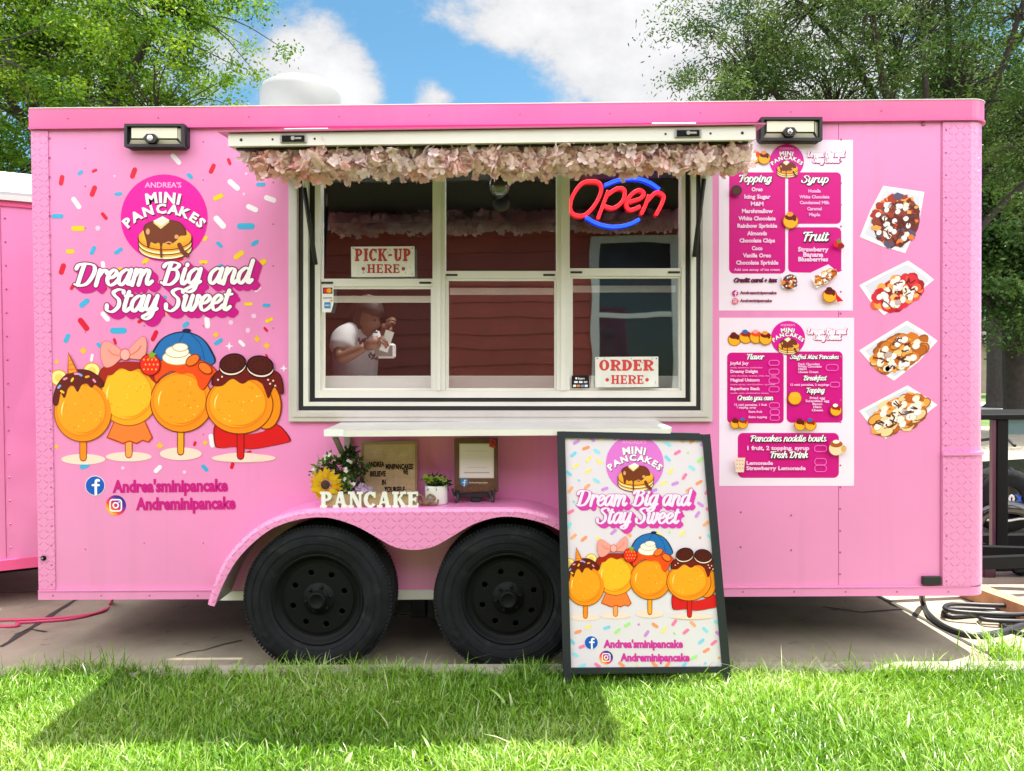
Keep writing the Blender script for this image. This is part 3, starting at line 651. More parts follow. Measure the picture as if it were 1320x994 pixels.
mb.poly([(XR, RC, ZB), (XR, DEEP, ZB), (XR, DEEP, ZT), (XR, RC, ZT)])
mb.build('body', trailer)
SKX, SKY_ = (-1.0, .8), (.12, .86)                # added translucent roof panel, lets daylight down onto the person inside
mb = MB().m('white_paint'); r0, r1 = ZT - .012, ZT + .012
mb.box((XL + .01, .012, r0), (SKX[0], DEEP - .01, r1)); mb.box((SKX[1], .012, r0), (XR - .03, DEEP - .01, r1)); mb.box((SKX[0] + .0001, .012, r0), (SKX[1] - .0001, SKY_[0], r1)); mb.box((SKX[0] + .0001, SKY_[1], r0), (SKX[1] - .0001, DEEP - .01, r1)); rf = mb.build('roof', trailer)
M('opal', (.85, .85, .85), .5, trans=.9)
_n = MATS['opal'].node_tree; _o = _n.nodes['Material Output']; _mx = _n.nodes.new('ShaderNodeMixShader'); _mx.inputs[0].default_value = .34; _t = _n.nodes.new('ShaderNodeBsdfTransparent'); _src = _o.inputs[0].links[0].from_socket; _n.links.new(_src, _mx.inputs[1]); _n.links.new(_t.outputs[0], _mx.inputs[2]); _n.links.new(_mx.outputs[0], _o.inputs[0])   # milky acrylic
MB().poly([(SKX[0] - .02, SKY_[0] - .02, ZT + .016), (SKX[1] + .02, SKY_[0] - .02, ZT + .016), (SKX[1] + .02, SKY_[1] + .02, ZT + .016), (SKX[0] - .02, SKY_[1] + .02, ZT + .016)]).build('added_roof_light', rf, 'opal')
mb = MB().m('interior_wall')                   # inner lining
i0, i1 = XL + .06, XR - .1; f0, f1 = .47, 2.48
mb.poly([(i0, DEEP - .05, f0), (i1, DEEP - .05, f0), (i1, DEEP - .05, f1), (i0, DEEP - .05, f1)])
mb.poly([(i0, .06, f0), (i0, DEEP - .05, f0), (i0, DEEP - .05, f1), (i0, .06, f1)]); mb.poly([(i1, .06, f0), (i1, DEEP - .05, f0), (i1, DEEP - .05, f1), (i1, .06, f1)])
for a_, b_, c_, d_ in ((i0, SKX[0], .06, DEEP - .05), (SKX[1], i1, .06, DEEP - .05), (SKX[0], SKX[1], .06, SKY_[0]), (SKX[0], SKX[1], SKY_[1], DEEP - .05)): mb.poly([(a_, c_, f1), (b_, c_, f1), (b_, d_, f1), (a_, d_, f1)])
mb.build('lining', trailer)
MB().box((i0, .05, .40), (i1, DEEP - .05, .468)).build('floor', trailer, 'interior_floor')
mb = MB().m('grey_metal')                      # chassis below
for y in (.5, 1.0, 1.6): mb.box((XL + .3, y, ZB - .09), (XR - .3, y + .06, ZB - .004))
for x in np.linspace(XL + .2, XR - .3, 7): mb.box((x, .1, ZB - .035), (x + .05, .499, ZB - .005)); mb.box((x, .561, ZB - .035), (x + .05, .999, ZB - .005)); mb.box((x, 1.061, ZB - .035), (x + .05, 1.599, ZB - .005))
mb.build('chassis', trailer, 'black_metal')
MB().bbox((-1.5, .75, .05), (.95, .95, ZB - .095), .02).build('underside_blocker', trailer, 'black_plastic'); MB().bbox((-1.35, 1.15, .06), (1.3, 1.55, ZB - .1), .02).build('underside_blocker', trailer, 'black_plastic')  # added boxes that stop light coming through under the trailer

# top rail, bottom trim
def strip(mb, pxa, pya0, pya1, pxb, pyb0, pyb1, y0, y1):
    a0, a1, b0, b1 = Wp(pxa, pya0, y0), Wp(pxa, pya1, y0), Wp(pxb, pyb0, y0), Wp(pxb, pyb1, y0)
    q = [a1, b1, b0, a0]; mb.hexa(q + [Vector((p.x, y1, p.z)) for p in q])
def corner_wrap(mb, z0, z1, off, bev=.0):      # follows the rounded front corner and runs back along the nose
    vs = []; k = 8; rr = RC + off
    for i in range(k + 1): t = R(-90 + 90 * i / k); x, y = xr + rr * math.cos(t), RC + rr * math.sin(t); vs += [(x, y, z0), (x, y, z1)]
    vs += [(XR + off, DEEP, z0), (XR + off, DEEP, z1)]
    mb.add(vs, [(2 * i, 2 * i + 2, 2 * i + 3, 2 * i + 1) for i in range(k + 1)])
    inn = [(XR - .2, DEEP), (xr - .0, .02)]
    for zz in (z0, z1): mb.poly([(v[0], v[1], zz) for v in vs[::2]] + [(a, b, zz) for a, b in inn])
mb = MB().m('pink_rail')
zr1 = ZT + .010; zr0 = ZT - .075
mb.box((XL - .006, -.016, zr0), (xr, .04, zr1)); corner_wrap(mb, zr0, zr1, .016)
mb.box((XL - .012, -.006, zr0), (XL - .001, DEEP, zr1)); rail = mb.build('top_rail', trailer)
mb = MB().m('rail_lip'); mb.box((XL - .008, -.021, zr0 - .011), (xr, -.001, zr0 - .001)); corner_wrap(mb, zr0 - .011, zr0 - .001, .021); mb.build('lip', rail)
mb = MB().m('cream_metal'); mb.box((XL - .002, -.019, zr1 + .001), (xr, .05, zr1 + .005)); corner_wrap(mb, zr1 + .001, zr1 + .005, .019); mb.build('roof_edge', rail)
mb = MB().m('pink_paint'); zt0, zt1 = ZB - .004, ZB + .036
fxL, fxR = P(283, 770, 0).x, P(790, 770, 0).x
mb.box((XL - .004, -.010, zt0), (fxL, -.001, zt1)); mb.box((XL - .003, -.014, zt1 + .001), (fxL, -.001, zt1 + .006)); mb.build('bottom_trim', trailer)
mb = MB().m('pink_paint'); mb.box((fxR, -.010, zt0), (xr, -.001, zt1)); corner_wrap(mb, zt0, zt1, .010); mb.box((fxR, -.014, zt1 + .001), (xr, -.001, zt1 + .006)); mb.build('bottom_trim', trailer)
MB().box((fxL + .002, -.012, ZB - .01), (fxR - .002, -.002, ZB + .035)).build('sill_plate', trailer, 'cream_metal')

# tread plates
mb = MB().m('pink_tread'); e = Wp(67, 450, 0).x
mb.box((XL - .004, -.005, zt1 + .008), (e, -.001, zr0 - .013)); mb.box((XL - .005, -.001, ZB), (XL - .001, .6, ZT - .09)); mb.build('tread_plate', trailer)
mb = MB().m('pink_tread'); e = Wp(1214, 450, 0).x; zl = P(1240, 587, 0).z
mb.box((e, -.006, zt1 + .008), (xr, -.001, zr0 - .013)); mb.smooth = True; corner_wrap(mb, zt1 + .008, zr0 - .013, .006); mb.smooth = False; mb.build('tread_plate', trailer)
mb = MB().m('pink_tread'); mb.box((e, -.013, zt1 + .008), (xr, -.0065, zl)); mb.smooth = True; corner_wrap(mb, zt1 + .008, zl, .013); mb.smooth = False
st = mb.build('stone_guard', trailer)
mb = MB().m('pink_paint'); mb.box((e - .004, -.020, zl + .001), (xr, -.0065, zl + .016)); corner_wrap(mb, zl + .001, zl + .016, .020); mb.build('guard_cap', st)
mb = MB().m('seam_dark')  # thin dark pink strips along the panel joints
for px in (1081, 1212.5):
    x = Wp(px, 450, 0).x; mb.box((x - .002, -.0006, zt1 + .01), (x + .001, -.0001, zr0 - .014))
mb.build('panel_seam', trailer)
# rivets
M('rivet_pink', (.42, .11, .24), .4)
mb = MB().m('rivet_pink', True)
def rivet(px, py, r=.0050, y=-.001): p = P(px, py, 0); mb.ball((p.x, y, p.z), r, 7, (1, .6, 1))
for py in range(176, 765, 25): rivet(66 + (py - 176) * .006 - 2, py + 2, y=-.005)
for py in range(180, 760, 28): rivet(1084.5 - py * .002, py, y=-.001)
for py in range(168, 750, 29): rivet(1219 - py * .001, py, y=-.013 if py > 590 else -.006)
for px in range(70, 290, 62): rivet(px, 767, y=-.010)
for px in range(825, 1260, 66): rivet(px, 762, y=-.010)
for py in (183, 232, 286, 340, 420, 470, 560, 700): rivet(186, py, .0035); rivet(262, py, .0035); rivet(352, py + 3, .0035); rivet(110, py + 8, .0035)
for px in range(90, 1250, 116): rivet(px, 155 - px * .0095, y=-.016)
for py in (600, 660, 705): rivet(955, py); rivet(1020, py + 4)
rivet(1190, 160, .011); mb.build('rivets', trailer)
mb = MB().m('black_plastic'); p = P(1187, 742, 0); q = P(1212, 753, 0); mb.bbox((p.x, -.02, q.z), (q.x - .004, -.001, p.z), .003); mb.build('vent_slot', trailer)
mb = MB().m('black_metal', True); p = P(57.5, 719, 0); mb.lathe([(0, -.016), (.009, -.016), (.012, -.012), (.012, -.0055)], (p.x, 0, p.z), 'Y', 14); mb.m('grey_metal').ball((p.x, -.017, p.z), .005, 8); mb.build('lock', trailer)

# ---------------------------------------------------------------- twin fender
FY = -.245
mb = MB().m('pink_tread', False)
top_px = [(266, 779), (276, 748), (290, 720), (310, 696), (334, 677), (360, 665), (392, 657), (430, 655.5), (533, 655), (640, 654.5), (674, 655.5), (706, 663), (732, 675), (756, 694), (776, 718), (790, 746), (800, 777)]
low_px = [(276, 782), (288, 752), (304, 724), (326, 700), (352, 681), (384, 670), (420, 667), (456, 677), (486, 693), (508, 705), (533, 709), (558, 705), (582, 692), (612, 675), (648, 666), (684, 670), (716, 681), (742, 700), (764, 724), (780, 752), (792, 780)]
T_ = [P(x, y, FY) for x, y in top_px]; Lw = [P(x, y, FY) for x, y in low_px]
T_ = cr_spline(T_, 6); Lw = cr_spline(Lw, 5)
def resample(c, n):
    d = [0]
    for a, b in zip(c[:-1], c[1:]): d.append(d[-1] + (b - a).length)
    o = []; j = 0
    for i in range(n):
        t = d[-1] * i / (n - 1)
        while j < len(d) - 2 and d[j + 1] < t: j += 1
        o.append(c[j].lerp(c[j + 1], (t - d[j]) / max(1e-9, d[j + 1] - d[j])))
    return o
T_ = resample(T_, 90)
# pair lower-edge points with the top edge by x
def low_at(x):
    for a, b in zip(Lw[:-1], Lw[1:]):
        if a.x <= x <= b.x: return a.lerp(b, (x - a.x) / max(1e-9, b.x - a.x))
    return Lw[0] if x < Lw[0].x else Lw[-1]
Lp = []
for i, t in enumerate(T_):
    s = i / (len(T_) - 1); x = Lw[0].x + (Lw[-1].x - Lw[0].x) * ((t.x - T_[0].x) / (T_[-1].x - T_[0].x)); Lp.append(low_at(x))
k = len(T_); B = .018; vs = []; sm = []
for i, (t, l_) in enumerate(zip(T_, Lp)):
    d = (T_[min(i + 1, k - 1)] - T_[max(i - 1, 0)]).normalized(); nn = Vector((d.z, 0, -d.x))   # points inwards (down)
    if nn.z > 0 and abs(d.x) > .3: nn = -nn
    c_ = t + nn * B
    vs += [Vector((l_.x, FY + .016, l_.z)), Vector((l_.x, FY, l_.z)), Vector((c_.x, FY, c_.z)), c_ - nn * B * .7 + Vector((0, B * .3, 0)), Vector((t.x, FY + B, t.z)), Vector((t.x, -.0008, t.z))]
mb.add(vs, [(i * 6 + j, i * 6 + j + 1, (i + 1) * 6 + j + 1, (i + 1) * 6 + j) for i in range(k - 1) for j in range(5)])
fender = mb.build('fender', trailer)
mb = MB().m('cream_metal', True); vs = []        # inner liner
for i, (t, l_) in enumerate(zip(T_, Lp)):
    a = t.lerp(l_, .75); vs += [(a.x, FY + .02, a.z), (a.x, -.014, a.z)]
mb.add(vs, [(2 * i, 2 * i + 1, 2 * i + 3, 2 * i + 2) for i in range(k - 1)]); mb.build('liner', fender, 'grey_metal')
FZ = P(533, 655, FY).z

# ---------------------------------------------------------------- wheels
def make_wheel(c):
    root = bpy.data.objects.new('wheel', None); col.objects.link(root); root.parent = trailer; root.location = c - wloc(trailer); bpy.context.view_layer.update()
    Rr = .339; mb = MB().m('black_rubber', True)
    prof = [(.205, -.085), (.212, -.098), (.24, -.108), (.275, -.110), (.305, -.104), (.322, -.094), (.333, -.080), (.338, -.060), (.3395, 0), (.338, .060), (.333, .080), (.305, .104), (.24, .108), (.205, .085)]
    mb.lathe(prof, c, 'Y', 64)
    for rr, yy in ((.297, -.1075), (.228, -.1035), (.262, -.111)): mb.tube([c + Vector((rr * math.cos(t), yy, rr * math.sin(t))) for t in np.linspace(0, 2 * math.pi, 56, endpoint=False)], .0024, 5, closed=True)
    mb.smooth = False                           # shoulder tread blocks
    for i in range(120):
        a = 2 * math.pi * i / 120; rad = Vector((math.cos(a), 0, math.sin(a))); tan = Vector((-math.sin(a), 0, math.cos(a)))
        for sy in (-1, 1): mb.bar(c + rad * .333 + Vector((0, sy * .090, 0)), c + rad * .3345 + Vector((0, sy * .026, 0)), .0125, .0125, rad)
    ty = mb.build('tyre', root)
    cu = bpy.data.curves.new('disc', 'CURVE'); cu.dimensions = '2D'; cu.fill_mode = 'BOTH'; cu.extrude = .004; cu.bevel_depth = .0025; cu.bevel_resolution = 1
    def circ(x, y, r, n):
        s = cu.splines.new('POLY'); s.points.add(n - 1); s.use_cyclic_u = True
        for i in range(n): t = 2 * math.pi * i / n; s.points[i].co = (x + r * math.cos(t), y + r * math.sin(t), 0, 1)
    circ(0, 0, .158, 48); circ(0, 0, .072, 32)
    for i in range(8): t = 2 * math.pi * (i + .35) / 8; circ(.122 * math.cos(t), .122 * math.sin(t), .0155, 16)
    o = bpy.data.objects.new('disc', cu); col.objects.link(o); dg = bpy.context.evaluated_depsgraph_get(); dg.update()
    me = bpy.data.meshes.new_from_object(o.evaluated_get(dg)); bpy.data.objects.remove(o)
    mb = MB().m('black_metal'); mb.add([(v.co.x + c.x, -v.co.z * 1 + c.y - .066, v.co.y + c.z) for v in me.vertices], [list(p.vertices) for p in me.polygons])
    mb.smooth = True
    mb.lathe([(.207, -.080), (.211, -.094), (.205, -.100), (.196, -.092), (.188, -.070), (.172, -.062), (.160, -.068), (.156, -.066)], c, 'Y', 56)
    mb.lathe([(.207, -.080), (.188, -.02), (.185, .08)], c, 'Y', 40)
    for i in range(6):
        t = 2 * math.pi * (i + .2) / 6; q = c + Vector((.056 * math.cos(t), -.076, .056 * math.sin(t))); mb.lathe([(.0, -.014), (.007, -.014), (.010, -.002), (.010, .006)], q, 'Y', 6)
    mb.m('gasket').lathe([(0, -.02), (.2, -.02)], c, 'Y', 30)
    mb.build('rim', root)
    mb = MB().m('black_metal', True); mb.lathe([(.075, -.066), (.073, -.078), (.046, -.080), (.040, -.086), (.040, -.112), (.036, -.118), (.030, -.119), (.026, -.114), (0, -.114)], c, 'Y', 28); mb.build('hub', root)
    return root
c1 = P(409, 778, -.21); c2 = P(655, 778, -.21)
w1 = make_wheel(Vector((c1.x, -.112, .334)))
def copy_tree(o, parent, loc=None, label=None, group=None):
    c = o.copy(); col.objects.link(c); c.parent = parent
    if loc is not None: c.location = loc
    if label: c['label'] = label
    if group: c['group'] = group
    for ch in list(o.children): copy_tree(ch, c)
    return c
w2 = copy_tree(w1, trailer, Vector((c2.x, -.112, .334)) - wloc(trailer))
bpy.context.view_layer.update()
for x in (c1.x, c2.x): copy_tree(w1, trailer, Vector((x, 2.08, .334)) - wloc(trailer))
mb = MB().m('black_metal')
for x in (c1.x, c2.x): mb.box((x - .03, .02, .30), (x + .03, 2.0, .36))
mb.box((c1.x - .1, .03, .372), (c2.x + .1, .07, .392)); 
xm = (c1.x + c2.x) / 2; mb.bbox((xm - .035, -.02, .19), (xm + .035, .06, .275), .004)
mb.tube(cr_spline([(xm - .14, .0, .20), (xm, .01, .20), (xm + .12, .02, .13)], 6), .006, 6)
mb.tube([(xm, -.021, .21), (xm, -.03, .21)], .010, 8); mb.build('axle', trailer)

# ---------------------------------------------------------------- service window
M('glass_dark', (.5, .5, .5))
def glass_mat(name, refl, tint, wav):
    m = bpy.data.materials.new(name); m.use_nodes = True; MATS[name] = m; n = m.node_tree.nodes; l = m.node_tree.links; n.remove(n['Principled BSDF']); o = n['Material Output']
    tr = n.new('ShaderNodeBsdfTransparent'); tr.inputs[0].default_value = (*tint, 1); g = n.new('ShaderNodeBsdfGlossy'); g.inputs['Roughness'].default_value = .015; g.inputs['Color'].default_value = (.95, .95, .95, 1)
    t = n.new('ShaderNodeTexNoise'); t.inputs['Scale'].default_value = 3.2; t.inputs['Detail'].default_value = 1; tc_ = n.new('ShaderNodeTexCoord'); l.new(tc_.outputs['Object'], t.inputs['Vector'])
    k = n.new('ShaderNodeBump'); k.inputs['Strength'].default_value = wav; k.inputs['Distance'].default_value = .02; l.new(t.outputs['Fac'], k.inputs['Height']); l.new(k.outputs[0], g.inputs['Normal'])
    mx = n.new('ShaderNodeMixShader'); mx.inputs[0].default_value = refl; l.new(tr.outputs[0], mx.inputs[1]); l.new(g.outputs[0], mx.inputs[2]); l.new(mx.outputs[0], o.inputs[0]); return m
glass_mat('window_glass', .29, (.92, .92, .92), .05); glass_mat('upper_glass', .12, (.90, .90, .90), .05)
def rframe(mb, o, i, y0, y1):                  # px rects (x0, y0, x1, y1)
    O = [Wp(o[0], o[1], y0), Wp(o[2], o[1], y0), Wp(o[2], o[3], y0), Wp(o[0], o[3], y0)]; I = [Wp(i[0], i[1], y0), Wp(i[2], i[1], y0), Wp(i[2], i[3], y0), Wp(i[0], i[3], y0)]
    for a in range(4):
        b = (a + 1) % 4; q = [O[a], O[b], I[b], I[a]]; mb.hexa(q + [Vector((p.x, y1, p.z)) for p in q])
def pbar(mb, x0, y0, x1, y1, ya, yb): q = [Wp(x0, y0, ya), Wp(x1, y0, ya), Wp(x1, y1, ya), Wp(x0, y1, ya)]; mb.hexa(q + [Vector((p.x, yb, p.z)) for p in q])
TOPY = 200
mb = MB().m('aluminium'); rframe(mb, (373.5, TOPY - 8, 917, 543), (386, TOPY, 902, 529), -.020, -.001); rframe(mb, (379, TOPY - 5, 911.5, 537), (384.5, TOPY - 1, 904, 531), -.026, -.0205)
win = mb.build('service_window', trailer)
mb = MB().m('gasket'); rframe(mb, (386.2, TOPY, 901.8, 528.8), (392, TOPY + 3, 896.5, 523.5), -.012, .05); rframe(mb, (398.5, TOPY + 5, 890, 518), (405.5, TOPY + 9, 884, 513), .012, .07); mb.build('gasket', win)
mb = MB().m('cream_metal'); rframe(mb, (392.2, TOPY + 3, 896.3, 523.3), (398.3, TOPY + 5, 890.2, 518.2), -.016, .06); rframe(mb, (405.7, TOPY + 9, 883.8, 512.8), (412.5, TOPY + 14, 878.8, 503.5), .004, .075); mb.build('inner_frame', win)
mb = MB().m('cream_metal')
for a, b in ((557.5, 573.5), (717.5, 734.5)):
    pbar(mb, a, TOPY + 14, b, 503.4, .002, .07); pbar(mb, a + 5.6, TOPY + 14, b - 5.6, 503.4, -.006, .0018)
mb.build('mullion', win)
glass_mat('clear_glass', .125, (.97, .97, .97), .05)
bays = ((412.6, 557.4, 359, 369), (573.6, 717.4, 349, 358.5), (734.6, 878.7, 345.5, 355.5))
for bi, (a, b, m0, m1) in enumerate(bays):
    mb = MB().m('cream_metal'); pbar(mb, a, m0, b, m1, .010, .05); rframe(mb, (a + .1, m1 + .2, b - .1, 503.3), (a + 4, m1 + 2.5, b - 2.5, 500.6), .016, .045)
    pbar(mb, a + 4.2, m1 + 10, b - 2.7, m1 + 18.5, .09, .11)
    sash = mb.build('sash', win)
    mb = MB(); pbar(mb, a + 3, m1 + 1.5, b - 2, 501.6, .028, .031); mb.build('pane', sash, 'clear_glass' if bi == 0 else 'window_glass')
    mb = MB(); pbar(mb, a + .05, TOPY + 14, b - .05, m0 + .5, .036, .039); mb.build('pane', sash, 'upper_glass')
    mb = MB().m('gasket')
    for x in (a + 1, b - 17): pbar(mb, x, m0 + 4, x + 15, m0 + 6.5, .006, .0098)
    mb.build('latch', sash)
mb = MB().m('white_paint'); pbar(mb, 408, 485, 884, 506, .10, .42); mb.build('counter', trailer)

# ---------------------------------------------------------------- hatch flap held up over the window
AY = -.68
fl0, fl1, fr0, fr1 = P(294, 172.5, AY), P(294, 188.5, AY), P(974, 162.5, AY), P(974, 180, AY)
hz = -.0225
def back(p, dz): return Vector((p.x, hz, p.z + dz))
mb = MB().m('cream_metal')
b0, b1, c0, c1_ = back(fl0, .05), back(fl1, .05), back(fr0, .05), back(fr1, .05)
mb.hexa([fl1, fr1, fr0, fl0, b1, c1_, c0, b0])
flap = mb.build('hatch_flap', trailer)
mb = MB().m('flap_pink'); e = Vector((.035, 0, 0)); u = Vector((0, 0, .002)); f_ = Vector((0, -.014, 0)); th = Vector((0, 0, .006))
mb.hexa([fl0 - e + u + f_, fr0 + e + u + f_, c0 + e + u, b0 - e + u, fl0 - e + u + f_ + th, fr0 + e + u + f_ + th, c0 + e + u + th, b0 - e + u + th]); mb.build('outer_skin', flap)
M('flap_dark_sheet', (.03, .025, .022), .6)
mb = MB().m('flap_dark_sheet'); a_, b_, d_ = fl1.lerp(b1, .04), fr1.lerp(c1_, .04), Vector((0, 0, -.003)); mb.hexa([a_ + e, b_ - e, c1_ - e, b1 + e, a_ + e + d_, b_ - e + d_, c1_ - e + d_, b1 + e + d_]); mb.build('liner', flap)  # added dark sheet so the panes mirror a dark underside
mb = MB().m('gasket')                          # dark seal set into the underside edge
mb.bar(fl1.lerp(b1, .06) + Vector((.02, 0, -.004)), fr1.lerp(c1_, .06) + Vector((-.02, 0, -.004)), .02, .006, (0, 0, 1)); mb.build('seal', flap)
for t in (.125, .872):
    a = fl0.lerp(fr0, t); b = fl1.lerp(fr1, t); q = a.lerp(b, .5); mb = MB().m('grey_metal')
    mb.bbox(q + Vector((-.052, -.006, -.016)), q + Vector((.052, -.0005, .016)), .003); lt = mb.build('slam_latch', flap)
    mb = MB().m('black_metal'); mb.bbox(q + Vector((-.044, -.009, -.012)), q + Vector((.044, -.0065, .012)), .002); mb.m('grey_metal').tube([q + Vector((0, -.009, 0)), q + Vector((0, -.014, 0))], .008, 10); mb.bbox(q + Vector((.008, -.012, -.004)), q + Vector((.032, -.0092, .004)), .001); mb.build('lever', lt)
mb = MB().m('gasket', True)
for t in (.025, .085, .165, .83, .915, .975): q = fl0.lerp(fr0, t).lerp(fl1.lerp(fr1, t), .5); mb.ball(q + Vector((0, -.001, 0)), .006 if t in (.025, .975) else .0045, 8, (1, .4, 1))
mb.build('bolts', flap)
mb = MB().m('aluminium')
for t in (.15, .845): q = fl0.lerp(fr0, t); mb.bbox(q + Vector((-.085, -.012, .0085)), q + Vector((.085, .03, .014)), .002)
mb.build('hinge_plate', flap)
for (ax, ay, bx, by) in ((402, 212, 409, 342), (899, 200, 893, 332)):
    mb = MB().m('gasket', True); lo = Wp(bx, by, -.03); hi = Wp(ax, ay, -.03) + Vector((0, -.22, .05)); md = lo.lerp(hi, .62)
    mb.tube([lo, md], .0105, 10); mb.m('aluminium').tube([md, hi], .005, 8); mb.build('gas_strut', trailer)

# ---------------------------------------------------------------- serving shelf
mb = MB().m('aluminium'); SY = -.33
a = P(418, 556, SY); b = P(866, 549.5, SY); zf = (a.z + b.z) / 2; xb0, xb1 = P(440, 545, -.02).x, P(846, 541, -.02).x; zbk = P(640, 543, -.02).z
mb.hexa([(a.x, SY, zf - .020), (b.x, SY, zf - .020), (b.x, SY, zf), (a.x, SY, zf), (xb0, -.003, zbk - .026), (xb1, -.003, zbk - .026), (xb1, -.003, zbk), (xb0, -.003, zbk)])
shelf = mb.build('serving_shelf', trailer)
mb = MB().m('cream_metal'); mb.box((a.x + .006, SY - .004, zf - .030), (b.x - .006, SY - .0005, zf - .004)); mb.build('edge_trim', shelf)
mb = MB().m('white_paint'); mb.box((a.x, SY - .007, zf - .028), (a.x + .085, SY - .0045, zf + .002)); mb.build('end_cap', shelf)
for px in (436, 830):
    x = P(px, 560, -.2).x; mb = MB().m('grey_metal'); mb.bar((x, -.03, .93), (x, -.27, zf - .03), .022, .018, (1, 0, 0)); mb.bar((x, -.012, .88), (x, -.012, 1.06), .03, .016, (0, 1, 0)); mb.build('bracket', shelf)

# ---------------------------------------------------------------- security lights, roof vent
M('lamp_panel', (.72, .70, .56), .25); M('lamp_panel_low', (.60, .57, .44), .3); M('sensor_dome', (.75, .75, .75), .2); M('chrome', (.6, .6, .6), .1, metal=1)
def sec_light(x0, y0, x1, y1, dark):
    Y0, Y1 = -.055, -.002; mb = MB().m('black_plastic')
    X = lambda px, py, y: Wp(px, py, y)
    W_, H_ = x1 - x0, y1 - y0
    def q(u, v, y): return X(x0 + W_ * u, y0 + H_ * v, y)
    O = [q(.04, 0, Y0), q(.96, 0, Y0), q(1, .1, Y0), q(1, .88, Y0), q(.95, 1, Y0), q(.05, 1, Y0), q(0, .88, Y0), q(0, .1, Y0)]
    mb.prism([Vector((p.x, Y0 + .022, p.z)) for p in O], (0, .05, 0))
    O2 = [q(.02, .02, Y0), q(.98, .02, Y0), q(.98, .98, Y0), q(.02, .98, Y0)]; I2 = [q(.065, .13, Y0), q(.935, .13, Y0), q(.935, .87, Y0), q(.065, .87, Y0)]
    for a in range(4): b = (a + 1) % 4; f = [O2[a], O2[b], I2[b], I2[a]]; mb.hexa(f + [Vector((p.x, Y0 + .03, p.z)) for p in f])
    h = mb.build('security_light', trailer)
    ym = Y0 + .010; yb = Y0 + .020; mb = MB().m('lamp_panel')
    mb.prism([q(.12, .17, ym), q(.86, .17, ym), q(.86, .60, ym), q(.12, .60, ym)], (0, .01, 0)); mb.build('lens', h)
    mb = MB().m('lamp_panel_low'); mb.prism([q(.11, .67, ym + .001), q(.84, .67, ym + .001), q(.90, .84, yb), q(.07, .84, yb)], (0, .004, 0)); mb.prism([q(.875, .20, ym), q(.93, .17, yb), q(.93, .82, yb), q(.875, .62, ym)], (0, .004, 0)); mb.build('lens', h)
    mb = MB().m('black_plastic'); mb.prism([q(.34, .66, Y0 - .012), q(.40, .48, Y0 - .012), q(.52, .48, Y0 - .012), q(.57, .66, Y0 - .012), q(.52, .84, Y0 - .012), q(.40, .84, Y0 - .012)], (0, .026, 0)); se = mb.build('sensor', h)
    mb = MB().m('chrome' if dark else 'sensor_dome', True); mb.ball(q(.455, .66, Y0 - .013), .014, 14, (1, .7, 1)); mb.build('dome', se)
sec_light(166, 163.5, 245, 194, False); sec_light(975, 155, 1056, 186, True)
mb = MB().m('white_paint', True); vc = P(388, 120, .42); vr = 51 / FPX * (.42 - CAM.y); M('vent_plastic', (.26, .27, .27), .45, noise=(4, .06))
zt = P(388, 106, .42).z
mb.lathe([(vr * .93, ZT + .006), (vr * .96, ZT + .02), (vr, ZT + .1), (vr * .99, zt - .07), (vr * .93, zt - .035), (vr * .75, zt - .012), (vr * .4, zt - .002), (0, zt)], (vc.x, .42, 0), 'Z', 40); mb.build('roof_vent', trailer, 'vent_plastic')
# tongue at the nose end
mb = MB().m('black_metal'); mb.bar((XR - .05, .86, .20), (XR + 1.25, 1.04, .20), .05, .07, (0, 0, 1)); mb.bar((XR - .05, 1.26, .205), (XR + 1.25, 1.06, .203), .06, .1, (0, 0, 1)); mb.bbox((XR + 1.2, 1.0, .16), (XR + 1.5, 1.1, .25), .01); mb.tube([(XR + 1.1, 1.05, .0), (XR + 1.1, 1.05, .75)], .03, 10); mb.build('tongue', trailer)
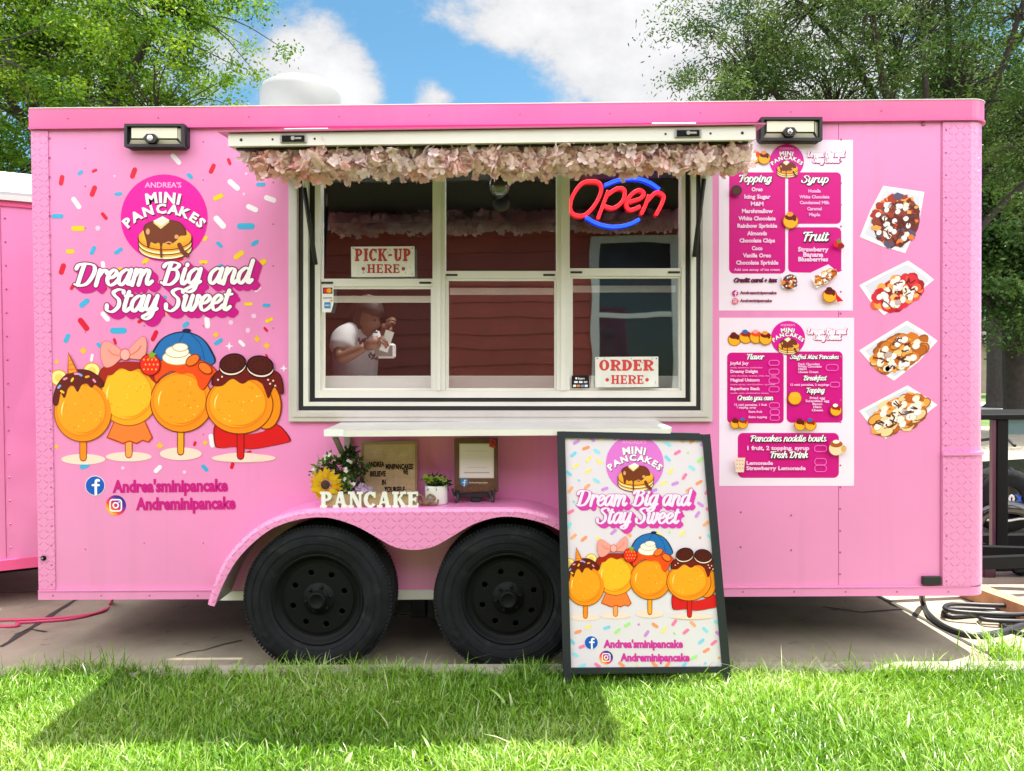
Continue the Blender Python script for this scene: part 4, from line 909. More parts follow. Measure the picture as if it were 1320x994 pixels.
# ---------------------------------------------------------------- printed vinyl on the trailer side
_ik = {}
def ink(h, rough=.35):
    if h not in _ik: _ik[h] = M('ink_' + str(len(_ik)), h, rough, spec=.4)
    return _ik[h]
RED, BLU, WHT, YEL, MAG, PNK = '#d41230', '#35a9d6', '#f0e6f2', '#f2c51a', '#d40d8c', '#f7c0dd'
def wall(base=.0008): return Flat(wallmap, (0, -1, 0), base)
z2 = lambda x, y: (40 + x / 3.882, 200 + y / 3.882)
z3 = lambda x, y: (40 + x / 3.882, 420 + y / 3.882)
SPR = {
 RED: [(153,126,55,22,80),(318,78,30,14,25),(312,180,60,24,68),(513,90,60,24,70),(367,305,45,18,-50),(907,68,55,22,65),(992,33,38,16,-70),(157,570,60,26,72),(208,658,38,18,60),(263,847,78,28,-52),(365,675,40,20,45),(550,828,40,18,35),(740,525,50,16,20),(757,690,40,16,75),(1175,872,30,13,-50)],
 BLU: [(247,88,32,18,40),(437,194,40,16,5),(133,306,58,22,0),(310,477,50,20,65),(438,480,50,20,35),(795,105,36,20,-45),(1150,147,48,18,0),(1075,356,90,30,0),(1120,440,45,20,35),(943,448,40,18,-45),(945,560,40,22,35),(267,740,60,26,40),(438,878,85,30,0),(660,715,40,20,20),(775,848,40,22,40),(1178,752,40,18,0)],
 WHT: [(227,240,70,24,-55),(725,20,70,24,-48),(1015,150,75,26,-42),(1197,220,65,26,-20),(1107,266,65,26,-25),(945,336,80,30,-48),(362,555,50,20,-80),(372,808,60,24,-50),(882,838,60,26,-85),(1135,670,40,18,40)],
 YEL: [(235,367,68,26,0),(197,482,44,22,0),(937,210,55,24,25),(1040,500,60,26,38),(1155,540,56,26,35),(573,530,40,22,35),(440,570,30,16,10),(863,535,44,18,0),(872,418,30,18,60),(1088,745,44,16,0),(1192,826,44,18,25),(670,795,30,16,20)],
 PNK: [(418,105,12,12,0),(335,366,26,26,0),(1065,195,14,14,0),(1077,93,14,14,0),(1115,805,24,24,0),(1000,838,24,24,0),(1085,875,22,22,0)]}
SPR3 = {RED: [(618,50,60,22,65),(420,78,34,14,-70),(1090,632,30,12,20),(1007,700,36,18,75),(1180,152,24,10,-60),(265,590,30,14,80),(820,590,26,14,70)],
 BLU: [(180,62,50,22,65),(340,97,30,18,-50),(938,80,50,20,35),(268,702,48,26,20),(870,712,44,20,-45)], WHT: [(1055,88,42,18,-45),(635,717,50,22,45),(905,575,70,26,-80),(305,160,40,14,80)],
 PNK: [(460,712,18,18,0),(768,732,18,18,0),(1085,25,22,22,0)]}
fl = wall()
for L_, zz in ((SPR, z2), (SPR3, z3)):
    for c, lst in L_.items():
        for x, y, l_, w_, a in lst: u, v = zz(x, y); fl.caps(u, v, l_ / 3.882, w_ / 3.882, a, ink(c))
def star(f, x, y, r, mat, k=.34, n=4): f.shape([(x + (r if i % 2 == 0 else r * k) * math.sin(math.pi * i / n), y - (r if i % 2 == 0 else r * k) * math.cos(math.pi * i / n)) for i in range(2 * n)], mat)
for x, y, r in ((262,125,20),(925,45,18),(1132,66,20),(1180,100,20),(130,180,14),(128,605,14),(872,585,16),(645,600,20)): u, v = z3(x, y); star(fl, u, v, r / 3.882, ink('#f3b73a'), .6)
for x, y, r in ((992,102,22),(1265,213,20)): u, v = z3(x, y); star(fl, u, v, r / 3.882, ink(WHT))
fl.build('sprinkle_print', trailer)

def logo(fl, cx, cy, r, circle='#e00c9c', dark='#5b0f2e', cake=True, small=False):
    fl.layer().ell(cx, cy, r, r, ink(circle), n=48)
    fl.layer()
    if not small: fl.text("ANDREA'S", cx - r * .02, cy - r * .70, r * .115, ink('#f3a7dc'), .02, 'c', fit=r * .84)
    for dx, dy, mt, b in ((.02, .028, dark, .045), (0, 0, '#fdf3ee', .045)):
        fl.layer()
        fl.arc_text('MINI', cx - r * .03, cy + r * 1.245, r * 1.6, r * .225, ink(mt), -14.2, 14.2, b, 1.1, dx * r, dy * r)
        fl.arc_text('PANCAKES', cx, cy + r * 1.06, r * 1.167, r * .205, ink(mt), -46, 46, b, 1.12, dx * r, dy * r)
    X = lambda a: cx + a * r; Y = lambda b: cy + b * r
    fl.layer()
    for i in range(3): fl.ell(X(.03), Y(.70 - .11 * i), .63 * r, .27 * r, ink('#3a1608')).layer(); fl.ell(X(.03), Y(.70 - .11 * i), .605 * r, .25 * r, ink('#f6e3b4' if i < 2 else '#eb9a25')).layer(); fl.ell(X(.03), Y(.66 - .11 * i), .605 * r, .24 * r, ink('#f0a62f')).layer()
    fl.ell(X(.03), Y(.40), .56 * r, .24 * r, ink('#f3ad36')).layer()
    syr = [(-.46,.20),(-.40,.52),(-.36,.70),(-.30,.56),(-.20,.60),(-.10,.58),(-.06,.76),(-.01,.58),(.14,.62),(.30,.52),(.38,.42),(.52,.40),(.50,.26),(.36,.10),(.10,.05),(-.2,.06)]
    pts = cr_spline([(X(a), Y(b), 0) for a, b in syr], 4, True)
    fl.shape([(p.x, p.y) for p in pts], ink('#4a2010')).layer()
    q = [((p.x - X(.03)) * .95 + X(.03), (p.y - Y(.36)) * .95 + Y(.36)) for p in pts]; fl.shape(q, ink('#70341a')).layer()
    fl.stroke([(X(.02), Y(.60)), (X(.12), Y(.56)), (X(.2), Y(.6))], r * .03, ink('#d99a6a')); fl.stroke([(X(.36), Y(.62)), (X(.44), Y(.78)), (X(.54), Y(.86))], r * .10, ink('#70341a'))
    fl.stroke([(X(-.06), Y(.72)), (X(-.05), Y(.90))], r * .05, ink('#70341a')); fl.ell(X(.30), Y(.44), .05 * r, None, ink('#d99a6a')).ell(X(-.36), Y(.32), .045 * r, .07 * r, ink('#d99a6a')).layer()
    fl.shape([(X(-.24), Y(.12)), (X(-.02), Y(.0)), (X(.14), Y(.10)), (X(-.06), Y(.26))], ink('#e9c77c')).layer(); fl.shape([(X(-.24), Y(.08)), (X(-.02), Y(-.03)), (X(.14), Y(.06)), (X(-.06), Y(.20))], ink('#fdf2d4')); fl.layer()
fl = wall(.0012); logo(fl, 211.8, 281, 56); fl.build('round_logo', trailer)

def slogan(fl, spec, ext, face='#f6eef6', edge='#7a1050', body='#c80f86', thick=.275, steps=6, xh_edge=.14):
    """spec: (text, x, baseline, x-height, fitted width, slope)"""
    for s_ in range(steps, 0, -1):
        fl.layer(.5)
        for t, x, y, xh, fit, sl in spec: fl.script(t, x, y, xh, ink(body), fit, 'l', thick, .12, xh * .13, ext[0] * s_ / steps, ext[1] * s_ / steps, sl, sm=4)
    fl.layer()
    for t, x, y, xh, fit, sl in spec: fl.script(t, x, y, xh, ink(edge), fit, 'l', thick, .12, xh * xh_edge, 0, 0, sl)
    fl.layer()
    for t, x, y, xh, fit, sl in spec: fl.script(t, x, y, xh, ink(face), fit, 'l', thick, .12, 0, 0, 0, sl)
fl = wall(.0016); slogan(fl, [('Dream Big and', 94, 368.5, 20, 229, .014), ('Stay Sweet', 136, 402, 20, 160, .014)], (7.5, 7.0)); fl.build('slogan_lettering', trailer)

# dessert illustrations: faceless pancakes with toppings, where the photograph shows the stall's own cartoon figures
OUT, CHO, ORG = '#5c1a08', '#5e1712', '#f59a1c'
def pancake(fl, cx, cy, rx, ry, rim, face, ring, out):
    fl.layer(); fl.ell(cx, cy, rx, ry, ink(out), n=44).layer(); fl.ell(cx, cy, rx - 5, ry - 5, ink(rim), n=44).layer(); fl.ell(cx - rx * .05, cy - ry * .05, rx * .86, ry * .86, ink(ring), n=44).layer(); fl.ell(cx - rx * .06, cy - ry * .06, rx * .82, ry * .82, ink(face), n=44).layer()
    rq = random.Random(int(cx)); 
    for i in range(26): t = rq.uniform(0, 6.283); q = math.sqrt(rq.random()) * .72; fl.ell(cx + rx * q * math.cos(t), cy + ry * q * math.sin(t), rq.uniform(2.5, 7), rq.uniform(2, 4), ink(rq.choice([ring, rim, '#ffd05a'])), rq.uniform(-20, 20), 8)
    fl.stroke([(cx + rx * .70 * math.cos(R(a)), cy + ry * .70 * math.sin(R(a))) for a in range(20, 125, 15)], 5, ink(ring), taper=lambda u: .3 + math.sin(math.pi * u)); fl.stroke([(cx + rx * .72 * math.cos(R(a)), cy + ry * .72 * math.sin(R(a))) for a in range(170, 215, 10)], 6, ink('#ffdb7a'), taper=lambda u: .3 + math.sin(math.pi * u)); fl.layer()
def drip(fl, pts, mat, out):
    for g, m_ in ((1.035, out), (1.0, mat)):
        cx = sum(a for a, b in pts) / len(pts); cy = sum(b for a, b in pts) / len(pts)
        q = cr_spline([(cx + (a - cx) * g + (0 if g == 1 else 0), cy + (b - cy) * g, 0) for a, b in pts], 4, True); fl.shape([(p.x, p.y) for p in q], ink(m_)).layer()
def dish(fl, cx, y, w_, h, c, out):
    fl.ell(cx, y + h * .9, w_ * 1.05, h * .22, ink('#f3d3c4')).layer()
    fl.stroke([(cx, y - h * .2), (cx, y + h * .84)], w_ * .36, ink(out), smooth=0); fl.layer(); fl.stroke([(cx, y - h * .2), (cx, y + h * .83)], w_ * .36 - 9, ink(c), smooth=0); fl.layer()   # a flat wooden stick
def desserts(fl, part):
    if part == 0:      # chocolate drip, sugar strands, banana slices, ice-cream cone
        dish(fl, 262, 560, 105, 120, '#f2881c', '#a3420e')
        for x, y in ((140, 260), (306, 225)): fl.ell(x, y, 44, 42, ink('#d98f24')).layer(); fl.ell(x, y, 38, 36, ink('#f8dd8c')).layer(); fl.ell(x, y, 20, 19, ink('#f0c860')).layer()
        pancake(fl, 262, 430, 146, 152, '#f08c16', '#f79c1c', '#e67e10', '#a3420e')
        drip(fl, [(118,350),(140,290),(180,245),(230,222),(290,225),(340,255),(366,290),(352,310),(322,292),(304,310),(284,290),(256,296),(236,330),(214,300),(190,310),(172,360),(152,330),(140,392),(120,390)], CHO, '#330a06')
        for x, y, a, c in ((175,265,20,'#e78aa8'),(210,270,60,'#f2c51a'),(250,245,-30,'#7aa6e0'),(285,255,15,'#f2a33a'),(320,275,-50,'#e78aa8'),(145,305,50,'#7aa6e0'),(230,240,0,'#f08ab8'),(160,330,-30,'#f2c51a')): fl.caps(x, y, 24, 11, a, ink(c))
        fl.layer(); fl.shape([(190,130),(240,232),(186,242)], ink('#a3420e')).layer(); fl.shape([(191,142),(232,230),(192,238)], ink('#f4942a')).layer()
        for i in range(3): fl.stroke([(190 + 1 * i, 175 + 22 * i), (212 + 9 * i, 168 + 24 * i)], 4, ink('#c8641a'))
    if part == 1:      # strawberry drip with sugar-paste bow
        fl.ell(490, 655, 115, 24, ink('#f3d3c4')).layer()
        fl.stroke([(490, 560), (490, 645)], 38, ink('#b8380e'), smooth=0); fl.layer(); fl.stroke([(490, 560), (490, 644)], 29, ink('#f2a052'), smooth=0); fl.layer()
        fl.shape([(420,470),(570,470),(612,560),(590,585),(560,575),(530,592),(495,580),(460,592),(425,578),(378,560)], ink('#b8380e')).layer(); fl.shape([(424,474),(566,474),(604,558),(588,578),(560,569),(530,585),(495,573),(460,585),(427,571),(386,556)], ink('#f47a32')).layer()
        pancake(fl, 490, 350, 150, 152, '#f5a01c', '#fab424', '#ec8c14', '#b4540e')
        drip(fl, [(352,300),(345,240),(380,200),(440,185),(520,182),(590,195),(640,250),(632,285),(605,270),(580,235),(540,215),(500,228),(450,212),(410,245),(385,250),(372,290)], '#a02014', '#5c0f0a')
        for q in ([(470,140),(430,105),(385,78),(358,92),(352,150),(372,205),(410,200),(450,165)], [(480,140),(520,90),(560,55),(580,75),(578,130),(560,165),(520,165),(492,160)]): drip(fl, q, '#f79a8e', '#c8453c')
        fl.ell(474, 144, 27, 30, ink('#c8453c')).layer(); fl.ell(474, 144, 23, 26, ink('#f9aaa0')).layer()
        fl.stroke([(440,150),(410,140),(390,120)], 4, ink('#dd6a60')); fl.stroke([(505,145),(535,125),(555,100)], 4, ink('#dd6a60')); fl.layer()
    if part == 2:      # syrup drip with blueberry sponge dome, cream swirl and nuts
        dish(fl, 750, 510, 100, 145, '#f5a020', '#7d2c0a')
        for g, c in ((0, '#0b2345'), (7, '#1e6bb0')):
            fl.shape([(p.x, p.y) for p in cr_spline([(612 + g, 170, 0), (625 + g, 100 + g, 0), (680, 48 + g, 0), (765, 28 + g, 0), (850, 55 + g, 0), (905 - g, 120 + g, 0), (918 - g, 190, 0), (780, 205, 0)], 5, True)], ink(c)).layer()
        fl.ell(780, 24, 22, 10, ink('#0b2345')); fl.stroke([(768,40),(740,90),(735,170)], 4, ink('#0f4a86')); fl.stroke([(800,40),(850,95),(870,170)], 4, ink('#0f4a86')); fl.layer()
        pancake(fl, 755, 380, 158, 155, '#f08a16', '#f79a1c', '#e67a10', '#7d2c0a')
        drip(fl, [(620,240),(640,185),(700,165),(800,165),(880,185),(930,230),(905,255),(880,300),(858,320),(838,300),(830,265),(800,235),(750,240),(710,225),(660,250),(630,280)], '#ea4a14', '#7d1a06')
        for x, y, rx, ry in ((735,160,72,34),(735,130,56,28),(750,108,36,18)): fl.ell(x, y, rx + 4, ry + 4, ink('#c9a060')).layer(); fl.ell(x, y, rx, ry, ink('#fdf3dc')).layer()
        for x, y, a in ((812,172,35),(875,212,-35)): fl.ell(x, y, 40, 26, ink('#8a2c08'), a).layer(); fl.ell(x, y, 35, 21, ink('#f07422'), a).layer()
        fl.ell(600, 195, 54, 56, ink('#8e0f10')).layer(); fl.ell(600, 195, 48, 50, ink('#e8281c')).layer()
        for i in range(12): fl.ell(570 + (i % 4) * 20 + (i // 4 % 2) * 8, 170 + (i // 4) * 24, 4, 5, ink('#f8b04a'))
        fl.layer(); star(fl, 610, 146, 26, ink('#7da22a'), .45, 5)
    if part == 3:      # berry sauce pool, chocolate drip and two sandwich biscuits
        fl.ell(1065, 662, 160, 22, ink('#f3d3c4')).layer()
        drip(fl, [(925,500),(985,530),(1070,545),(1160,530),(1230,495),(1295,570),(1250,590),(1200,600),(1150,610),(1090,615),(1020,605),(960,610),(925,595)], '#d3141c', '#6a0a08')
        dish(fl, 1050, 560, 108, 110, '#d3141c', '#6a0a08')
        fl.ell(1180, 400, 78, 120, ink('#7d2c0a')).layer(); fl.ell(1178, 400, 72, 114, ink('#e98a14')).layer()
        pancake(fl, 1045, 395, 170, 148, '#f08c18', '#f8a01e', '#e67e10', '#7d2c0a')
        drip(fl, [(912,290),(925,240),(980,215),(1080,205),(1180,215),(1245,245),(1262,330),(1240,335),(1226,290),(1205,320),(1188,360),(1172,320),(1150,280),(1100,270),(1060,290),(1010,265),(960,300),(925,300)], '#6a1512', '#330a06')
        for x, y, a in ((1012,190,12), (1150,200,-8)):
            fl.ell(x, y + 14, 70, 48, ink('#2a0806'), a).layer(); fl.ell(x, y + 10, 66, 46, ink('#f2d6c8'), a).layer(); fl.ell(x, y - 2, 68, 50, ink('#2a0806'), a).layer(); fl.ell(x, y - 2, 60, 43, ink('#4c1510'), a).layer()
            for i in range(10): t = 2 * math.pi * i / 10; fl.ell(x + 42 * math.cos(t), y - 2 + 28 * math.sin(t), 4, 4, ink('#2a0806'))
            fl.layer()
        for x, y in ((1200,290),(1215,275),(1190,270),(940,270),(960,255),(1225,300)): fl.ell(x, y, 5, 5, ink('#f0c8b8'))
DL = ('chocolate topped pancake with a cone on top', 'strawberry topped pancake with pink bow topping', 'syrup topped pancake with blue dome and cream', 'pancake with two dark biscuits and red sauce')
for i in (1, 2, 0, 3):
    fl = wall(.0012 + .0004 * i); fl.T = z3; fl.step = .0003; desserts(fl, i); fl.build('dessert_picture', trailer, label=DL[i])

def blue_icon(fl, cx, cy, r):
    fl.layer(); fl.ell(cx, cy, r, r, ink('#e8e6f2')).layer(); fl.ell(cx, cy, r * .94, r * .94, ink('#0f56b8')).layer()
    fl.stroke([(cx + r * .38, cy - r * .52), (cx + r * .18, cy - r * .54), (cx + r * .08, cy - r * .3), (cx + r * .08, cy + r * .88)], r * .26, ink('#f4f2fa')); fl.stroke([(cx - r * .24, cy - r * .05), (cx + r * .38, cy - r * .05)], r * .22, ink('#f4f2fa'))
def camera_icon(fl, cx, cy, r):
    fl.layer(); cols = ['#f6b53c', '#f58a34', '#ee4a3c', '#dc2a63', '#b3207f', '#7c249a', '#4a2a9c', '#2c2c86']; n = len(cols)
    for i, c in enumerate(cols):                # diagonal bands
        a0 = -1 + 2 * i / n; a1 = -1 + 2 * (i + 1) / n; pts = []
        for s_ in (0, 1):
            for j in range(5):
                v = a0 + (a1 - a0) * (j / 4 if s_ == 0 else 1 - j / 4); h = math.sqrt(max(0, 1 - v * v)) * (1 if s_ == 0 else -1); pts.append((v, h))
        fl.shape([(cx + r * (v * .7071 - h * .7071), cy - r * (v * .7071 + h * .7071)) for v, h in pts], ink(c))
    fl.layer(); k = r * .56; q = []
    for sx, sy, a in ((1, -1, 0), (-1, -1, 90), (-1, 1, 180), (1, 1, 270)):
        for j in range(4): t = R(a + 30 * j); q.append((cx + sx * k * .55 + k * .45 * math.cos(t), cy + sy * k * .55 - k * .45 * math.sin(t)))
    fl.stroke(q, r * .14, ink('#fbeef4'), True, 0); fl.stroke([(cx + r * .26 * math.cos(t), cy + r * .26 * math.sin(t)) for t in np.linspace(0, 6.283, 14)[:-1]], r * .14, ink('#fbeef4'), True, 0); fl.ell(cx + r * .33, cy - r * .33, r * .07, None, ink('#fbeef4'))
fl = wall(); blue_icon(fl, 122.8, 626, 12.8); fl.build('social_icon', trailer, label='blue round icon with white letter')
fl = wall(); camera_icon(fl, 149.4, 651.4, 13); fl.build('social_icon', trailer, label='orange to violet round icon with camera outline')
def handle(fl, t, x, y, h, fit, c='#c4107e', slope=.012):
    for dx, dy in ((-h * .012, 0), (h * .012, 0)): fl.layer(.5); fl.text(t, x + dx, y + dy, h, ink(c), .045, 'l', fit=fit, slope=slope)
fl = wall(); handle(fl, "Andrea'sminipancake", 146.5, 634.5, 14.8, 147); handle(fl, 'Andreminipancake', 176.5, 657, 14.8, 127); fl.build('handle_lettering', trailer)

# ---------------------------------------------------------------- menus
def mini_cake(fl, x, y, r, top=CHO, extra=None):
    fl.layer(); fl.ell(x, y, r, r * .95, ink('#b4540e'), n=18).layer(); fl.ell(x, y, r * .88, r * .84, ink('#f9aa24'), n=18).layer()
    fl.ell(x, y - r * .5, r * .72, r * .38, ink(top), n=14).layer(); fl.ell(x + r * .5, y - r * .28, r * .2, r * .3, ink(top), n=10)
    if extra: fl.layer(); fl.ell(x - r * .1, y - r * .85, r * .42, r * .3, ink(extra), n=12)
def mini_row(fl, pts, r):
    for (x, y), t, e in zip(pts, (CHO, '#a02014', '#ea4a14', '#6a1512'), ('#6a1512', '#1e6bb0', '#f79a8e', '#f4942a')): mini_cake(fl, x, y, r, t, e)
def tray_food(fl, kind, poly, food, n, seed):
    """paper tray seen from above: poly = outline, food = (cx, cy, rx, ry, rot)"""
    rnd = random.Random(seed); cx = sum(p[0] for p in poly) / len(poly); cy = sum(p[1] for p in poly) / len(poly)
    fl.layer(); fl.shape(poly, ink('#efe9f2')).layer(); fl.shape([(cx + (a - cx) * .86 + 1, cy + (b - cy) * .86 + 1) for a, b in poly], ink('#d3d1de')).layer()
    fx, fy, rx, ry, ro = food; c, s = math.cos(R(ro)), math.sin(R(ro))
    pal = {'a': ['#6a2a22', '#8a3a28', '#e0762e', '#5a2a2a', '#eea050', '#a83424', '#55506a', '#c8442c'], 'b': ['#c01c24', '#d8283a', '#e85a34', '#eea04a', '#a01420', '#d02c38', '#f0b468'], 'c': ['#d8822c', '#eea044', '#b8601c', '#f0c080', '#d07424'], 'd': ['#d8782c', '#eea044', '#f0c48c', '#c05e20', '#f4cc98']}[kind]
    def put(u, v): return fx + rx * u * c + ry * v * s, fy - rx * u * s + ry * v * c
    fl.ell(fx, fy, rx * .98, ry * .98, ink(pal[0]), ro, 22).layer()
    for i in range(n):
        if i % 18 == 17: fl.layer(.8)
        t = rnd.uniform(0, 6.283); q = math.sqrt(rnd.random()) * .96; x, y = put(q * math.cos(t), q * math.sin(t)); a = rnd.uniform(0, 180); L_ = rx * rnd.uniform(.13, .30)
        if kind in 'cd' and i % 2: pc = rnd.choice(pal); fl.ell(x, y, L_ * 1.1, L_ * .7, ink('#94501c'), ro + rnd.uniform(-25, 25), 12); fl.ell(x, y - .5, L_ * .95, L_ * .55, ink(pc), ro, 12)
        elif kind == 'b': fl.ell(x, y, L_ * .9, L_ * .75, ink(rnd.choice(pal)), a, 9)
        else: fl.shape([(x + L_ * rnd.uniform(.6, 1) * math.cos(R(a + k * 60)), y + L_ * rnd.uniform(.3, .9) * math.sin(R(a + k * 60))) for k in range(6)], ink(rnd.choice(pal)))
    fl.layer()
    for i in range(max(6, n // 4)):             # marshmallows, cream, icing sugar
        t = rnd.uniform(0, 6.283); q = math.sqrt(rnd.random()) * .85; x, y = put(q * math.cos(t), q * math.sin(t)); L_ = rx * (.12 if kind == 'a' else .13)
        fl.ell(x, y + .5, L_ * 1.05, L_ * .85, ink('#bba6a4'), rnd.uniform(0, 90), 12); fl.ell(x, y, L_, L_ * .8, ink(rnd.choice(['#f3ebe6', '#efe2d4', '#f6f0ee'])), rnd.uniform(0, 90), 12)
    fl.layer()
    for i in range(n // 8):                     # chocolate sauce lines
        t = rnd.uniform(0, 6.283); q = math.sqrt(rnd.random()) * .75; x, y = put(q * math.cos(t), q * math.sin(t)); p = [(x, y)]
        for k in range(3): x += rx * rnd.uniform(-.22, .22); y += ry * rnd.uniform(-.25, .25); p.append((x, y))
        fl.stroke(p, rx * .045, ink('#5c2414'), smooth=3)
zm1 = lambda x, y: (915 + x / 4.323, 170 + y / 4.323)
zm2 = lambda x, y: (915 + x / 4.144, 400 + y / 4.144)
PAP, MGD, LTX, ICO = '#eedcf2', '#cb0a80', '#f6c3e6', '#e32a9c'
def heading(fl, t, x, y, xh, fit):
    fl.layer(); fl.script(t, x, y, xh, ink('#2c0a20'), fit, 'c', .30, .14, xh * .22, xh * .08, xh * .08, sm=4); fl.layer(); fl.script(t, x, y, xh, ink('#fbf2fa'), fit, 'c', .30, .14, 0, sm=4)
fl = wall(.0008); fl.T = zm1
fl.rect(50, 45, 797, 996, ink(PAP)).layer()
board = fl.build('menu_board', trailer, label='upper menu sheet with topping, syrup and fruit lists')
fl = wall(.0014); fl.T = zm1; fl.rect(107, 226, 420, 790, ink(MGD), 26); fl.rect(436, 226, 731, 513, ink(MGD), 26)
a = [(p[0], p[1]) for p in ((460,532),(707,532),(725,540),(732,556),(732,775),(715,783),(660,738),(560,785),(458,783),(442,776),(436,760),(436,556),(444,540))]; fl.shape(a, ink(MGD)); fl.build('menu_panel', board)
fl = wall(.0018); fl.T = zm1
heading(fl, 'Topping', 248, 280, 27, 182); heading(fl, 'Syrup', 583, 284, 27, 150); heading(fl, 'Fruit', 583, 608, 34, 142)
fl.layer()
for t, y, fw in (('Oreo', 332, 62), ('Icing Sugar', 373, 145), ('M&M', 413, 72), ('Marshmallow', 453, 172), ('White Chocolate', 494, 205), ('Rainbow Sprinkle', 535, 222), ('Almonds', 577, 108), ('Chocolate Chips', 617, 198), ('Coco', 660, 60), ('Vanilla Oreo', 700, 155), ('Chocolate Sprinkle', 740, 235)): fl.text(t, 262, y, 21, ink(LTX), .045, 'c', fit=fw)
fl.text('Add one scoop of ice cream', 262, 775, 13, ink('#f0a0d8'), .045, 'c', fit=255)
for t, y, fw in (('Nutella', 339, 70), ('White Chocolate', 372, 166), ('Condensed Milk', 404, 164), ('Caramel', 438, 82), ('Maple', 471, 62)): fl.text(t, 581, y, 17, ink('#f3a8dc'), .045, 'c', fit=fw)
for t, y, fw in (('Strawberry', 667, 168), ('Banana', 696, 112), ('Blueberries', 722, 168)): fl.text(t, 573, y, 23, ink(LTX), .045, 'c', fit=fw)
fl.script('Credit card + tax', 250, 838, 15, ink('#5a0a3a'), 238, 'c', .42, .24, 2, sm=3); fl.layer()
fl.text('Andreaminipancake', 168, 904, 15, ink('#7a0a4c'), .045, 'l', fit=202); fl.text('Andreminipancake', 168, 948, 15, ink('#7a0a4c'), .045, 'l', fit=176)
fl.ell(140, 900, 17, 17, ink('#c4107e')).layer(); fl.stroke([(150, 890), (143, 892), (142, 915)], 5, ink(PAP)); fl.stroke([(134, 900), (150, 900)], 4, ink(PAP)); fl.ell(140, 945, 18, 18, ink('#d9486a')).layer(); fl.stroke([(131, 936), (149, 936), (149, 954), (131, 954)], 3, ink(PAP), True, 0); fl.ell(140, 945, 4, 4, ink(PAP))
fl.build('lettering', board)
fl = wall(.0018); fl.T = zm1
mini_row(fl, [(130, 168), (195, 148), (248, 142), (300, 150)], 36); mini_cake(fl, 446, 500, 45, '#6a1512', '#f4942a')
tray_food(fl, 'a', [(395,800),(455,785),(492,800),(470,880),(400,870)], (440, 838, 44, 40, 40), 40, 3); tray_food(fl, 'd', [(560,820),(660,755),(715,790),(590,872)], (635, 812, 68, 34, 32), 40, 4)
mini_cake(fl, 660, 915, 42, '#6a1512', '#4c1510'); fl.shape([(690, 900), (735, 945), (700, 950)], ink('#d3141c')); fl.ell(705, 630, 26, 18, ink('#d3141c')); fl.ell(722, 640, 18, 14, ink('#8a1414')); star(fl, 710, 612, 18, ink('#4e8a2a'), .4, 5)
fl.ell(142, 332, 30, 29, ink('#2a1414')).layer(); fl.ell(142, 332, 24, 23, ink('#4a2820'))
fl.build('picture', board)
def menu_logo(fl, x, y, r): fl.T = None; logo(fl, x, y, r, '#d8139a')
fl = wall(.0022); u, v = zm1(428, 165); fl.step = .0003; menu_logo(fl, u, v, 95 / 4.323); fl.build('menu_logo', board)
fl = wall(.0018)
def msl(fl, zz, x, y, xh, fw, x2, y2, fw2, k):
    u, v = zz(x, y); u2, v2 = zz(x2, y2); slogan(fl, [('Dream Big and', u, v, xh, fw / k, 0), ('Stay Sweet', u2, v2, xh, fw2 / k, 0)], (.9, .9), '#f7e2f2', '#c23a98', '#b8107c', .40, 2, .1)
msl(fl, zm1, 540, 140, 5, 205, 572, 172, 146, 4.323); fl.build('slogan_lettering', board)

fl = wall(.0008); fl.T = zm2; fl.rect(50, 40, 770, 938, ink(PAP)); board2 = fl.build('menu_board', trailer, label='lower menu sheet with flavors, breakfast and drinks')
fl = wall(.0014); fl.T = zm2; fl.rect(92, 226, 394, 604, ink(MGD), 24); fl.rect(410, 220, 709, 600, ink(MGD), 24); fl.rect(149, 655, 689, 895, ink(MGD), 28); fl.build('menu_panel', board2)
fl = wall(.0018); fl.T = zm2
heading(fl, 'Flavor', 240, 262, 19, 92); heading(fl, 'Create you own', 240, 480, 17, 190); heading(fl, 'Stuffed Mini Pancakes', 556, 260, 15, 258); heading(fl, 'Breakfast', 558, 374, 17, 122); heading(fl, 'Topping', 560, 440, 18, 96)
heading(fl, 'Pancakes noddle bowls', 414, 700, 22, 404); heading(fl, 'Fresh Drink', 418, 787, 23, 200); fl.layer()
for t, y, fw in (('Joyful Joy', 290, 96), ('Dreamy Delight', 334, 146), ('Magical Unicorn', 380, 156), ('Superhero Stack', 426, 156)): fl.text(t, 107, y, 15, ink(LTX), .045, 'l', fit=fw)
for t, y, fw in (('nutella, strawberry, marshmallow', 310, 172), ('white chocolate, caramel, white choc chips', 354, 245), ('maple syrup, marshmallow, sprinkles', 400, 240), ('nutella, oreo, marshmallow, banana', 446, 205)): fl.text(t, 107, y, 8, ink('#ef8fd0'), .02, 'l', fit=fw)
for t, x, y, fw in (('12 mini pancakes, 1 fruit', 126, 510, 176), ('1 topping, syrup', 140, 524, 104), ('Extra fruit', 204, 547, 72), ('Extra topping', 204, 575, 98), ('Dark Chocolate', 468, 293, 116), ('White Chocolate', 468, 306, 126), ('M&M', 468, 320, 46), ('Cheese Cream', 468, 335, 108), ('12 mini pancakes, 2 toppings', 424, 403, 210)): fl.text(t, x, y, 11, ink('#f4b0e0'), .045, 'l', fit=fw)
for t, y, fw in (('Fried egg', 474, 82), ('Scrambled egg', 490, 126), ('Bacon', 506, 54), ('Ham', 522, 44), ('Cheese', 539, 60)): fl.text(t, 571, y, 12, ink('#f4b0e0'), .045, 'c', fit=fw)
for t, x, y, h, fw in (('1 fruit, 2 topping, syrup', 192, 745, 20, 335), ('Lemonade', 192, 824, 18, 142), ('Strawberry Lemonade', 192, 852, 19, 316)): fl.text(t, x, y, h, ink(LTX), .045, 'l', fit=fw)
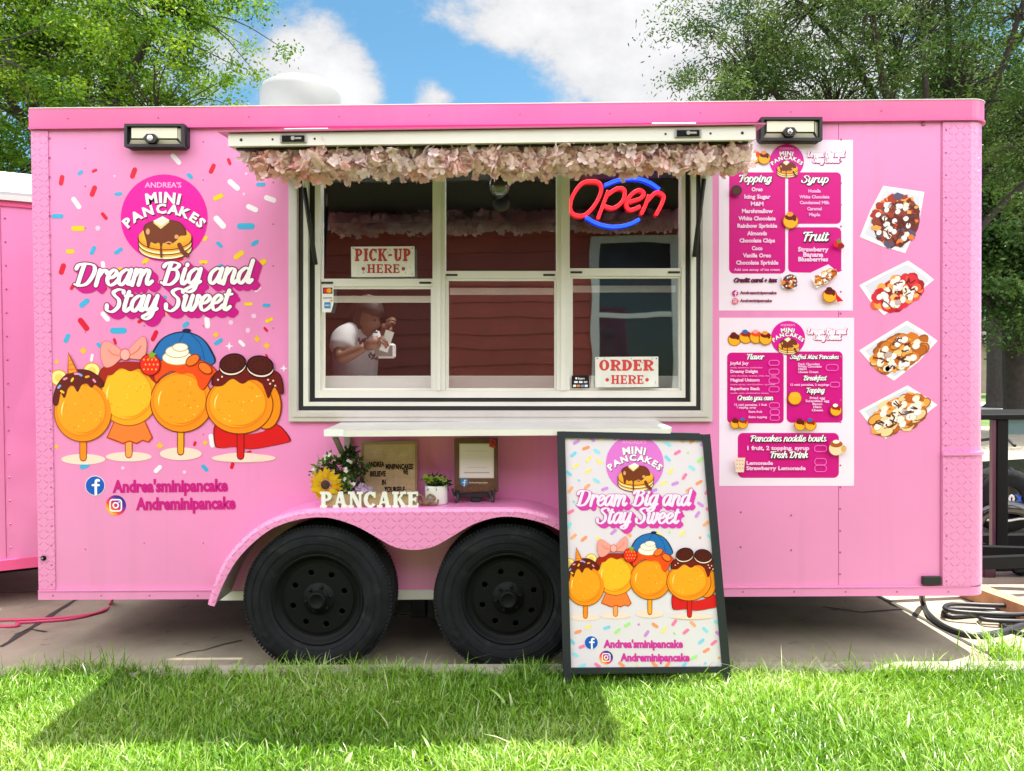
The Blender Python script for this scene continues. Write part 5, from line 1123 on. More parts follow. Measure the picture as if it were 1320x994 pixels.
for x, y, w_, h in ((340,281,54,26),(340,328,54,28),(340,376,54,30),(340,422,54,28),(342,508,54,28),(344,544,50,28),(344,574,50,26),(650,306,64,32),(665,397,50,26),(588,738,64,32),(588,808,62,34),(588,844,62,34)):
    q = []
    for sx, sy, a in ((1, -1, 0), (-1, -1, 90), (-1, 1, 180), (1, 1, 270)):
        for j in range(4): t = R(a + 30 * j); r_ = h * .42; q.append((x + sx * (w_ / 2 - r_) + r_ * math.cos(t), y + sy * (h / 2 - r_) - r_ * math.sin(t)))
    fl.stroke(q, 4.2, ink('#f06ac8'), True, 0)
fl.build('lettering', board2)
fl = wall(.0018); fl.T = zm2; mini_row(fl, [(130, 158), (190, 145), (245, 145), (295, 152)], 36); mini_cake(fl, 450, 470, 38, '#f0b22c'); mini_cake(fl, 668, 535, 32, '#a02014', '#fdf3dc'); mini_row(fl, [(132, 605), (172, 605)], 28); mini_row(fl, [(475, 612), (530, 612)], 32)
fl.ell(665, 735, 38, 38, ink('#e8cfa8')); fl.layer(); fl.ell(665, 712, 34, 18, ink('#a8551c')); fl.ell(705, 738, 14, 18, ink('#d9a860')); fl.layer(); fl.ell(665, 700, 18, 10, ink('#fdf3dc'))
fl.shape([(125, 785), (182, 785), (174, 862), (132, 862)], ink('#f2d3c0')); fl.layer(); fl.stroke([(165, 785), (172, 772), (185, 776)], 4, ink('#d3141c'))
for i in range(9): fl.ell(138 + (i % 3) * 15, 800 + (i // 3) * 20, 4, 4, ink('#d9a08a'))
fl.build('picture', board2)
fl = wall(.0022); fl.step = .0003; u, v = zm2(417, 148); menu_logo(fl, u, v, 91 / 4.144); fl.build('menu_logo', board2)
fl = wall(.0018); msl(fl, zm2, 518, 127, 5, 205, 556, 157, 140, 4.144); fl.build('slogan_lettering', board2)
# dessert photographs down the right
zf = lambda x, y: (1090 + x / 2.761, 220 + y / 2.761)
for kind, poly, food, n, sd_, lb in (('a', [(134,54),(215,66),(280,76),(262,180),(212,294),(130,270),(50,236),(88,140)], (180, 178, 84, 96, -20), 110, 11, 'tray photo with dark berries and marshmallows'),
    ('b', [(222,320),(270,352),(315,388),(250,440),(136,515),(90,470),(48,408),(140,360)], (185, 432, 92, 52, 26), 95, 12, 'tray photo with red strawberries and marshmallows'),
    ('c', [(218,534),(275,568),(327,606),(260,680),(172,748),(100,700),(48,640),(130,588)], (190, 652, 104, 54, 28), 95, 13, 'tray photo with golden pancakes and cream'),
    ('d', [(220,764),(275,798),(327,834),(240,900),(142,955),(90,910),(48,855),(140,806)], (186, 866, 106, 54, 28), 100, 14, 'tray photo with chocolate striped cream pancakes')):
    fl = wall(.0008); fl.T = zf; fl.step = .0003; tray_food(fl, kind, poly, food, n, sd_); fl.build('food_picture', trailer, label=lb)
# ---------------------------------------------------------------- flower garland under the flap
PT = leaf_mat('petal', [(.80, .34, .35), (.84, .52, .50), (.86, .66, .63), (.86, .74, .71), (.86, .75, .80)], .6, .36, (1.1, 1.0, .95), .2)
def petals(centers, per, size, hues, out, spread, cup=.5, npet=4):
    """clusters of small four-petalled florets"""
    n = len(centers) * per; c = np.repeat(centers, per, 0) + RNG.normal(0, 1, (n, 3)) * np.array(spread)
    nr = rand_unit(n) * .75 + np.array(out); nr /= np.linalg.norm(nr, axis=1, keepdims=True)
    t = np.cross(nr, rand_unit(n)); t /= np.linalg.norm(t, axis=1, keepdims=True); b = np.cross(nr, t); V = []
    s = (size * RNG.uniform(.75, 1.25, n))[:, None]
    for k in range(npet):
        a = 2 * np.pi * k / npet + RNG.normal(0, .12, n)[:, None]; d = np.cos(a) * t + np.sin(a) * b; e = -np.sin(a) * t + np.cos(a) * b; lift = nr * s * cup * RNG.uniform(.2, 1.1, n)[:, None]
        V.append(np.stack([c, c + d * s * .35 - e * s * .36 + lift * .3, c + d * s * .8 - e * s * .42 + lift * .7, c + d * s * 1.02 + lift * 1.0, c + d * s * .8 + e * s * .42 + lift * .75, c + d * s * .35 + e * s * .36 + lift * .3], 1))
    v = np.stack(V, 1).reshape(-1, 3); m = n * npet; b0 = np.arange(m)[:, None] * 6
    f = np.concatenate([b0 + np.array([[0, 1, 2, 3]]), b0 + np.array([[0, 3, 4, 5]])]); h = np.repeat(np.clip(np.repeat(hues, per) + RNG.normal(0, .1, n), 0, 1), npet * 6)
    return v, f, h
ga, gb = P(338, 211, -.57), P(955, 203, -.57); k = 92; C = []
H = []
for i in range(k):
    t = (i + random.uniform(-.3, .3)) / (k - 1); p = ga.lerp(gb, t); r = .030 * (1 if .02 < t < .98 else .6)
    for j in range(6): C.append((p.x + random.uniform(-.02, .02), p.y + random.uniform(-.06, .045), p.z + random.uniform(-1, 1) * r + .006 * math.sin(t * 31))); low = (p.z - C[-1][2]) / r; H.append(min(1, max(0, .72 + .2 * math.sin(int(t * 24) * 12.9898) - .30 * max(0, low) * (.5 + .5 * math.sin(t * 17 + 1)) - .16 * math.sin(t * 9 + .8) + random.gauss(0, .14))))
v, f, h = petals(np.array(C), 9, .0235, np.array(H), (0, -.55, -.25), (.02, .018, .018))
gl = fastmesh('flower_garland', v, f, PT, h); tagit(gl, 'pale pink and cream silk flower garland hanging along the raised hatch flap', 'garland')

# ---------------------------------------------------------------- neon sign, globe, window signs, stickers
M('neon_red', (.86, .012, .02), .3, emit=1.25); M('neon_blue', (.008, .045, .86), .3, emit=1.4); M('neon_back', (.03, .03, .032), .15, spec=.4)
zo = lambda x, y: (620 + x / 3.568, 90 + y / 3.568)
NY = .018
sg = thing('neon_sign', 'glowing red and blue open sign hanging in the upper window pane', 'neon sign', Wp(800, 258, NY))
def neon(pts, mat, closed=False, r=.0080):
    mb = MB().m(mat, True); q = [Wp(*zo(x, y), NY) for x, y in pts]; mb.tube(cr_spline(q, 6, closed), r, 8, True, closed); return mb
mb = neon([(520,508),(468,516),(425,572),(412,632),(435,664),(482,662),(530,610),(555,552),(548,518)], 'neon_red', True); mb.build('letter', sg)
mb = neon([(588,552),(570,600),(540,680)], 'neon_red'); q = neon([(583,572),(628,541),(663,549),(655,598),(612,631),(570,622)], 'neon_red'); mb.add(q.v, q.f); mb.build('letter', sg)
neon([(682,604),(738,586),(752,562),(728,548),(692,572),(671,612),(690,640),(736,624)], 'neon_red').build('letter', sg)
mb = neon([(776,572),(760,618),(740,660)], 'neon_red'); q = neon([(768,600),(808,560),(843,574),(836,610),(808,664)], 'neon_red'); mb.add(q.v, q.f); mb.build('letter', sg)
neon([(570,526),(640,501),(720,496),(780,514),(826,545)], 'neon_blue').build('arc', sg); neon([(483,674),(540,704),(610,718),(680,708),(732,684)], 'neon_blue').build('arc', sg)
# globe bulb
M('smoked_glass', (.05, .045, .04), .04, spec=.8, coat=1.0)
p = Wp(645, 248, -.12); ball = thing('globe_bulb', 'dark mirrored globe bulb hanging before the middle window pane', 'bulb', p)
mb = MB().m('smoked_glass', True); mb.ball(p, .049, 28); mb.build('globe', ball)
mb = MB().m('gasket', True); mb.tube([p + Vector((0, 0, .046)), p + Vector((0, 0, .085))], .016, 12); mb.tube([p + Vector((0, 0, .085)), p + Vector((.01, -.02, .22))], .003, 6); mb.build('cap', ball)

def slab_word(fl, t, x0, y1, h, wd, mat, stem=.24, thin=.14, serif=.13):
    """slab serif capitals: widths in cap heights"""
    W_ = {'P': .74, 'I': .44, 'C': .76, 'K': .86, '-': .46, 'U': .82, 'H': .88, 'E': .74, 'R': .84, 'O': .82, 'D': .82, 'A': .88, 'N': .88}
    tot = sum(W_[c] + .08 for c in t) - .08; k = wd / (tot * h); cx = 0
    fl.m(mat)
    def X(a): return x0 + (cx + a) * h * k
    def Yv(b): return y1 - b * h
    def rc(a, b, c, d): fl.shape([(X(a), Yv(b)), (X(c), Yv(b)), (X(c), Yv(d)), (X(a), Yv(d))], mat)
    def ln(a, b, c, d, w_): fl.shape([(X(a - w_ / 2), Yv(b)), (X(a + w_ / 2), Yv(b)), (X(c + w_ / 2), Yv(d)), (X(c - w_ / 2), Yv(d))], mat)
    def stm(a): rc(a, 0, a + stem, 1); rc(a - .08, 0, a + stem + .08, thin); rc(a - .08, 1 - thin, a + stem + .08, 1)
    def bowl(cx_, cy_, rx, ry, a0, a1, w0=None):
        w0 = w0 or stem; n = 14; o, i_ = [], []
        for j in range(n + 1):
            t_ = R(a0 + (a1 - a0) * j / n); o.append((X(cx_ + rx * math.cos(t_)), Yv(cy_ + ry * math.sin(t_)))); i_.append((X(cx_ + (rx - w0) * math.cos(t_)), Yv(cy_ + (ry - thin) * math.sin(t_))))
        for j in range(n): fl.shape([o[j], o[j + 1], i_[j + 1], i_[j]], mat)
    for c in t:
        w_ = W_[c]
        if c in 'PRD':
            stm(.08)
            if c == 'D': bowl(.30, .5, w_ - .30, .5, -90, 90); rc(.2, 0, .32, thin); rc(.2, 1 - thin, .32, 1)
            else: bowl(.34, .70, w_ - .36, .30, -90, 90, stem * .95); rc(.2, .40, .36, .40 + thin); rc(.2, 1 - thin, .36, 1)
            if c == 'R': ln(.46, .44, .70, .05, .24); rc(.54, 0, w_ + .02, thin)
        elif c == 'I': stm(.1)
        elif c == 'C': bowl(.42, .5, .42, .5, 42, 318); rc(.62, .62, .74, 1 - .02); 
        elif c == 'O': bowl(.41, .5, .41, .5, 0, 360)
        elif c == 'K': stm(.08); ln(.36, .46, .68, .95, .17); ln(.44, .55, .72, .05, .25); rc(.50, 1 - thin, .86, 1); rc(.54, 0, .9, thin)
        elif c == '-': rc(.06, .40, .40, .56)
        elif c == 'U': rc(.10, .3, .10 + stem, 1); rc(.60, .3, .60 + thin, 1); rc(0, 1 - thin, .42, 1); rc(.50, 1 - thin, .82, 1); bowl(.42, .34, .32, .34, 180, 360)
        elif c == 'H': stm(.08); stm(.56); rc(.3, .44, .58, .44 + thin)
        elif c == 'E': stm(.08); rc(.3, 0, .66, thin); rc(.3, 1 - thin, .66, 1); rc(.3, .44, .54, .44 + thin); rc(.60, 0, .70, .28); rc(.58, .74, .68, 1); rc(.48, .36, .56, .66)
        elif c == 'A': ln(.16, 0, .42, 1, .15); ln(.70, 0, .46, 1, .25); rc(.26, .28, .60, .28 + thin); rc(0, 0, .34, thin); rc(.52, 0, .9, thin)
        elif c == 'N': rc(.10, 0, .10 + thin, 1); rc(.66, 0, .66 + thin, 1); ln(.20, 1, .72, 0, .26); rc(-.02, 0, .34, thin); rc(-.02, 1 - thin, .24, 1); rc(.54, 1 - thin, .9, 1)
        cx += w_ + .08
M('sign_white', (.70, .70, .64), .55, noise=(14, .12)); M('sign_red', (.42, .035, .035), .6, noise=(40, .25)); M('sign_red2', (.58, .04, .035), .6, noise=(40, .2)); M('sign_chip', (.20, .19, .17), .7)
def wsign(label, x0, y0, x1, y1, w1, b1, w2, b2, red, chips, sd_):
    ys = -.012; t = thing('window_sign', label, 'sign', Wp((x0 + x1) / 2, y1, ys), 'plates in the service window'); a, b = Wp(x0, y1, ys), Wp(x1, y0, ys)
    mb = MB().m('sign_white'); mb.bbox((a.x, ys, a.z), (b.x, ys + .006, b.z), .0015)
    pl = mb.build('plate', t)
    fl = Flat(lambda u, v: Wp(u, v, ys), (0, -1, 0), .0006); slab_word(fl, w1[0], w1[1], w1[2], w1[3], w1[4], MATS[red], stem=.27); slab_word(fl, w2[0], w2[1], w2[2], w2[3], w2[4], MATS[red], .22, .12)
    for bx in b2: fl.ell(bx, b1, 2.4, 2.4, MATS[red], n=12)
    fl.build('lettering', t)
    fl = Flat(lambda u, v: Wp(u, v, ys), (0, -1, 0), .0004); rnd = random.Random(sd_)
    for i in range(chips): u, v = rnd.uniform(x0 + 2, x1 - 2), rnd.uniform(y0 + 2, y1 - 2); fl.ell(u, v, rnd.uniform(.2, .5), rnd.uniform(.5, 2.6), MATS['sign_chip'], rnd.uniform(-12, 12), 6)
    for u, v in ((x0 + 2.5, y0 + 2.5), (x1 - 2.5, y0 + 2.5)): fl.ell(u, v, .9, .9, MATS['gasket'], n=8)
    fl.build('scuffs', t)
wsign('weathered white plate reading pick-up here in dark red', 453.5, 318, 534.5, 357.5, ('PICK-UP', 458, 337.2, 16.2, 72), 347, ('HERE', 474, 352.5, 11.4, 42), (469, 520.5), 'sign_red', 22, 2)
wsign('clean white plate reading order here in bright red', 767, 459.8, 848, 499.6, ('ORDER', 772, 478, 14.2, 70), 489.6, ('HERE', 787.5, 495, 11.4, 42), (782.3, 833.5), 'sign_red2', 14, 5)
# card stickers
ys = -.004
def sfl(base=.0004): return Flat(lambda u, v: Wp(u, v, ys), (0, -1, 0), base)
st = thing('payment_sticker', 'small white card logo sticker on lower left pane with cut corner', 'sticker', Wp(422, 386, ys), 'payment stickers on the panes')
fl = Flat(lambda u, v: Wp(u, v, ys), (0, -1, 0), 0); fl.prism([Wp(415.5, 369.5, ys), Wp(430, 369.5, ys), Wp(430, 392, ys), Wp(427, 402.5, ys), Wp(415.5, 402.5, ys)], (0, .0005, 0)) if False else None
mb = MB().m(ink('#e9e6e2')); mb.prism([Wp(415.5, 369.5, ys), Wp(430, 369.5, ys), Wp(430, 392, ys), Wp(427, 402.5, ys), Wp(415.5, 402.5, ys)], (0, .0008, 0)); mb.build('sheet', st)
fl = sfl(); fl.rect(416.5, 370.8, 428.8, 378.8, ink('#2a1a3c')).layer(); fl.ell(420.6, 374.8, 3.2, None, ink('#d42a1c')); fl.ell(424.6, 374.8, 3.2, None, ink('#f2a21c')); fl.text('DISCOVER', 417, 385.2, 1.8, ink('#3a3a3a'), .02, 'l', fit=11.5); fl.shape([(424, 388.6), (429, 386), (429, 388.6)], ink('#f08a2c')); fl.rect(418.4, 389.8, 426.4, 397.6, ink('#2b7fc4')); fl.layer().text('AMEX', 419, 394.8, 2, ink('#e8eef4'), .02, 'l', fit=6.6); fl.build('print', st)
st = thing('payment_sticker', 'small black card reader notice beside the order plate', 'sticker', Wp(748, 492, ys), 'payment stickers on the panes')
mb = MB().m(ink('#121214')); a, b = Wp(737, 500.3, ys), Wp(759.2, 484, ys); mb.box((a.x, ys, a.z), (b.x, ys + .0012, b.z)); mb.build('sheet', st)
fl = sfl(); fl.text('Square', 745, 489, 2.4, ink('#f0f0f0'), .02, 'l', fit=8.5); fl.rect(741.6, 486.5, 744, 489, ink('#f0f0f0'), .6)
for i, c in enumerate(('#e8e8ee', '#e8e8ee', '#b8b8c0')): fl.rect(740 + i * 6.2, 491.3, 744.6 + i * 6.2, 493.8, ink(c), .4)
for i, c in enumerate(('#e8e0d8', '#d8854a', '#7d8fb4', '#e8e8ee')): fl.rect(738.6 + i * 5, 496, 742.6 + i * 5, 498.8, ink(c), .4)
fl.build('print', st)

# ---------------------------------------------------------------- things on the fender
FT = FZ + .0005
M('oak', (.42, .29, .15), .6, noise=(18, .2)); M('letter_white', (.76, .75, .70), .5, noise=(12, .06)); M('burlap', (.22, .13, .07), .9, noise=(60, .3)); M('felt_tan', (.60, .46, .27), .85, noise=(40, .15)); M('board_frame', (.34, .23, .11), .6, noise=(14, .2))
# word block
YB = -.215; q0 = P(415, 657.5, YB); ps = thing('word_block', 'carved white capitals spelling pancake on a pale wooden block', 'wooden sign', Vector((P(476, 657, YB).x, YB, FT)))
pw = lambda px, py, y=YB: Vector((P(px, py, y).x, y, P(px, py, y).z))
zb_ = FT; zt_ = P(476, 636.5, YB).z
mb = MB().m('oak'); mb.bbox((P(415, 650, YB).x, YB + .001, zb_), (P(538, 650, YB).x, YB + .028, zt_ - .004), .002); mb.build('block', ps)
hpx = 20.5
class Solid(Flat):                              # letters with thickness
    def shape(s, pts, mat=None):
        if mat is not None: s.m(mat)
        e = s._e(); d = Vector((0, .012 + e, 0)); a = [s.pt(x, y, e) for x, y in pts]
        return s.prism(a, d)
fl = Solid(lambda u, v: Vector((P(u, v, YB).x, YB - .012, P(u, v, YB).z + (zb_ - q0.z))), (0, -1, 0), .0004); slab_word(fl, 'PANCAKE', 413.5, 657.5, hpx, 127, MATS['letter_white'], .25, .15); fl.build('letters', ps)
mb = MB().m('burlap', True); bx = P(548, 645, -.19)
for s_, a_ in ((1, .035), (-1, .03)):
    mb.tube(cr_spline([(bx.x, -.195, FT + .012), (bx.x + .02 * s_, -.195, FT + .05), (bx.x + .045 * s_, -.20, FT + a_), (bx.x + .02 * s_, -.195, FT + .012), (bx.x, -.195, FT + .012)], 5), .006, 6)
mb.tube(cr_spline([(bx.x, -.195, FT + .012), (bx.x + .03, -.2, FT + .02), (bx.x + .055, -.2, FT + .008), (bx.x + .06, -.2, FT + .03)], 5), .005, 6); mb.ball((bx.x, -.196, FT + .014), .012, 8); mb.build('burlap_bow', ps)
# letter board
YL = -.055; lb = thing('letter_board', 'tan slatted letter board with black motto letters behind the word block', 'letter board', Vector((P(502, 640, YL).x, YL, FT)))
zl0, zl1 = FT, P(502, 569, YL).z; xl0, xl1 = P(464.8, 600, YL).x, P(537.6, 600, YL).x; tilt = .02
mb = MB().m('board_frame')
def LBp(u, v, d=0): return Vector((xl0 + (xl1 - xl0) * u, YL + tilt * v - .006 - d + .0, zl0 + (zl1 - zl0) * v))
def lbq(u0, v0, u1, v1, d0, d1): mb.hexa([LBp(u0, v0, d0), LBp(u1, v0, d0), LBp(u1, v1, d0), LBp(u0, v1, d0), LBp(u0, v0, d1), LBp(u1, v0, d1), LBp(u1, v1, d1), LBp(u0, v1, d1)])
lbq(0, 0, .035, 1, .004, -.012); lbq(.965, 0, 1, 1, .004, -.012); lbq(.0351, .955, .9649, 1, .004, -.012); lbq(.0351, 0, .9649, .05, .004, -.012); mb.build('frame', lb)
mb = MB().m('felt_tan'); n_ = 24
lbq(.0352, .0502, .9648, .9548, -.004, -.010)
for i in range(n_): v0 = .052 + .9 * i / n_; lbq(.036, v0, .964, v0 + .9 / n_ * .68, 0, -.0038)
mb.build('slats', lb)
fl = Flat(lambda u, v: LBp((u - 320) / 280, (392 - v) / 244, .001), (0, -1, 0), .0006)
for t, x, y, fw in (('ANDREA', 356, 264, 80), ('MINIPANCAKES', 443, 276, 136), ('BELIEVE', 366, 312, 78), ('WE', 530, 303, 24), ('IN', 425, 355, 20), ('YOURSELF', 438, 391, 100)): fl.text(t, x, 252 + (y - 264) * .80, 20, ink('#16120e'), .045, 'l', fit=fw)
fl.build('lettering', lb)
# little white pot
YP = -.13; pp = P(562.5, 649, YP); pot = thing('potted_plant', 'small plant with yellow green buds in plain white pot', 'potted plant', Vector((pp.x, YP, FT)))
mb = MB().m('white_paint', True); r0 = .052; hz_ = .086
mb.lathe([(0, 0), (r0 * .94, 0), (r0 * .99, .004), (r0, hz_ - .004), (r0 * .985, hz_), (r0 * .92, hz_), (r0 * .9, hz_ - .012), (0, hz_ - .012)], (pp.x, YP, FT), 'Z', 32); mb.build('pot', pot)
v, f, h = leaves_mesh(np.array([(pp.x + random.uniform(-.04, .04), YP + random.uniform(-.035, .03), FT + hz_ + random.uniform(.0, .035)) for _ in range(16)]), 14, .014, .034, .016, .5, .0); fastmesh('leaves', v, f, DG, h, pot)
BUD = leaf_mat('bud_green', [(.20, .28, .04), (.34, .38, .07)], .5, .2); mb = MB(); 
v, f, h = petals(np.array([(pp.x + dx, YP - .035, FT + hz_ + dz) for dx, dz in ((-.028, .022), (-.022, .03), (.034, .028), (.012, .035), (-.045, .04))]), 5, .011, np.full(5, .5), (0, -.8, .3), (.006, .006, .006)); fastmesh('buds', v, f, BUD, h, pot)
# framed notice on an easel
YE = -.10; ez = lambda x, y: (380 + x / 3.771, 530 + y / 3.771); M('walnut', (.12, .058, .032), .55, noise=(16, .3))
ep = lambda x, y, d=0: Vector((P(*ez(x, y), YE).x, YE - d, P(*ez(x, y), YE).z + .004))
es = thing('easel_notice', 'dark wooden easel holding a brown board with white paper notice', 'notice board', Vector((ep(880, 440).x, YE, FT)))
mb = MB().m('walnut'); a, b = ep(777, 398), ep(987, 136); mb.bbox((a.x, YE, a.z), (b.x, YE + .012, b.z), .002); bd = mb.build('board', es)
fl = Flat(lambda u, v: Vector((P(*ez(u, v), YE).x, YE, P(*ez(u, v), YE).z + .004)), (0, -1, 0), .0006)
fl.rect(800, 162, 968, 330, ink('#d9cfd4')).layer(); fl.rect(806, 168, 962, 324, ink('#e6dee2')).layer(); fl.rect(822, 300, 946, 306, ink('#b8aab2')); fl.rect(830, 196, 940, 199, ink('#cfc4ca')); fl.rect(836, 276, 934, 279, ink('#cfc4ca')); fl.build('paper', es)
fl = Flat(lambda u, v: Vector((P(*ez(u, v), YE).x, YE, P(*ez(u, v), YE).z + .004)), (0, -1, 0), .0006)
fl.shape([(806, 334), (842, 334), (842, 358), (824, 374), (806, 358)], ink('#2a86cc')).layer(); fl.stroke([(832, 341), (825, 342), (824, 366)], 5, ink('#e8f0f6')); fl.stroke([(817, 351), (832, 351)], 4, ink('#e8f0f6')); fl.text('Andreaminipancakes', 846, 355, 8, ink('#d8c8ba'), .02, 'l', fit=92)
for x in (800, 852, 906, 962): fl.stroke([(x + 14 * math.cos(t), 380 + 12 * math.sin(t)) for t in np.linspace(0, 6.283, 14)[:-1]], 3, ink('#5a2e1c'), True, 0)
fl.build('print', es)
mb = MB().m('black_plastic', True)
for x0, sg_ in ((790, -1), (955, 1)):
    pth = [ep(x0 + sg_ * -6, 396, .004), ep(x0 + sg_ * 10, 408, .03), ep(x0 + sg_ * 18, 384, .034), ep(x0 + sg_ * 22, 376, .034)]; mb.tube(cr_spline(pth, 4), .0055, 6); pth = [ep(x0 - 6, 398, .006), ep(x0 + 6, 420, .02), ep(x0 + sg_ * 8, 440, .03)]; pth[-1].z = FT + .006; mb.tube(cr_spline(pth, 4), [.012, .011, .010, .009, .009, .009, .008, .008, .008], 7)
mb.smooth = False; a, b = ep(795, 425), ep(965, 398); mb.bbox((a.x, YE - .004, a.z), (b.x, YE + .02, b.z - .004), .003); c_ = ep(880, 440); mb.bbox((c_.x - .022, YE - .006, FT), (c_.x + .022, YE + .016, a.z), .003); mb.bar((c_.x, YE + .02, a.z), (c_.x, YE + .075, FT + .004), .02, .008, (1, 0, 0)); mb.build('easel', es)
RF = leaf_mat('red_petal', [(.5, .03, .05), (.62, .12, .14)], .5, .2); c_ = ep(960, 162, .012); v, f, h = petals(np.array([tuple(c_)]), 9, .014, np.array([.5]), (0, -1, 0), (.006, .004, .006), .6, 5); fastmesh('red_flower', v, f, RF, h, es)
# sunflower arrangement
YS = -.16; sz = lambda x, y, yy=YS: Vector((P(*ez(x, y), yy).x, yy, P(*ez(x, y), yy).z)); base = sz(200, 440); fa = thing('flower_arrangement', 'artificial sunflower bunch with green sprigs and lilac bloom by the word block', 'flowers', Vector((base.x, YS, FT)))
mb = MB().m('burlap', True); mb.lathe([(0, 0), (.04, 0), (.048, .05), (.044, .055), (0, .05)], (base.x + .01, -.14, FT), 'Z', 18); mb.build('basket', fa)
mb = MB().m('bark', True)
for x, y in ((150, 355), (265, 195), (185, 230), (240, 350), (300, 240), (320, 380)): mb.tube(cr_spline([(base.x + .01, -.14, FT + .03), (base.x + .01).__class__ and Vector((base.x + .01, -.14, FT + .03)).lerp(sz(x, y), .6) + Vector((0, .02, .01)), sz(x, y) + Vector((0, .012, 0))], 4), .0025, 5)
mb.build('stems', fa)
SF = leaf_mat('sunflower_petal', [(.72, .36, .0), (.80, .50, .01), (.84, .62, .03)], .5, .3, (1.1, 1.05, .4)); c_ = sz(152, 356, -.20); V, F, Hh = [], [], []; o = 0
for ring, (nn, ln_, lift) in enumerate(((19, .082, .010), (17, .068, .02))):
    for i in range(nn):
        a = 2 * math.pi * (i + .5 * ring) / nn + random.uniform(-.08, .08); d = Vector((math.cos(a), 0, math.sin(a))); s_ = Vector((-math.sin(a), 0, math.cos(a))); L_ = ln_ * random.uniform(.88, 1.1); st_ = c_ + d * .018
        pts = [st_ - s_ * .004, st_ + d * L_ * .45 - s_ * .012 + Vector((0, -lift, 0)), c_ + d * L_ + Vector((0, -lift * random.uniform(-.4, .6), 0)), st_ + d * L_ * .45 + s_ * .012 + Vector((0, -lift, 0)), ]
        V += [tuple(p) for p in pts]; F.append([o, o + 1, o + 2, o + 3]); Hh += [random.random()] * 4; o += 4
fastmesh('sunflower_petals', np.array(V), np.array(F), SF, np.array(Hh), fa)
M('seed_brown', (.05, .022, .010), .9, noise=(160, .6), bump=(260, 1., .004)); mb = MB().m('seed_brown', True); mb.ball(c_ + Vector((0, -.012, 0)), .021, 18, (1, .45, 1)); mb.build('sunflower_disc', fa)
cl = [(265, 195, .05), (272, 215, .05), (225, 235, .045), (300, 250, .045), (250, 260, .05), (180, 235, .045), (140, 265, .04), (285, 300, .05), (240, 340, .05), (215, 300, .05), (265, 370, .04), (300, 340, .05), (120, 300, .03), (200, 260, .05), (320, 290, .04)]
v, f, h = leaves_mesh(np.array([tuple(sz(x, y, -.13)) for x, y, _ in cl for _ in range(3)]), 13, .016, .034, .014, .55, -.1); fastmesh('leaves', v, f, DG, h, fa)
SG = leaf_mat('spring_leaf', [(.06, .15, .02), (.13, .26, .04)], .5, .3); v, f, h = leaves_mesh(np.array([tuple(sz(x, y, -.18)) for x, y in ((240,350),(262,365),(225,370),(250,330),(130,240),(160,225),(110,285))]), 16, .012, .03, .011, .5, -.3); fastmesh('sprig', v, f, SG, h, fa)
WF = leaf_mat('white_petal', [(.66, .66, .58), (.76, .75, .70)], .6, .2); v, f, h = petals(np.array([tuple(sz(x, y, -.19)) for x, y in ((150,225),(175,215),(200,230),(120,255),(100,290),(270,240),(250,290),(280,345),(245,330),(215,345),(90,305))]), 2, .009, np.full(11, .5), (0, -.8, .2), (.008, .006, .008), .3, 5); fastmesh('small_blossoms', v, f, WF, h, fa)
LF = leaf_mat('lilac_petal', [(.42, .28, .52), (.62, .48, .68)], .6, .2); v, f, h = petals(np.array([tuple(sz(x, y, -.17)) for x, y in ((300,380),(320,372),(340,382),(358,388))]), 8, .012, np.full(4, .6), (0, -.7, .4), (.010, .008, .008), .5, 5); fastmesh('lilac_bloom', v, f, LF, h, fa)

# ---------------------------------------------------------------- A-frame board on the grass
M('frame_slate', (.016, .021, .027), .45, noise=(8, .12)); M('poster_sheen', (.72, .66, .73), .22, coat=.3)
TL, TR, BL, BR = P(718, 556, -.335), P(915, 560, -.335), P(726, 868, -.43), P(941.5, 867, -.43)
nA = (TR - TL).cross(BL - TL).normalized(); nA = -nA if nA.y > 0 else nA
def amap(px, py): d = dirpx(px, py); return CAM + d * ((TL - CAM).dot(nA) / d.dot(nA))
TL, TR, BL, BR = amap(718, 556), amap(915, 560), amap(726, 868), amap(941.5, 867)
sb = thing('sandwich_board', 'white sandwich board with dessert poster in slate frame on the grass', 'sandwich board', Vector(((BL.x + BR.x) / 2, -.5, .05)))
dn = (BL - TL).normalized(); dn2 = (BR - TR).normalized(); ins = -nA * .006
mb = MB().m('frame_slate'); fw = .034
footL, footR = BL + dn * ((BL.z - .032) / -dn.z), BR + dn2 * ((BR.z - .032) / -dn2.z)
xr_ = (TR - TL).normalized()
mb.bar(TL + xr_ * fw / 2 + ins, footL + xr_ * fw / 2 + ins, fw, .026, nA); mb.bar(TR - xr_ * fw / 2 + ins, footR - xr_ * fw / 2 + ins, fw, .026, nA)
mb.bar(TL + xr_ * fw + dn * .014 + ins, TR - xr_ * fw + dn2 * .014 + ins, .028, .024, nA); mb.bar(BL + xr_ * fw - dn * .012 + ins, BR - xr_ * fw - dn2 * .012 + ins, .024, .024, nA); mb.build('front_frame', sb)
mb = MB().m('poster_sheen'); c4 = [TL + xr_ * fw * .9 + dn * .026, TR - xr_ * fw * .9 + dn2 * .026, BR - xr_ * fw * .9 - dn2 * .022, BL + xr_ * fw * .9 - dn * .022]
mb.prism([p - nA * .004 for p in c4], -nA * .006); mb.build('poster', sb)
rt = Vector((0, .016, -.012)); rb = Vector((0, .275, 0)); mb = MB().m('frame_slate')
bl2, br2 = Vector((footL.x + .01, -.272, .053)), Vector((footR.x - .01, -.272, .053)); tl2, tr2 = TL + rt + Vector((.006, .01, 0)), TR + rt + Vector((-.006, .01, 0)); nB = (tr2 - tl2).cross(bl2 - tl2).normalized(); nB = nB if nB.y > 0 else -nB
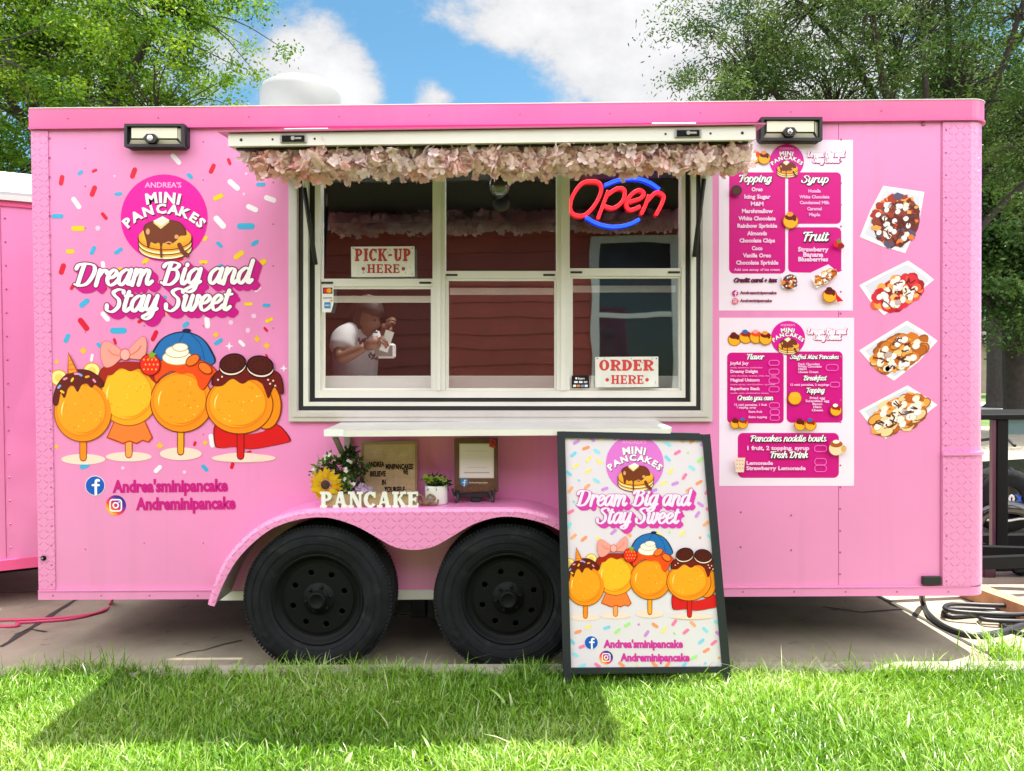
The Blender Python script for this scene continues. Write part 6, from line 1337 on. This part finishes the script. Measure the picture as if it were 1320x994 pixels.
mb.bar(tl2 + xr_ * .017, bl2 + xr_ * .017, .034, .026, nB); mb.bar(tr2 - xr_ * .017, br2 - xr_ * .017, .034, .026, nB); mb.bar(tl2 + xr_ * .034, tr2 - xr_ * .034, .03, .024, nB); d2 = (bl2 - tl2); mb.bar(tl2 + d2 * .93 + xr_ * .034, tr2 + (br2 - tr2) * .93 - xr_ * .034, .03, .024, nB); mb.build('rear_frame', sb)
mb = MB().m('poster_sheen'); mb.prism([tl2 + xr_ * .03, tr2 - xr_ * .03, tr2 + (br2 - tr2) * .93 - xr_ * .03, tl2 + d2 * .93 + xr_ * .03], nB * .004); mb.build('rear_panel', sb)
def aflat(base): return Flat(amap, nA, base - .004)
zs = lambda x, y: (700 + x / 2.7615, 540 + y / 2.7615)
fl = aflat(.0006); rnd = random.Random(21); PAS = ['#f2966a', '#8fd8e6', '#a8e08a', '#c98ad8', '#f6dc82', '#ee7aa8', '#f0a878', '#7fcbe8']; placed = []
tries = 0
while len(placed) < 104 and tries < 6000:
    tries += 1; x = rnd.uniform(80, 635); y = rnd.uniform(62, 880); xl = 70 + (y - 60) * .022; xrr = 585 + (y - 60) * .079
    if not (xl + 14 < x < xrr - 14): continue
    if math.hypot(x - 325, y - 158) < 118 or (110 < x < 545 and 258 < y < 402) or (85 < x < 628 and 430 < y < 725) or (140 < x < 535 and 768 < y < 875): continue
    if any(math.hypot(x - a, y - b) < 36 for a, b in placed): continue
    placed.append((x, y)); u, v = zs(x, y); sm_ = rnd.random() < .12; fl.caps(u, v, (10 if sm_ else 28) / 2.7615, (9 if sm_ else 11.5) / 2.7615, rnd.choice([30, 40, 55, -35, -45, 20]), ink(rnd.choice(PAS)))
fl.build('sprinkle_print', sb)
fl = aflat(.0008); u, v = zs(327, 160); logo(fl, u, v, 103 / 2.7615, '#d873cc', '#6a3a6a'); fl.build('round_logo', sb)
fl = aflat(.0012); a_ = zs(116, 309); b_ = zs(190, 372); slogan(fl, [('Dream Big and', *a_, 13.8, 405 / 2.7615, .0), ('Stay Sweet', *b_, 13.8, 290 / 2.7615, .0)], (4.4, 4.6), '#f3d9ee', '#b04a9c', '#d63aa8', steps=5, xh_edge=.1); fl.build('slogan_lettering', sb)
def za(x, y):                                   # wall picture units -> board picture units
    return (700 + (82 + (x - 115) * .470) / 2.7615, 540 + (452 + (y - 125) * .470) / 2.7615)
for i in (1, 2, 0, 3): fl = aflat(.0010 + .0004 * i); fl.T = za; fl.step = .00028; desserts(fl, i); fl.build('dessert_picture', sb, label=DL[i])
fl = aflat(.0008); u, v = zs(172, 797); blue_icon(fl, u, v, 9.0); fl.build('social_icon', sb, label='blue round icon with white letter')
fl = aflat(.0008); u, v = zs(225, 850); camera_icon(fl, u, v, 8.8); fl.build('social_icon', sb, label='orange to violet round icon with camera outline')
fl = aflat(.0008); u, v = zs(218, 815); handle(fl, "Andrea'sminipancake", u, v, 9.6, 280 / 2.7615, '#cf2f9c', 0); u, v = zs(278, 863); handle(fl, 'Andreminipancake', u, v, 9.6, 244 / 2.7615, '#cf2f9c', 0); fl.build('handle_lettering', sb)
# ---------------------------------------------------------------- cables on the slab
M('pink_cord', (.62, .06, .16), .45); M('black_cable', (.018, .018, .02), .42, spec=.5)
def ground_tube(pts, r, z=None): return [Vector((p.x, p.y, (r if z is None else z))) for p in (G(x, y, r) for x, y in pts)]
mb = MB().m('pink_cord', True)
mb.tube(cr_spline([Vector((P(146, 770, .3).x, .32, .25))] + ground_tube([(144, 776), (135, 787), (110, 793), (70, 797), (20, 799), (-30, 800)], .008), 6), .0075, 8)
mb.tube(cr_spline([Vector((P(148, 770, .34).x, .36, .25))] + ground_tube([(142, 778), (125, 790), (90, 798), (45, 801.5), (22, 803), (24, 806), (10, 807.5), (-30, 806)], .008), 6), .0075, 8)
tagit(mb.build('extension_cord'), 'doubled bright pink cord trailing from under the trailer across concrete', 'cord')
mb = MB().m('black_cable', True)
mb.tube(cr_spline([Vector((P(1186, 768, .5).x, .5, .24))] + ground_tube([(1190, 778), (1200, 795), (1222, 810), (1255, 819), (1290, 815), (1312, 808), (1340, 800)], .016), 7), .016, 10)
o = mb.build('power_cable'); tagit(o, 'thick black cable curving out from under the front of the trailer', 'cable')
mb = MB().m('black_cable', True)
for i, lst in enumerate(([(1340,793),(1300,795),(1262,793),(1228,795),(1216,790),(1228,785),(1270,786),(1310,788),(1345,785)], [(1345,805),(1310,806),(1270,804),(1263,799),(1275,795),(1310,797),(1345,797)], [(1350,800),(1300,802),(1255,800),(1224,797),(1218,792),(1232,788),(1285,790),(1345,790)], [(1350,822),(1320,818),(1296,808),(1292,803),(1310,802),(1350,810)])):
    mb.tube(cr_spline(ground_tube(lst, .013, .014 + .020 * (i % 3)), 6), .0125, 8)
o = mb.build('coiled_cable'); tagit(o, 'loose flat coil of thick black cable lying on the concrete', 'cable')
# timber
M('timber', (.42, .25, .11), .7, noise=(9, .25)); a, b = G(1243, 758, .05), G(1345, 796, .05); mb = MB(); mb.bar(a, b, .09, .085, (0, 0, 1)); tagit(mb.build('timber_beam', None, 'timber'), 'weathered tan timber beam lying on the slab by the trailer nose', 'beam')

# ---------------------------------------------------------------- black steel frame on castors
M('plum_metal', (.075, .022, .05), .3, spec=.6); M('teal_sheet', (.07, .13, .15), .2, spec=.6)
FYc = 1.35; rk = thing('steel_rack', 'black box section steel rack on castors beside the trailer nose', 'rack', Vector((P(1300, 760, FYc).x + .5, FYc + .3, 0)))
x0 = P(1275, 600, FYc).x; xp0, xp1 = P(1286, 600, FYc).x, P(1300, 600, FYc).x; zt_, zb1, zb0 = P(1290, 534, FYc).z, P(1290, 713, FYc).z, P(1290, 737, FYc).z; xe = xp0 + 1.5
mb = MB().m('black_metal'); mb.bbox((x0 - .12, FYc - .02, zt_ - .035), (xe + .08, FYc + .62, zt_), .004); mb.build('top_plate', rk)
for x in (xp0, xe - (xp1 - xp0)):
    for y in (FYc, FYc + .54): mb = MB().m('black_metal'); mb.bbox((x, y, zb0), (x + xp1 - xp0, y + .06, zt_ - .036), .003); mb.build('post', rk)
for y in (FYc, FYc + .54): mb = MB().m('black_metal'); mb.bbox((xp1 + .001, y + .004, zb0), (xe - (xp1 - xp0) - .001, y + .056, zb1), .003); mb.build('rail', rk)
mb = MB().m('plum_metal'); mb.bbox((P(1281, 600, FYc).x, FYc + .01, zb0 - .0), (xp0 - .001, FYc + .05, zt_ - .036), .003); mb.bbox((P(1268, 700, FYc).x, FYc + .0, P(1280, 752, FYc).z), (P(1285.5, 600, FYc).x, FYc + .1, P(1280, 731, FYc).z), .01); mb.build('side_panel', rk)
mb = MB().m('teal_sheet'); mb.box((xp1 + .001, FYc + .01, P(1310, 560, FYc).z), (xe - .08, FYc + .016, P(1310, 541, FYc).z)); mb.build('sheet_panel', rk)
for x in (xp0 + .17, xe - .1):
    for y in (FYc + .05, FYc + .54):
        mb = MB().m('black_metal'); mb.bbox((x - .03, y - .03, .11), (x + .03, y + .03, zb0 - .001), .003)
        for s_ in (-1, 1): mb.bar((x, y + s_ * .022, .13), (x + .01, y + s_ * .022, .055), .04, .004, (0, 1, 0))
        mb.m('black_rubber', True); mb.lathe([(0, -.016), (.045, -.016), (.055, -.01), (.055, .01), (.045, .016), (0, .016)], (x + .01, y, .055), 'Y', 20); mb.build('castor', rk)

# ---------------------------------------------------------------- quad bike behind the rack
M('bike_black', (.010, .010, .012), .16, coat=.7); M('silver', (.55, .56, .58), .3, metal=.8)
QY = 2.7; qc = P(1318, 700, QY); qb = thing('quad_bike', 'glossy black quad bike with white and blue figures behind the steel rack', 'quad bike', Vector((qc.x + .35, QY + .3, 0)))
q = lambda px, py, y=QY: Vector((P(px, py, y).x, y, P(px, py, y).z))
mb = MB().m('bike_black', True); xs = P(1255, 640, QY).x; zt1 = P(1300, 606, QY).z; zt0 = P(1300, 648, QY).z
prof = [(xs, zt0 + .02), (xs + .05, zt1 - .05), (xs + .25, zt1), (xs + .8, zt1 + .03), (xs + 1.2, zt1 - .02), (xs + 1.5, zt1 - .12), (xs + 1.55, zt0), (xs + .9, zt0 - .05), (xs + .3, zt0 - .04)]
mb.prism([(x, QY, z) for x, z in prof], (0, .55, 0)); shade_auto(mb.build('body', qb), 40)
mb = MB().m('bike_black', True); zf0 = P(1300, 655, QY - .08).z
mb.tube(cr_spline([(xs - .02, QY + .02, zf0 - .30), (xs + .05, QY - .03, zf0 - .06), (xs + .28, QY - .05, zf0), (xs + .52, QY - .03, zf0 - .10), (xs + .62, QY + .02, zf0 - .34)], 5), .055, 10); mb.tube(cr_spline([(xs + .98, QY + .02, zf0 - .30), (xs + 1.05, QY - .03, zf0 - .06), (xs + 1.28, QY - .05, zf0), (xs + 1.5, QY - .03, zf0 - .10), (xs + 1.6, QY + .02, zf0 - .30)], 5), .055, 10); mb.build('mudguard', qb)
for x in (xs + .28, xs + 1.3):
    mb = MB().m('black_rubber', True); mb.lathe([(.12, -.09), (.2, -.11), (.26, -.09), (.275, 0), (.26, .09), (.2, .11), (.12, .09)], (x, QY + .08, .275), 'Y', 32); w_ = mb.build('wheel', qb); mb = MB().m('silver', True); mb.lathe([(0, -.05), (.05, -.07), (.10, -.05), (.13, -.085), (.13, .08)], (x, QY + .08, .275), 'Y', 24); mb.build('rim', w_)
mb = MB().m('silver', True); mb.tube(cr_spline([q(1262, 668, QY - .02), q(1290, 672, QY - .04), q(1320, 668, QY - .04), q(1340, 672, QY - .02)], 4), .014, 8); mb.tube([q(1262, 700, QY), q(1342, 712, QY)], .022, 8); mb.build('foot_rail', qb)
mb = MB().m('gasket', True); mb.tube(cr_spline([(xs + .35, QY + .02, zt1 + .2), (xs + .42, QY + .27, zt1 + .24), (xs + .35, QY + .52, zt1 + .2)], 5), .014, 8); mb.tube([(xs + .42, QY + .27, zt1 - .02), (xs + .42, QY + .27, zt1 + .24)], .02, 8); mb.build('handlebar', qb)
fl = Flat(lambda u, v: P(u, v, QY), (0, -1, 0), .001); fl.text('3', 1271, 647, 10, ink('#f0f0f4'), .045, 'l', fit=9); fl.text('0', 1300, 648, 10, ink('#f0f0f4'), .045, 'l', fit=8); fl.text('X', 1309, 648, 10, ink('#2a5fd0'), .045, 'l', fit=10); fl.build('lettering', qb)

# ---------------------------------------------------------------- far verge on the right: block house and letter box
M('tan_wall', (.24, .19, .14), .8, noise=(3, .2)); hx = G(1330, 525, -.05)
fh = thing('far_house', 'low tan house in deep shade across the road on the right', 'house', (27, 46, 0)); MB().box((18, 44, -.05), (38, 52, 3.0)).build('wall', fh, 'tan_wall')
mb = MB(); mb.prism([(17.4, 43.4, 3.01), (17.4, 48, 5.2), (17.4, 52.6, 3.01)], (21.2, 0, 0)); mb.build('roof', fh, 'dark_shingle')
for x in (21, 27, 33): mb = MB().m('white_trim'); mb.box((x, 43.93, .9), (x + 1.3, 43.99, 2.3)); w_ = mb.build('window', fh); MB().box((x + .1, 43.9, 1.0), (x + 1.2, 43.925, 2.2)).build('pane', w_, 'house_glass')
p = G(1291, 527, -.05); bx_ = thing('garden_bench', 'small pale bench standing before the far house', 'bench', (p.x, 30.5, -.05)); c_ = CAM + dirpx(1291, 508) * ((30.5 - CAM.y) / dirpx(1291, 508).y)
mb = MB().m('white_paint'); mb.bbox((c_.x - .45, 30.5, c_.z - .28), (c_.x + .45, 30.55, c_.z + .26), .02); mb.build('backrest', bx_); MB().box((c_.x - .45, 30.15, c_.z - .36), (c_.x + .45, 30.5, c_.z - .30)).build('seat', bx_, 'white_paint')
for sx in (-1, 1): MB().box((c_.x + sx * .4 - .03, 30.2, -.05), (c_.x + sx * .4 + .03, 30.48, c_.z - .361)).build('leg', bx_, 'tan_wall')

# ---------------------------------------------------------------- smaller pink trailer with white roof, behind on the left
t2 = thing('small_trailer', 'smaller plain pink trailer with white roof parked behind the left end', 'trailer', (-3.5, 1.4, 0))
c0 = Vector((-2.62, 1.0, 0)); dv = Vector((-.87, -.49, 0)).normalized(); bv = Vector((dv.y, -dv.x, 0)); bv = bv if bv.y > 0 else -bv
Ln, Dp = 3.0, 1.6; zb2 = P(45, 722, c0.y).z; zt2 = P(45, 268, c0.y).z
def tp(u, v, z): return c0 + dv * u + bv * v + Vector((0, 0, z))
def tbox(mb, u0, u1, v0, v1, z0, z1): mb.hexa([tp(u0, v0, z0), tp(u1, v0, z0), tp(u1, v1, z0), tp(u0, v1, z0), tp(u0, v0, z1), tp(u1, v0, z1), tp(u1, v1, z1), tp(u0, v1, z1)])
mb = MB().m('pink_paint'); tbox(mb, 0, Ln, 0, Dp, zb2, zt2); mb.build('body', t2)
mb = MB().m('pink_rail'); tbox(mb, -.01, Ln, -.012, -.001, zb2 - .01, zb2 + .05); tbox(mb, -.01, Ln, -.012, -.001, zt2 - .03, zt2); mb.build('trim', t2)
mb = MB().m('rivet_pink', True)
for z_ in np.linspace(zb2 + .12, zt2 - .1, 15):
    for u_ in (.06, .38, .98, 1.6): mb.ball(tp(u_, -.001, z_), .006, 7)
mb.build('rivets', t2); mb = MB().m('seam_dark'); tbox(mb, .40, .404, -.002, .0, zb2 + .06, zt2 - .04); mb.build('panel_seam', t2); mb = MB().m('aluminium'); tbox(mb, -.03, Ln + .03, -.034, -.031, zt2 + .001, zt2 + .03); mb.build('roof_edge', t2)
mb = MB().m(M('white_roof', (.42, .44, .45), .5)); pr = [(-.03, zt2 + .001), (-.03, zt2 + .05), (Dp * .25, zt2 + .26), (Dp * .5, zt2 + .32), (Dp * .75, zt2 + .26), (Dp + .03, zt2 + .05), (Dp + .03, zt2 + .001)]
mb.prism([tp(-.03, v, z) for v, z in pr], dv * (Ln + .06)); mb.build('roof', t2)
for u, v in ((1.3, .12), (1.3, Dp - .12)):
    c_ = tp(u, v, .3); mb = MB().m('black_rubber', True); k_ = 28; vs = []
    for r_, h_ in ((.0, -.1), (.22, -.1), (.28, -.1), (.3, -.08), (.3, .08), (.28, .1), (.0, .1)):
        for j in range(k_): a_ = 2 * math.pi * j / k_; vs.append(c_ + dv * r_ * math.cos(a_) + Vector((0, 0, r_ * math.sin(a_))) + bv * h_)
    mb.add(vs, [(i * k_ + j, i * k_ + (j + 1) % k_, (i + 1) * k_ + (j + 1) % k_, (i + 1) * k_ + j) for i in range(6) for j in range(k_)]); mb.build('wheel', t2)
mb = MB().m('black_metal'); tbox(mb, .1, Ln - .1, .3, .4, zb2 - .09, zb2 - .012); tbox(mb, .1, Ln - .1, Dp - .4, Dp - .3, zb2 - .09, zb2 - .012); tbox(mb, 1.27, 1.33, .2, Dp - .2, .27, .33)
tbox(mb, 2.6, 2.66, .3, .36, 0, zb2 - .1); tbox(mb, .2, .26, .3, .36, 0, zb2 - .1); mb.build('chassis', t2)

# ---------------------------------------------------------------- person behind the left service pane
M('skin', (.20, .10, .065), .5, spec=.4); M('hair', (.018, .013, .011), .6); M('tee_white', (.50, .51, .53), .8, noise=(8, .05), bump=(14, .4, .01)); M('trousers', (.03, .045, .055), .8); M('tee_print', (.06, .06, .08), .8)
def skin_mesh(verts, edges, radii, sub=2):
    me = bpy.data.meshes.new('s'); me.from_pydata([tuple(v) for v in verts], edges, []); o = bpy.data.objects.new('s', me); col.objects.link(o)
    md = o.modifiers.new('k', 'SKIN'); md.use_smooth_shade = True; sv = me.skin_vertices[0].data
    for i, r_ in enumerate(radii): sv[i].radius = (r_, r_) if not isinstance(r_, tuple) else r_
    sv[0].use_root = True; m2 = o.modifiers.new('u', 'SUBSURF'); m2.levels = sub; m2.render_levels = sub
    dg = bpy.context.evaluated_depsgraph_get(); dg.update(); out_ = bpy.data.meshes.new_from_object(o.evaluated_get(dg)); bpy.data.objects.remove(o); return out_
def from_mesh(me, name, mat, parent, extra=()):
    mb = MB().m(mat, True); mb.add([v.co for v in me.vertices], [list(p.vertices) for p in me.polygons])
    for m_ in extra: mb.add([v.co for v in m_.vertices], [list(p.vertices) for p in m_.polygons])
    return mb.build(name, parent)
PY = .62
pz = lambda x, y, d=0: P(400 + x / 6.21, 360 + y / 6.21, PY + d)     # zoomed picture units
ps_ = thing('person', 'person with dark hair in white printed tee working behind the left pane', 'person', Vector((pz(400, 700).x, PY, .47)))
pel = pz(350, 860, .06); chest = pz(360, 560, .03); neck = pz(390, 385, .0); hc = pz(445, 285, -.02)
shL, shR = pz(268, 462, -.10), pz(430, 455, -.02) + Vector((.01, .17, 0)); 
elL = pz(232, 645, -.20); wrL = pz(448, 540, -.215); elR = pz(520, 610, .12); wrR = pz(600, 470, -.02)
V = [pel, pel.lerp(chest, .5), chest, chest.lerp(neck, .75), neck, neck.lerp(hc, .45), shL, elL, elL.lerp(wrL, .5), wrL, shR, elR, wrR, pel + Vector((.06, -.09, -.06)), pel + Vector((.40, -.11, -.10)), Vector((pel.x + .42, PY - .06, .56)), Vector((pel.x + .5, PY - .07, .50)), pel + Vector((.06, .13, -.06)), pel + Vector((.38, .15, -.10)), Vector((pel.x + .40, PY + .16, .56)), Vector((pel.x + .48, PY + .16, .50))]
E_ = [(0, 1), (1, 2), (2, 3), (3, 4), (4, 5), (3, 6), (6, 7), (7, 8), (8, 9), (3, 10), (10, 11), (11, 12), (0, 13), (13, 14), (14, 15), (15, 16), (0, 17), (17, 18), (18, 19), (19, 20)]
rad = [.125, .12, .125, .085, .05, .05, .05, .040, .034, .024, .05, .04, .024, .085, .065, .042, .04, .085, .065, .042, .04]
body = skin_mesh(V, E_, rad)
# head: an egg with brow, nose, jaw; faces right and a little down
mb = MB().m('skin', True); n_, k_ = 28, 22; vs = []
for i in range(k_ + 1):
    ph = math.pi * i / k_
    for j in range(n_):
        a_ = 2 * math.pi * j / n_; x, y, z = math.sin(ph) * math.cos(a_), math.sin(ph) * math.sin(a_), math.cos(ph)
        rx, ry, rz = .092, .072, .115
        if z < 0: rx *= 1 - .18 * z * z if x > 0 else 1 - .35 * z * z; ry *= 1 - .34 * z * z
        px_, py_, pz_ = x * rx, y * ry, z * rz
        if x > .3:                              # profile towards +X
            w_ = math.exp(-(y / .22) ** 2); px_ += w_ * (.024 * math.exp(-((z + .12) / .16) ** 2) + .010 * math.exp(-((z + .50) / .09) ** 2) + .010 * math.exp(-((z + .82) / .12) ** 2) - .008 * math.exp(-((z - .14) / .1) ** 2))
            for ey in (-.42, .42): px_ -= .012 * math.exp(-((y - ey) / .16) ** 2 - ((z - .1) / .12) ** 2)
        vs.append(Vector((px_, py_, pz_)))
rotm = Matrix.Rotation(R(14), 3, 'Y') @ Matrix.Rotation(R(-24), 3, 'Z'); rotm = Matrix.Rotation(R(-24), 3, 'Z') @ Matrix.Rotation(R(16), 3, 'Y')
hs = .93; hc = hc - Vector((0, 0, .022))
mb.add([hc + rotm @ v * hs for v in vs], [(i * n_ + j, (i + 1) * n_ + j, (i + 1) * n_ + (j + 1) % n_, i * n_ + (j + 1) % n_) for i in range(k_) for j in range(n_)])
for s_ in (-1, 1): mb.ball(hc + rotm @ Vector((-.012, s_ * .071, -.012)), .022, 10, (.7, .35, 1.2))
def hand(wr, dirv, side, up):                   # palm, four fingers and a thumb, curled round what they hold
    dirv = dirv.normalized(); up = (up - dirv * up.dot(dirv)).normalized(); sd_ = dirv.cross(up); mb.tube([wr, wr + dirv * .03, wr + dirv * .075], [.024, .032, .030], 10)
    for i, (o_, l_) in enumerate(((-.026, .058), (-.009, .066), (.009, .062), (.025, .048))):
        b_ = wr + dirv * .068 + sd_ * o_; mb.tube([b_, b_ + dirv * l_ * .45 + up * .004, b_ + dirv * l_ * .72 - up * .022, b_ + dirv * l_ * .62 - up * .042], [.0095, .009, .008, .007], 7)
    b_ = wr + dirv * .02 + sd_ * -.026 * side; mb.tube([b_, b_ + dirv * .03 - sd_ * .022 * side - up * .01, b_ + dirv * .055 - sd_ * .016 * side - up * .026], [.012, .0105, .008], 7)
hand(wrL, Vector((.85, -.1, .35)), 1, Vector((-.3, -.4, .8))); hand(wrR, Vector((.2, -.3, .9)), -1, Vector((-.8, -.2, .2)))
for m_ in (body,): mb.add([v.co for v in m_.vertices], [list(p.vertices) for p in m_.polygons])
bo = mb.build('body', ps_)
mb = MB()
mb.m('hair', True)
for s_ in (-1, 1): mb.ball(hc + rotm @ Vector((.0855, s_ * .030, .010)) * hs, .0052, 8); mb.tube([hc + rotm @ Vector((.086, s_ * .012, .034)) * hs, hc + rotm @ Vector((.084, s_ * .034, .040)) * hs, hc + rotm @ Vector((.070, s_ * .052, .034)) * hs], .004, 6)
mb.m(M('lip', (.17, .055, .05), .5), True); mb.tube([hc + rotm @ Vector((.080, -.026, -.060)) * hs, hc + rotm @ Vector((.094, 0, -.060)) * hs, hc + rotm @ Vector((.080, .026, -.060)) * hs], .005, 6); mb.build('face', ps_)
mb = MB().m('hair', True); vs2 = []
for i in range(k_ + 1):
    for j in range(n_):
        v = vs[i * n_ + j]; q_ = Vector(v); z = v.z / .115; x = v.x / .092; g = 1.24 + .05 * math.sin(j * 2.1 + i * 1.7)
        hl = (z > .40 - .1 * x) or (x < .2 and z > -.72 + .5 * max(0, x + .3))
        q_ = q_ * (g if hl else .90); vs2.append(hc + rotm @ q_ * hs)
mb.add(vs2, [(i * n_ + j, (i + 1) * n_ + j, (i + 1) * n_ + (j + 1) % n_, i * n_ + (j + 1) % n_) for i in range(k_) for j in range(n_)])
mb.ball(hc + rotm @ Vector((-.10, 0, .06)), .05, 14, (1, .9, 1)); mb.tube(cr_spline([hc + rotm @ Vector((-.075, .02, -.02)), hc + rotm @ Vector((-.10, .03, -.10)), hc + rotm @ Vector((-.09, .03, -.17))], 5), [.05, .05, .05, .048, .045, .042, .038, .034, .03, .024, .012], 10); mb.build('hair', ps_)
tv = [pel.copy(), pel.lerp(chest, .5), chest, chest.lerp(neck, .66), chest.lerp(neck, .66).lerp(shL, .55) + Vector((0, 0, .008)), shL, shL.lerp(elL, .35), shL.lerp(elL, .70), shR, shR.lerp(elR, .6), chest.lerp(neck, .90)]
tee = skin_mesh(tv, [(0, 1), (1, 2), (2, 3), (3, 4), (4, 5), (5, 6), (6, 7), (3, 8), (8, 9), (3, 10)], [.142, .138, .142, .105, .085, .076, .074, .070, .066, .066, .062]); from_mesh(tee, 'tee', 'tee_white', ps_)
tr_ = skin_mesh([pel + Vector((0, 0, .04)), pel + Vector((0, 0, -.05)), V[13], V[14], V[15] + Vector((0, 0, .03)), V[17], V[18], V[19] + Vector((0, 0, .03))], [(0, 1), (1, 2), (2, 3), (3, 4), (1, 5), (5, 6), (6, 7)], [.146, .14, .096, .076, .056, .096, .076, .056]); from_mesh(tr_, 'trousers', 'trousers', ps_)
mb = MB().m('tee_print')                        # scrawled print on the chest
fr = Vector((1, 0, 0))
for pts in ([(395,470),(385,490),(405,500),(395,520)], [(412,505),(420,480),(432,510)], [(440,470),(436,500),(455,498)], [(455,460),(470,490)], [(480,585),(500,610),(520,600),(505,625),(490,640)], [(515,640),(540,625),(530,650)], [(470,600),(480,630)]):
    mb.tube(cr_spline([pz(x, y, -.150) for x, y in pts], 3), .006, 5)
mb.build('tee_print', ps_)
# stool under the person, phone in the hand
so = thing('stool', 'plain grey stool under the seated person inside the trailer', 'stool', Vector((pel.x, PY + .06, .47)))
mb = MB().m('grey_metal', True); mb.lathe([(0, -.03), (.16, -.03), (.17, -.015), (.16, 0), (0, 0)], (pel.x, PY + .06, pel.z - .14), 'Z', 28); mb.build('seat', so)
for i in range(4): a_ = math.pi / 4 + i * math.pi / 2; mb = MB().m('black_metal', True); mb.tube([(pel.x + .1 * math.cos(a_), PY + .06 + .1 * math.sin(a_), pel.z - .168), (pel.x + .18 * math.cos(a_), PY + .06 + .18 * math.sin(a_), .47)], .012, 8); mb.build('leg', so)
mb = MB().m('white_paint'); c_ = wrL + Vector((.115, .0, .02)); mb.bar(c_ + Vector((-.025, 0, -.045)), c_ + Vector((.012, 0, .062)), .046, .009, (.3, -1, .1)); tagit(mb.build('phone'), 'white phone held up by the person in the window', 'phone')
mb = MB().m('white_paint'); p = pz(600, 560, -.12); mb.bbox((p.x - .06, p.y - .03, p.z - .05), (p.x + .055, p.y + .03, p.z + .03), .01); mb.m('grey_metal').bbox((p.x - .05, p.y - .034, p.z - .04), (p.x + .045, p.y - .0305, p.z + .02), .001); tagit(mb.build('card_reader'), 'white card reader on the counter in front of the person', 'card reader')
mb = MB().m('grey_metal', True); mb.tube([(p.x, p.y, p.z - .05), (p.x, p.y, P(600, 500, .3).z)], .012, 8);
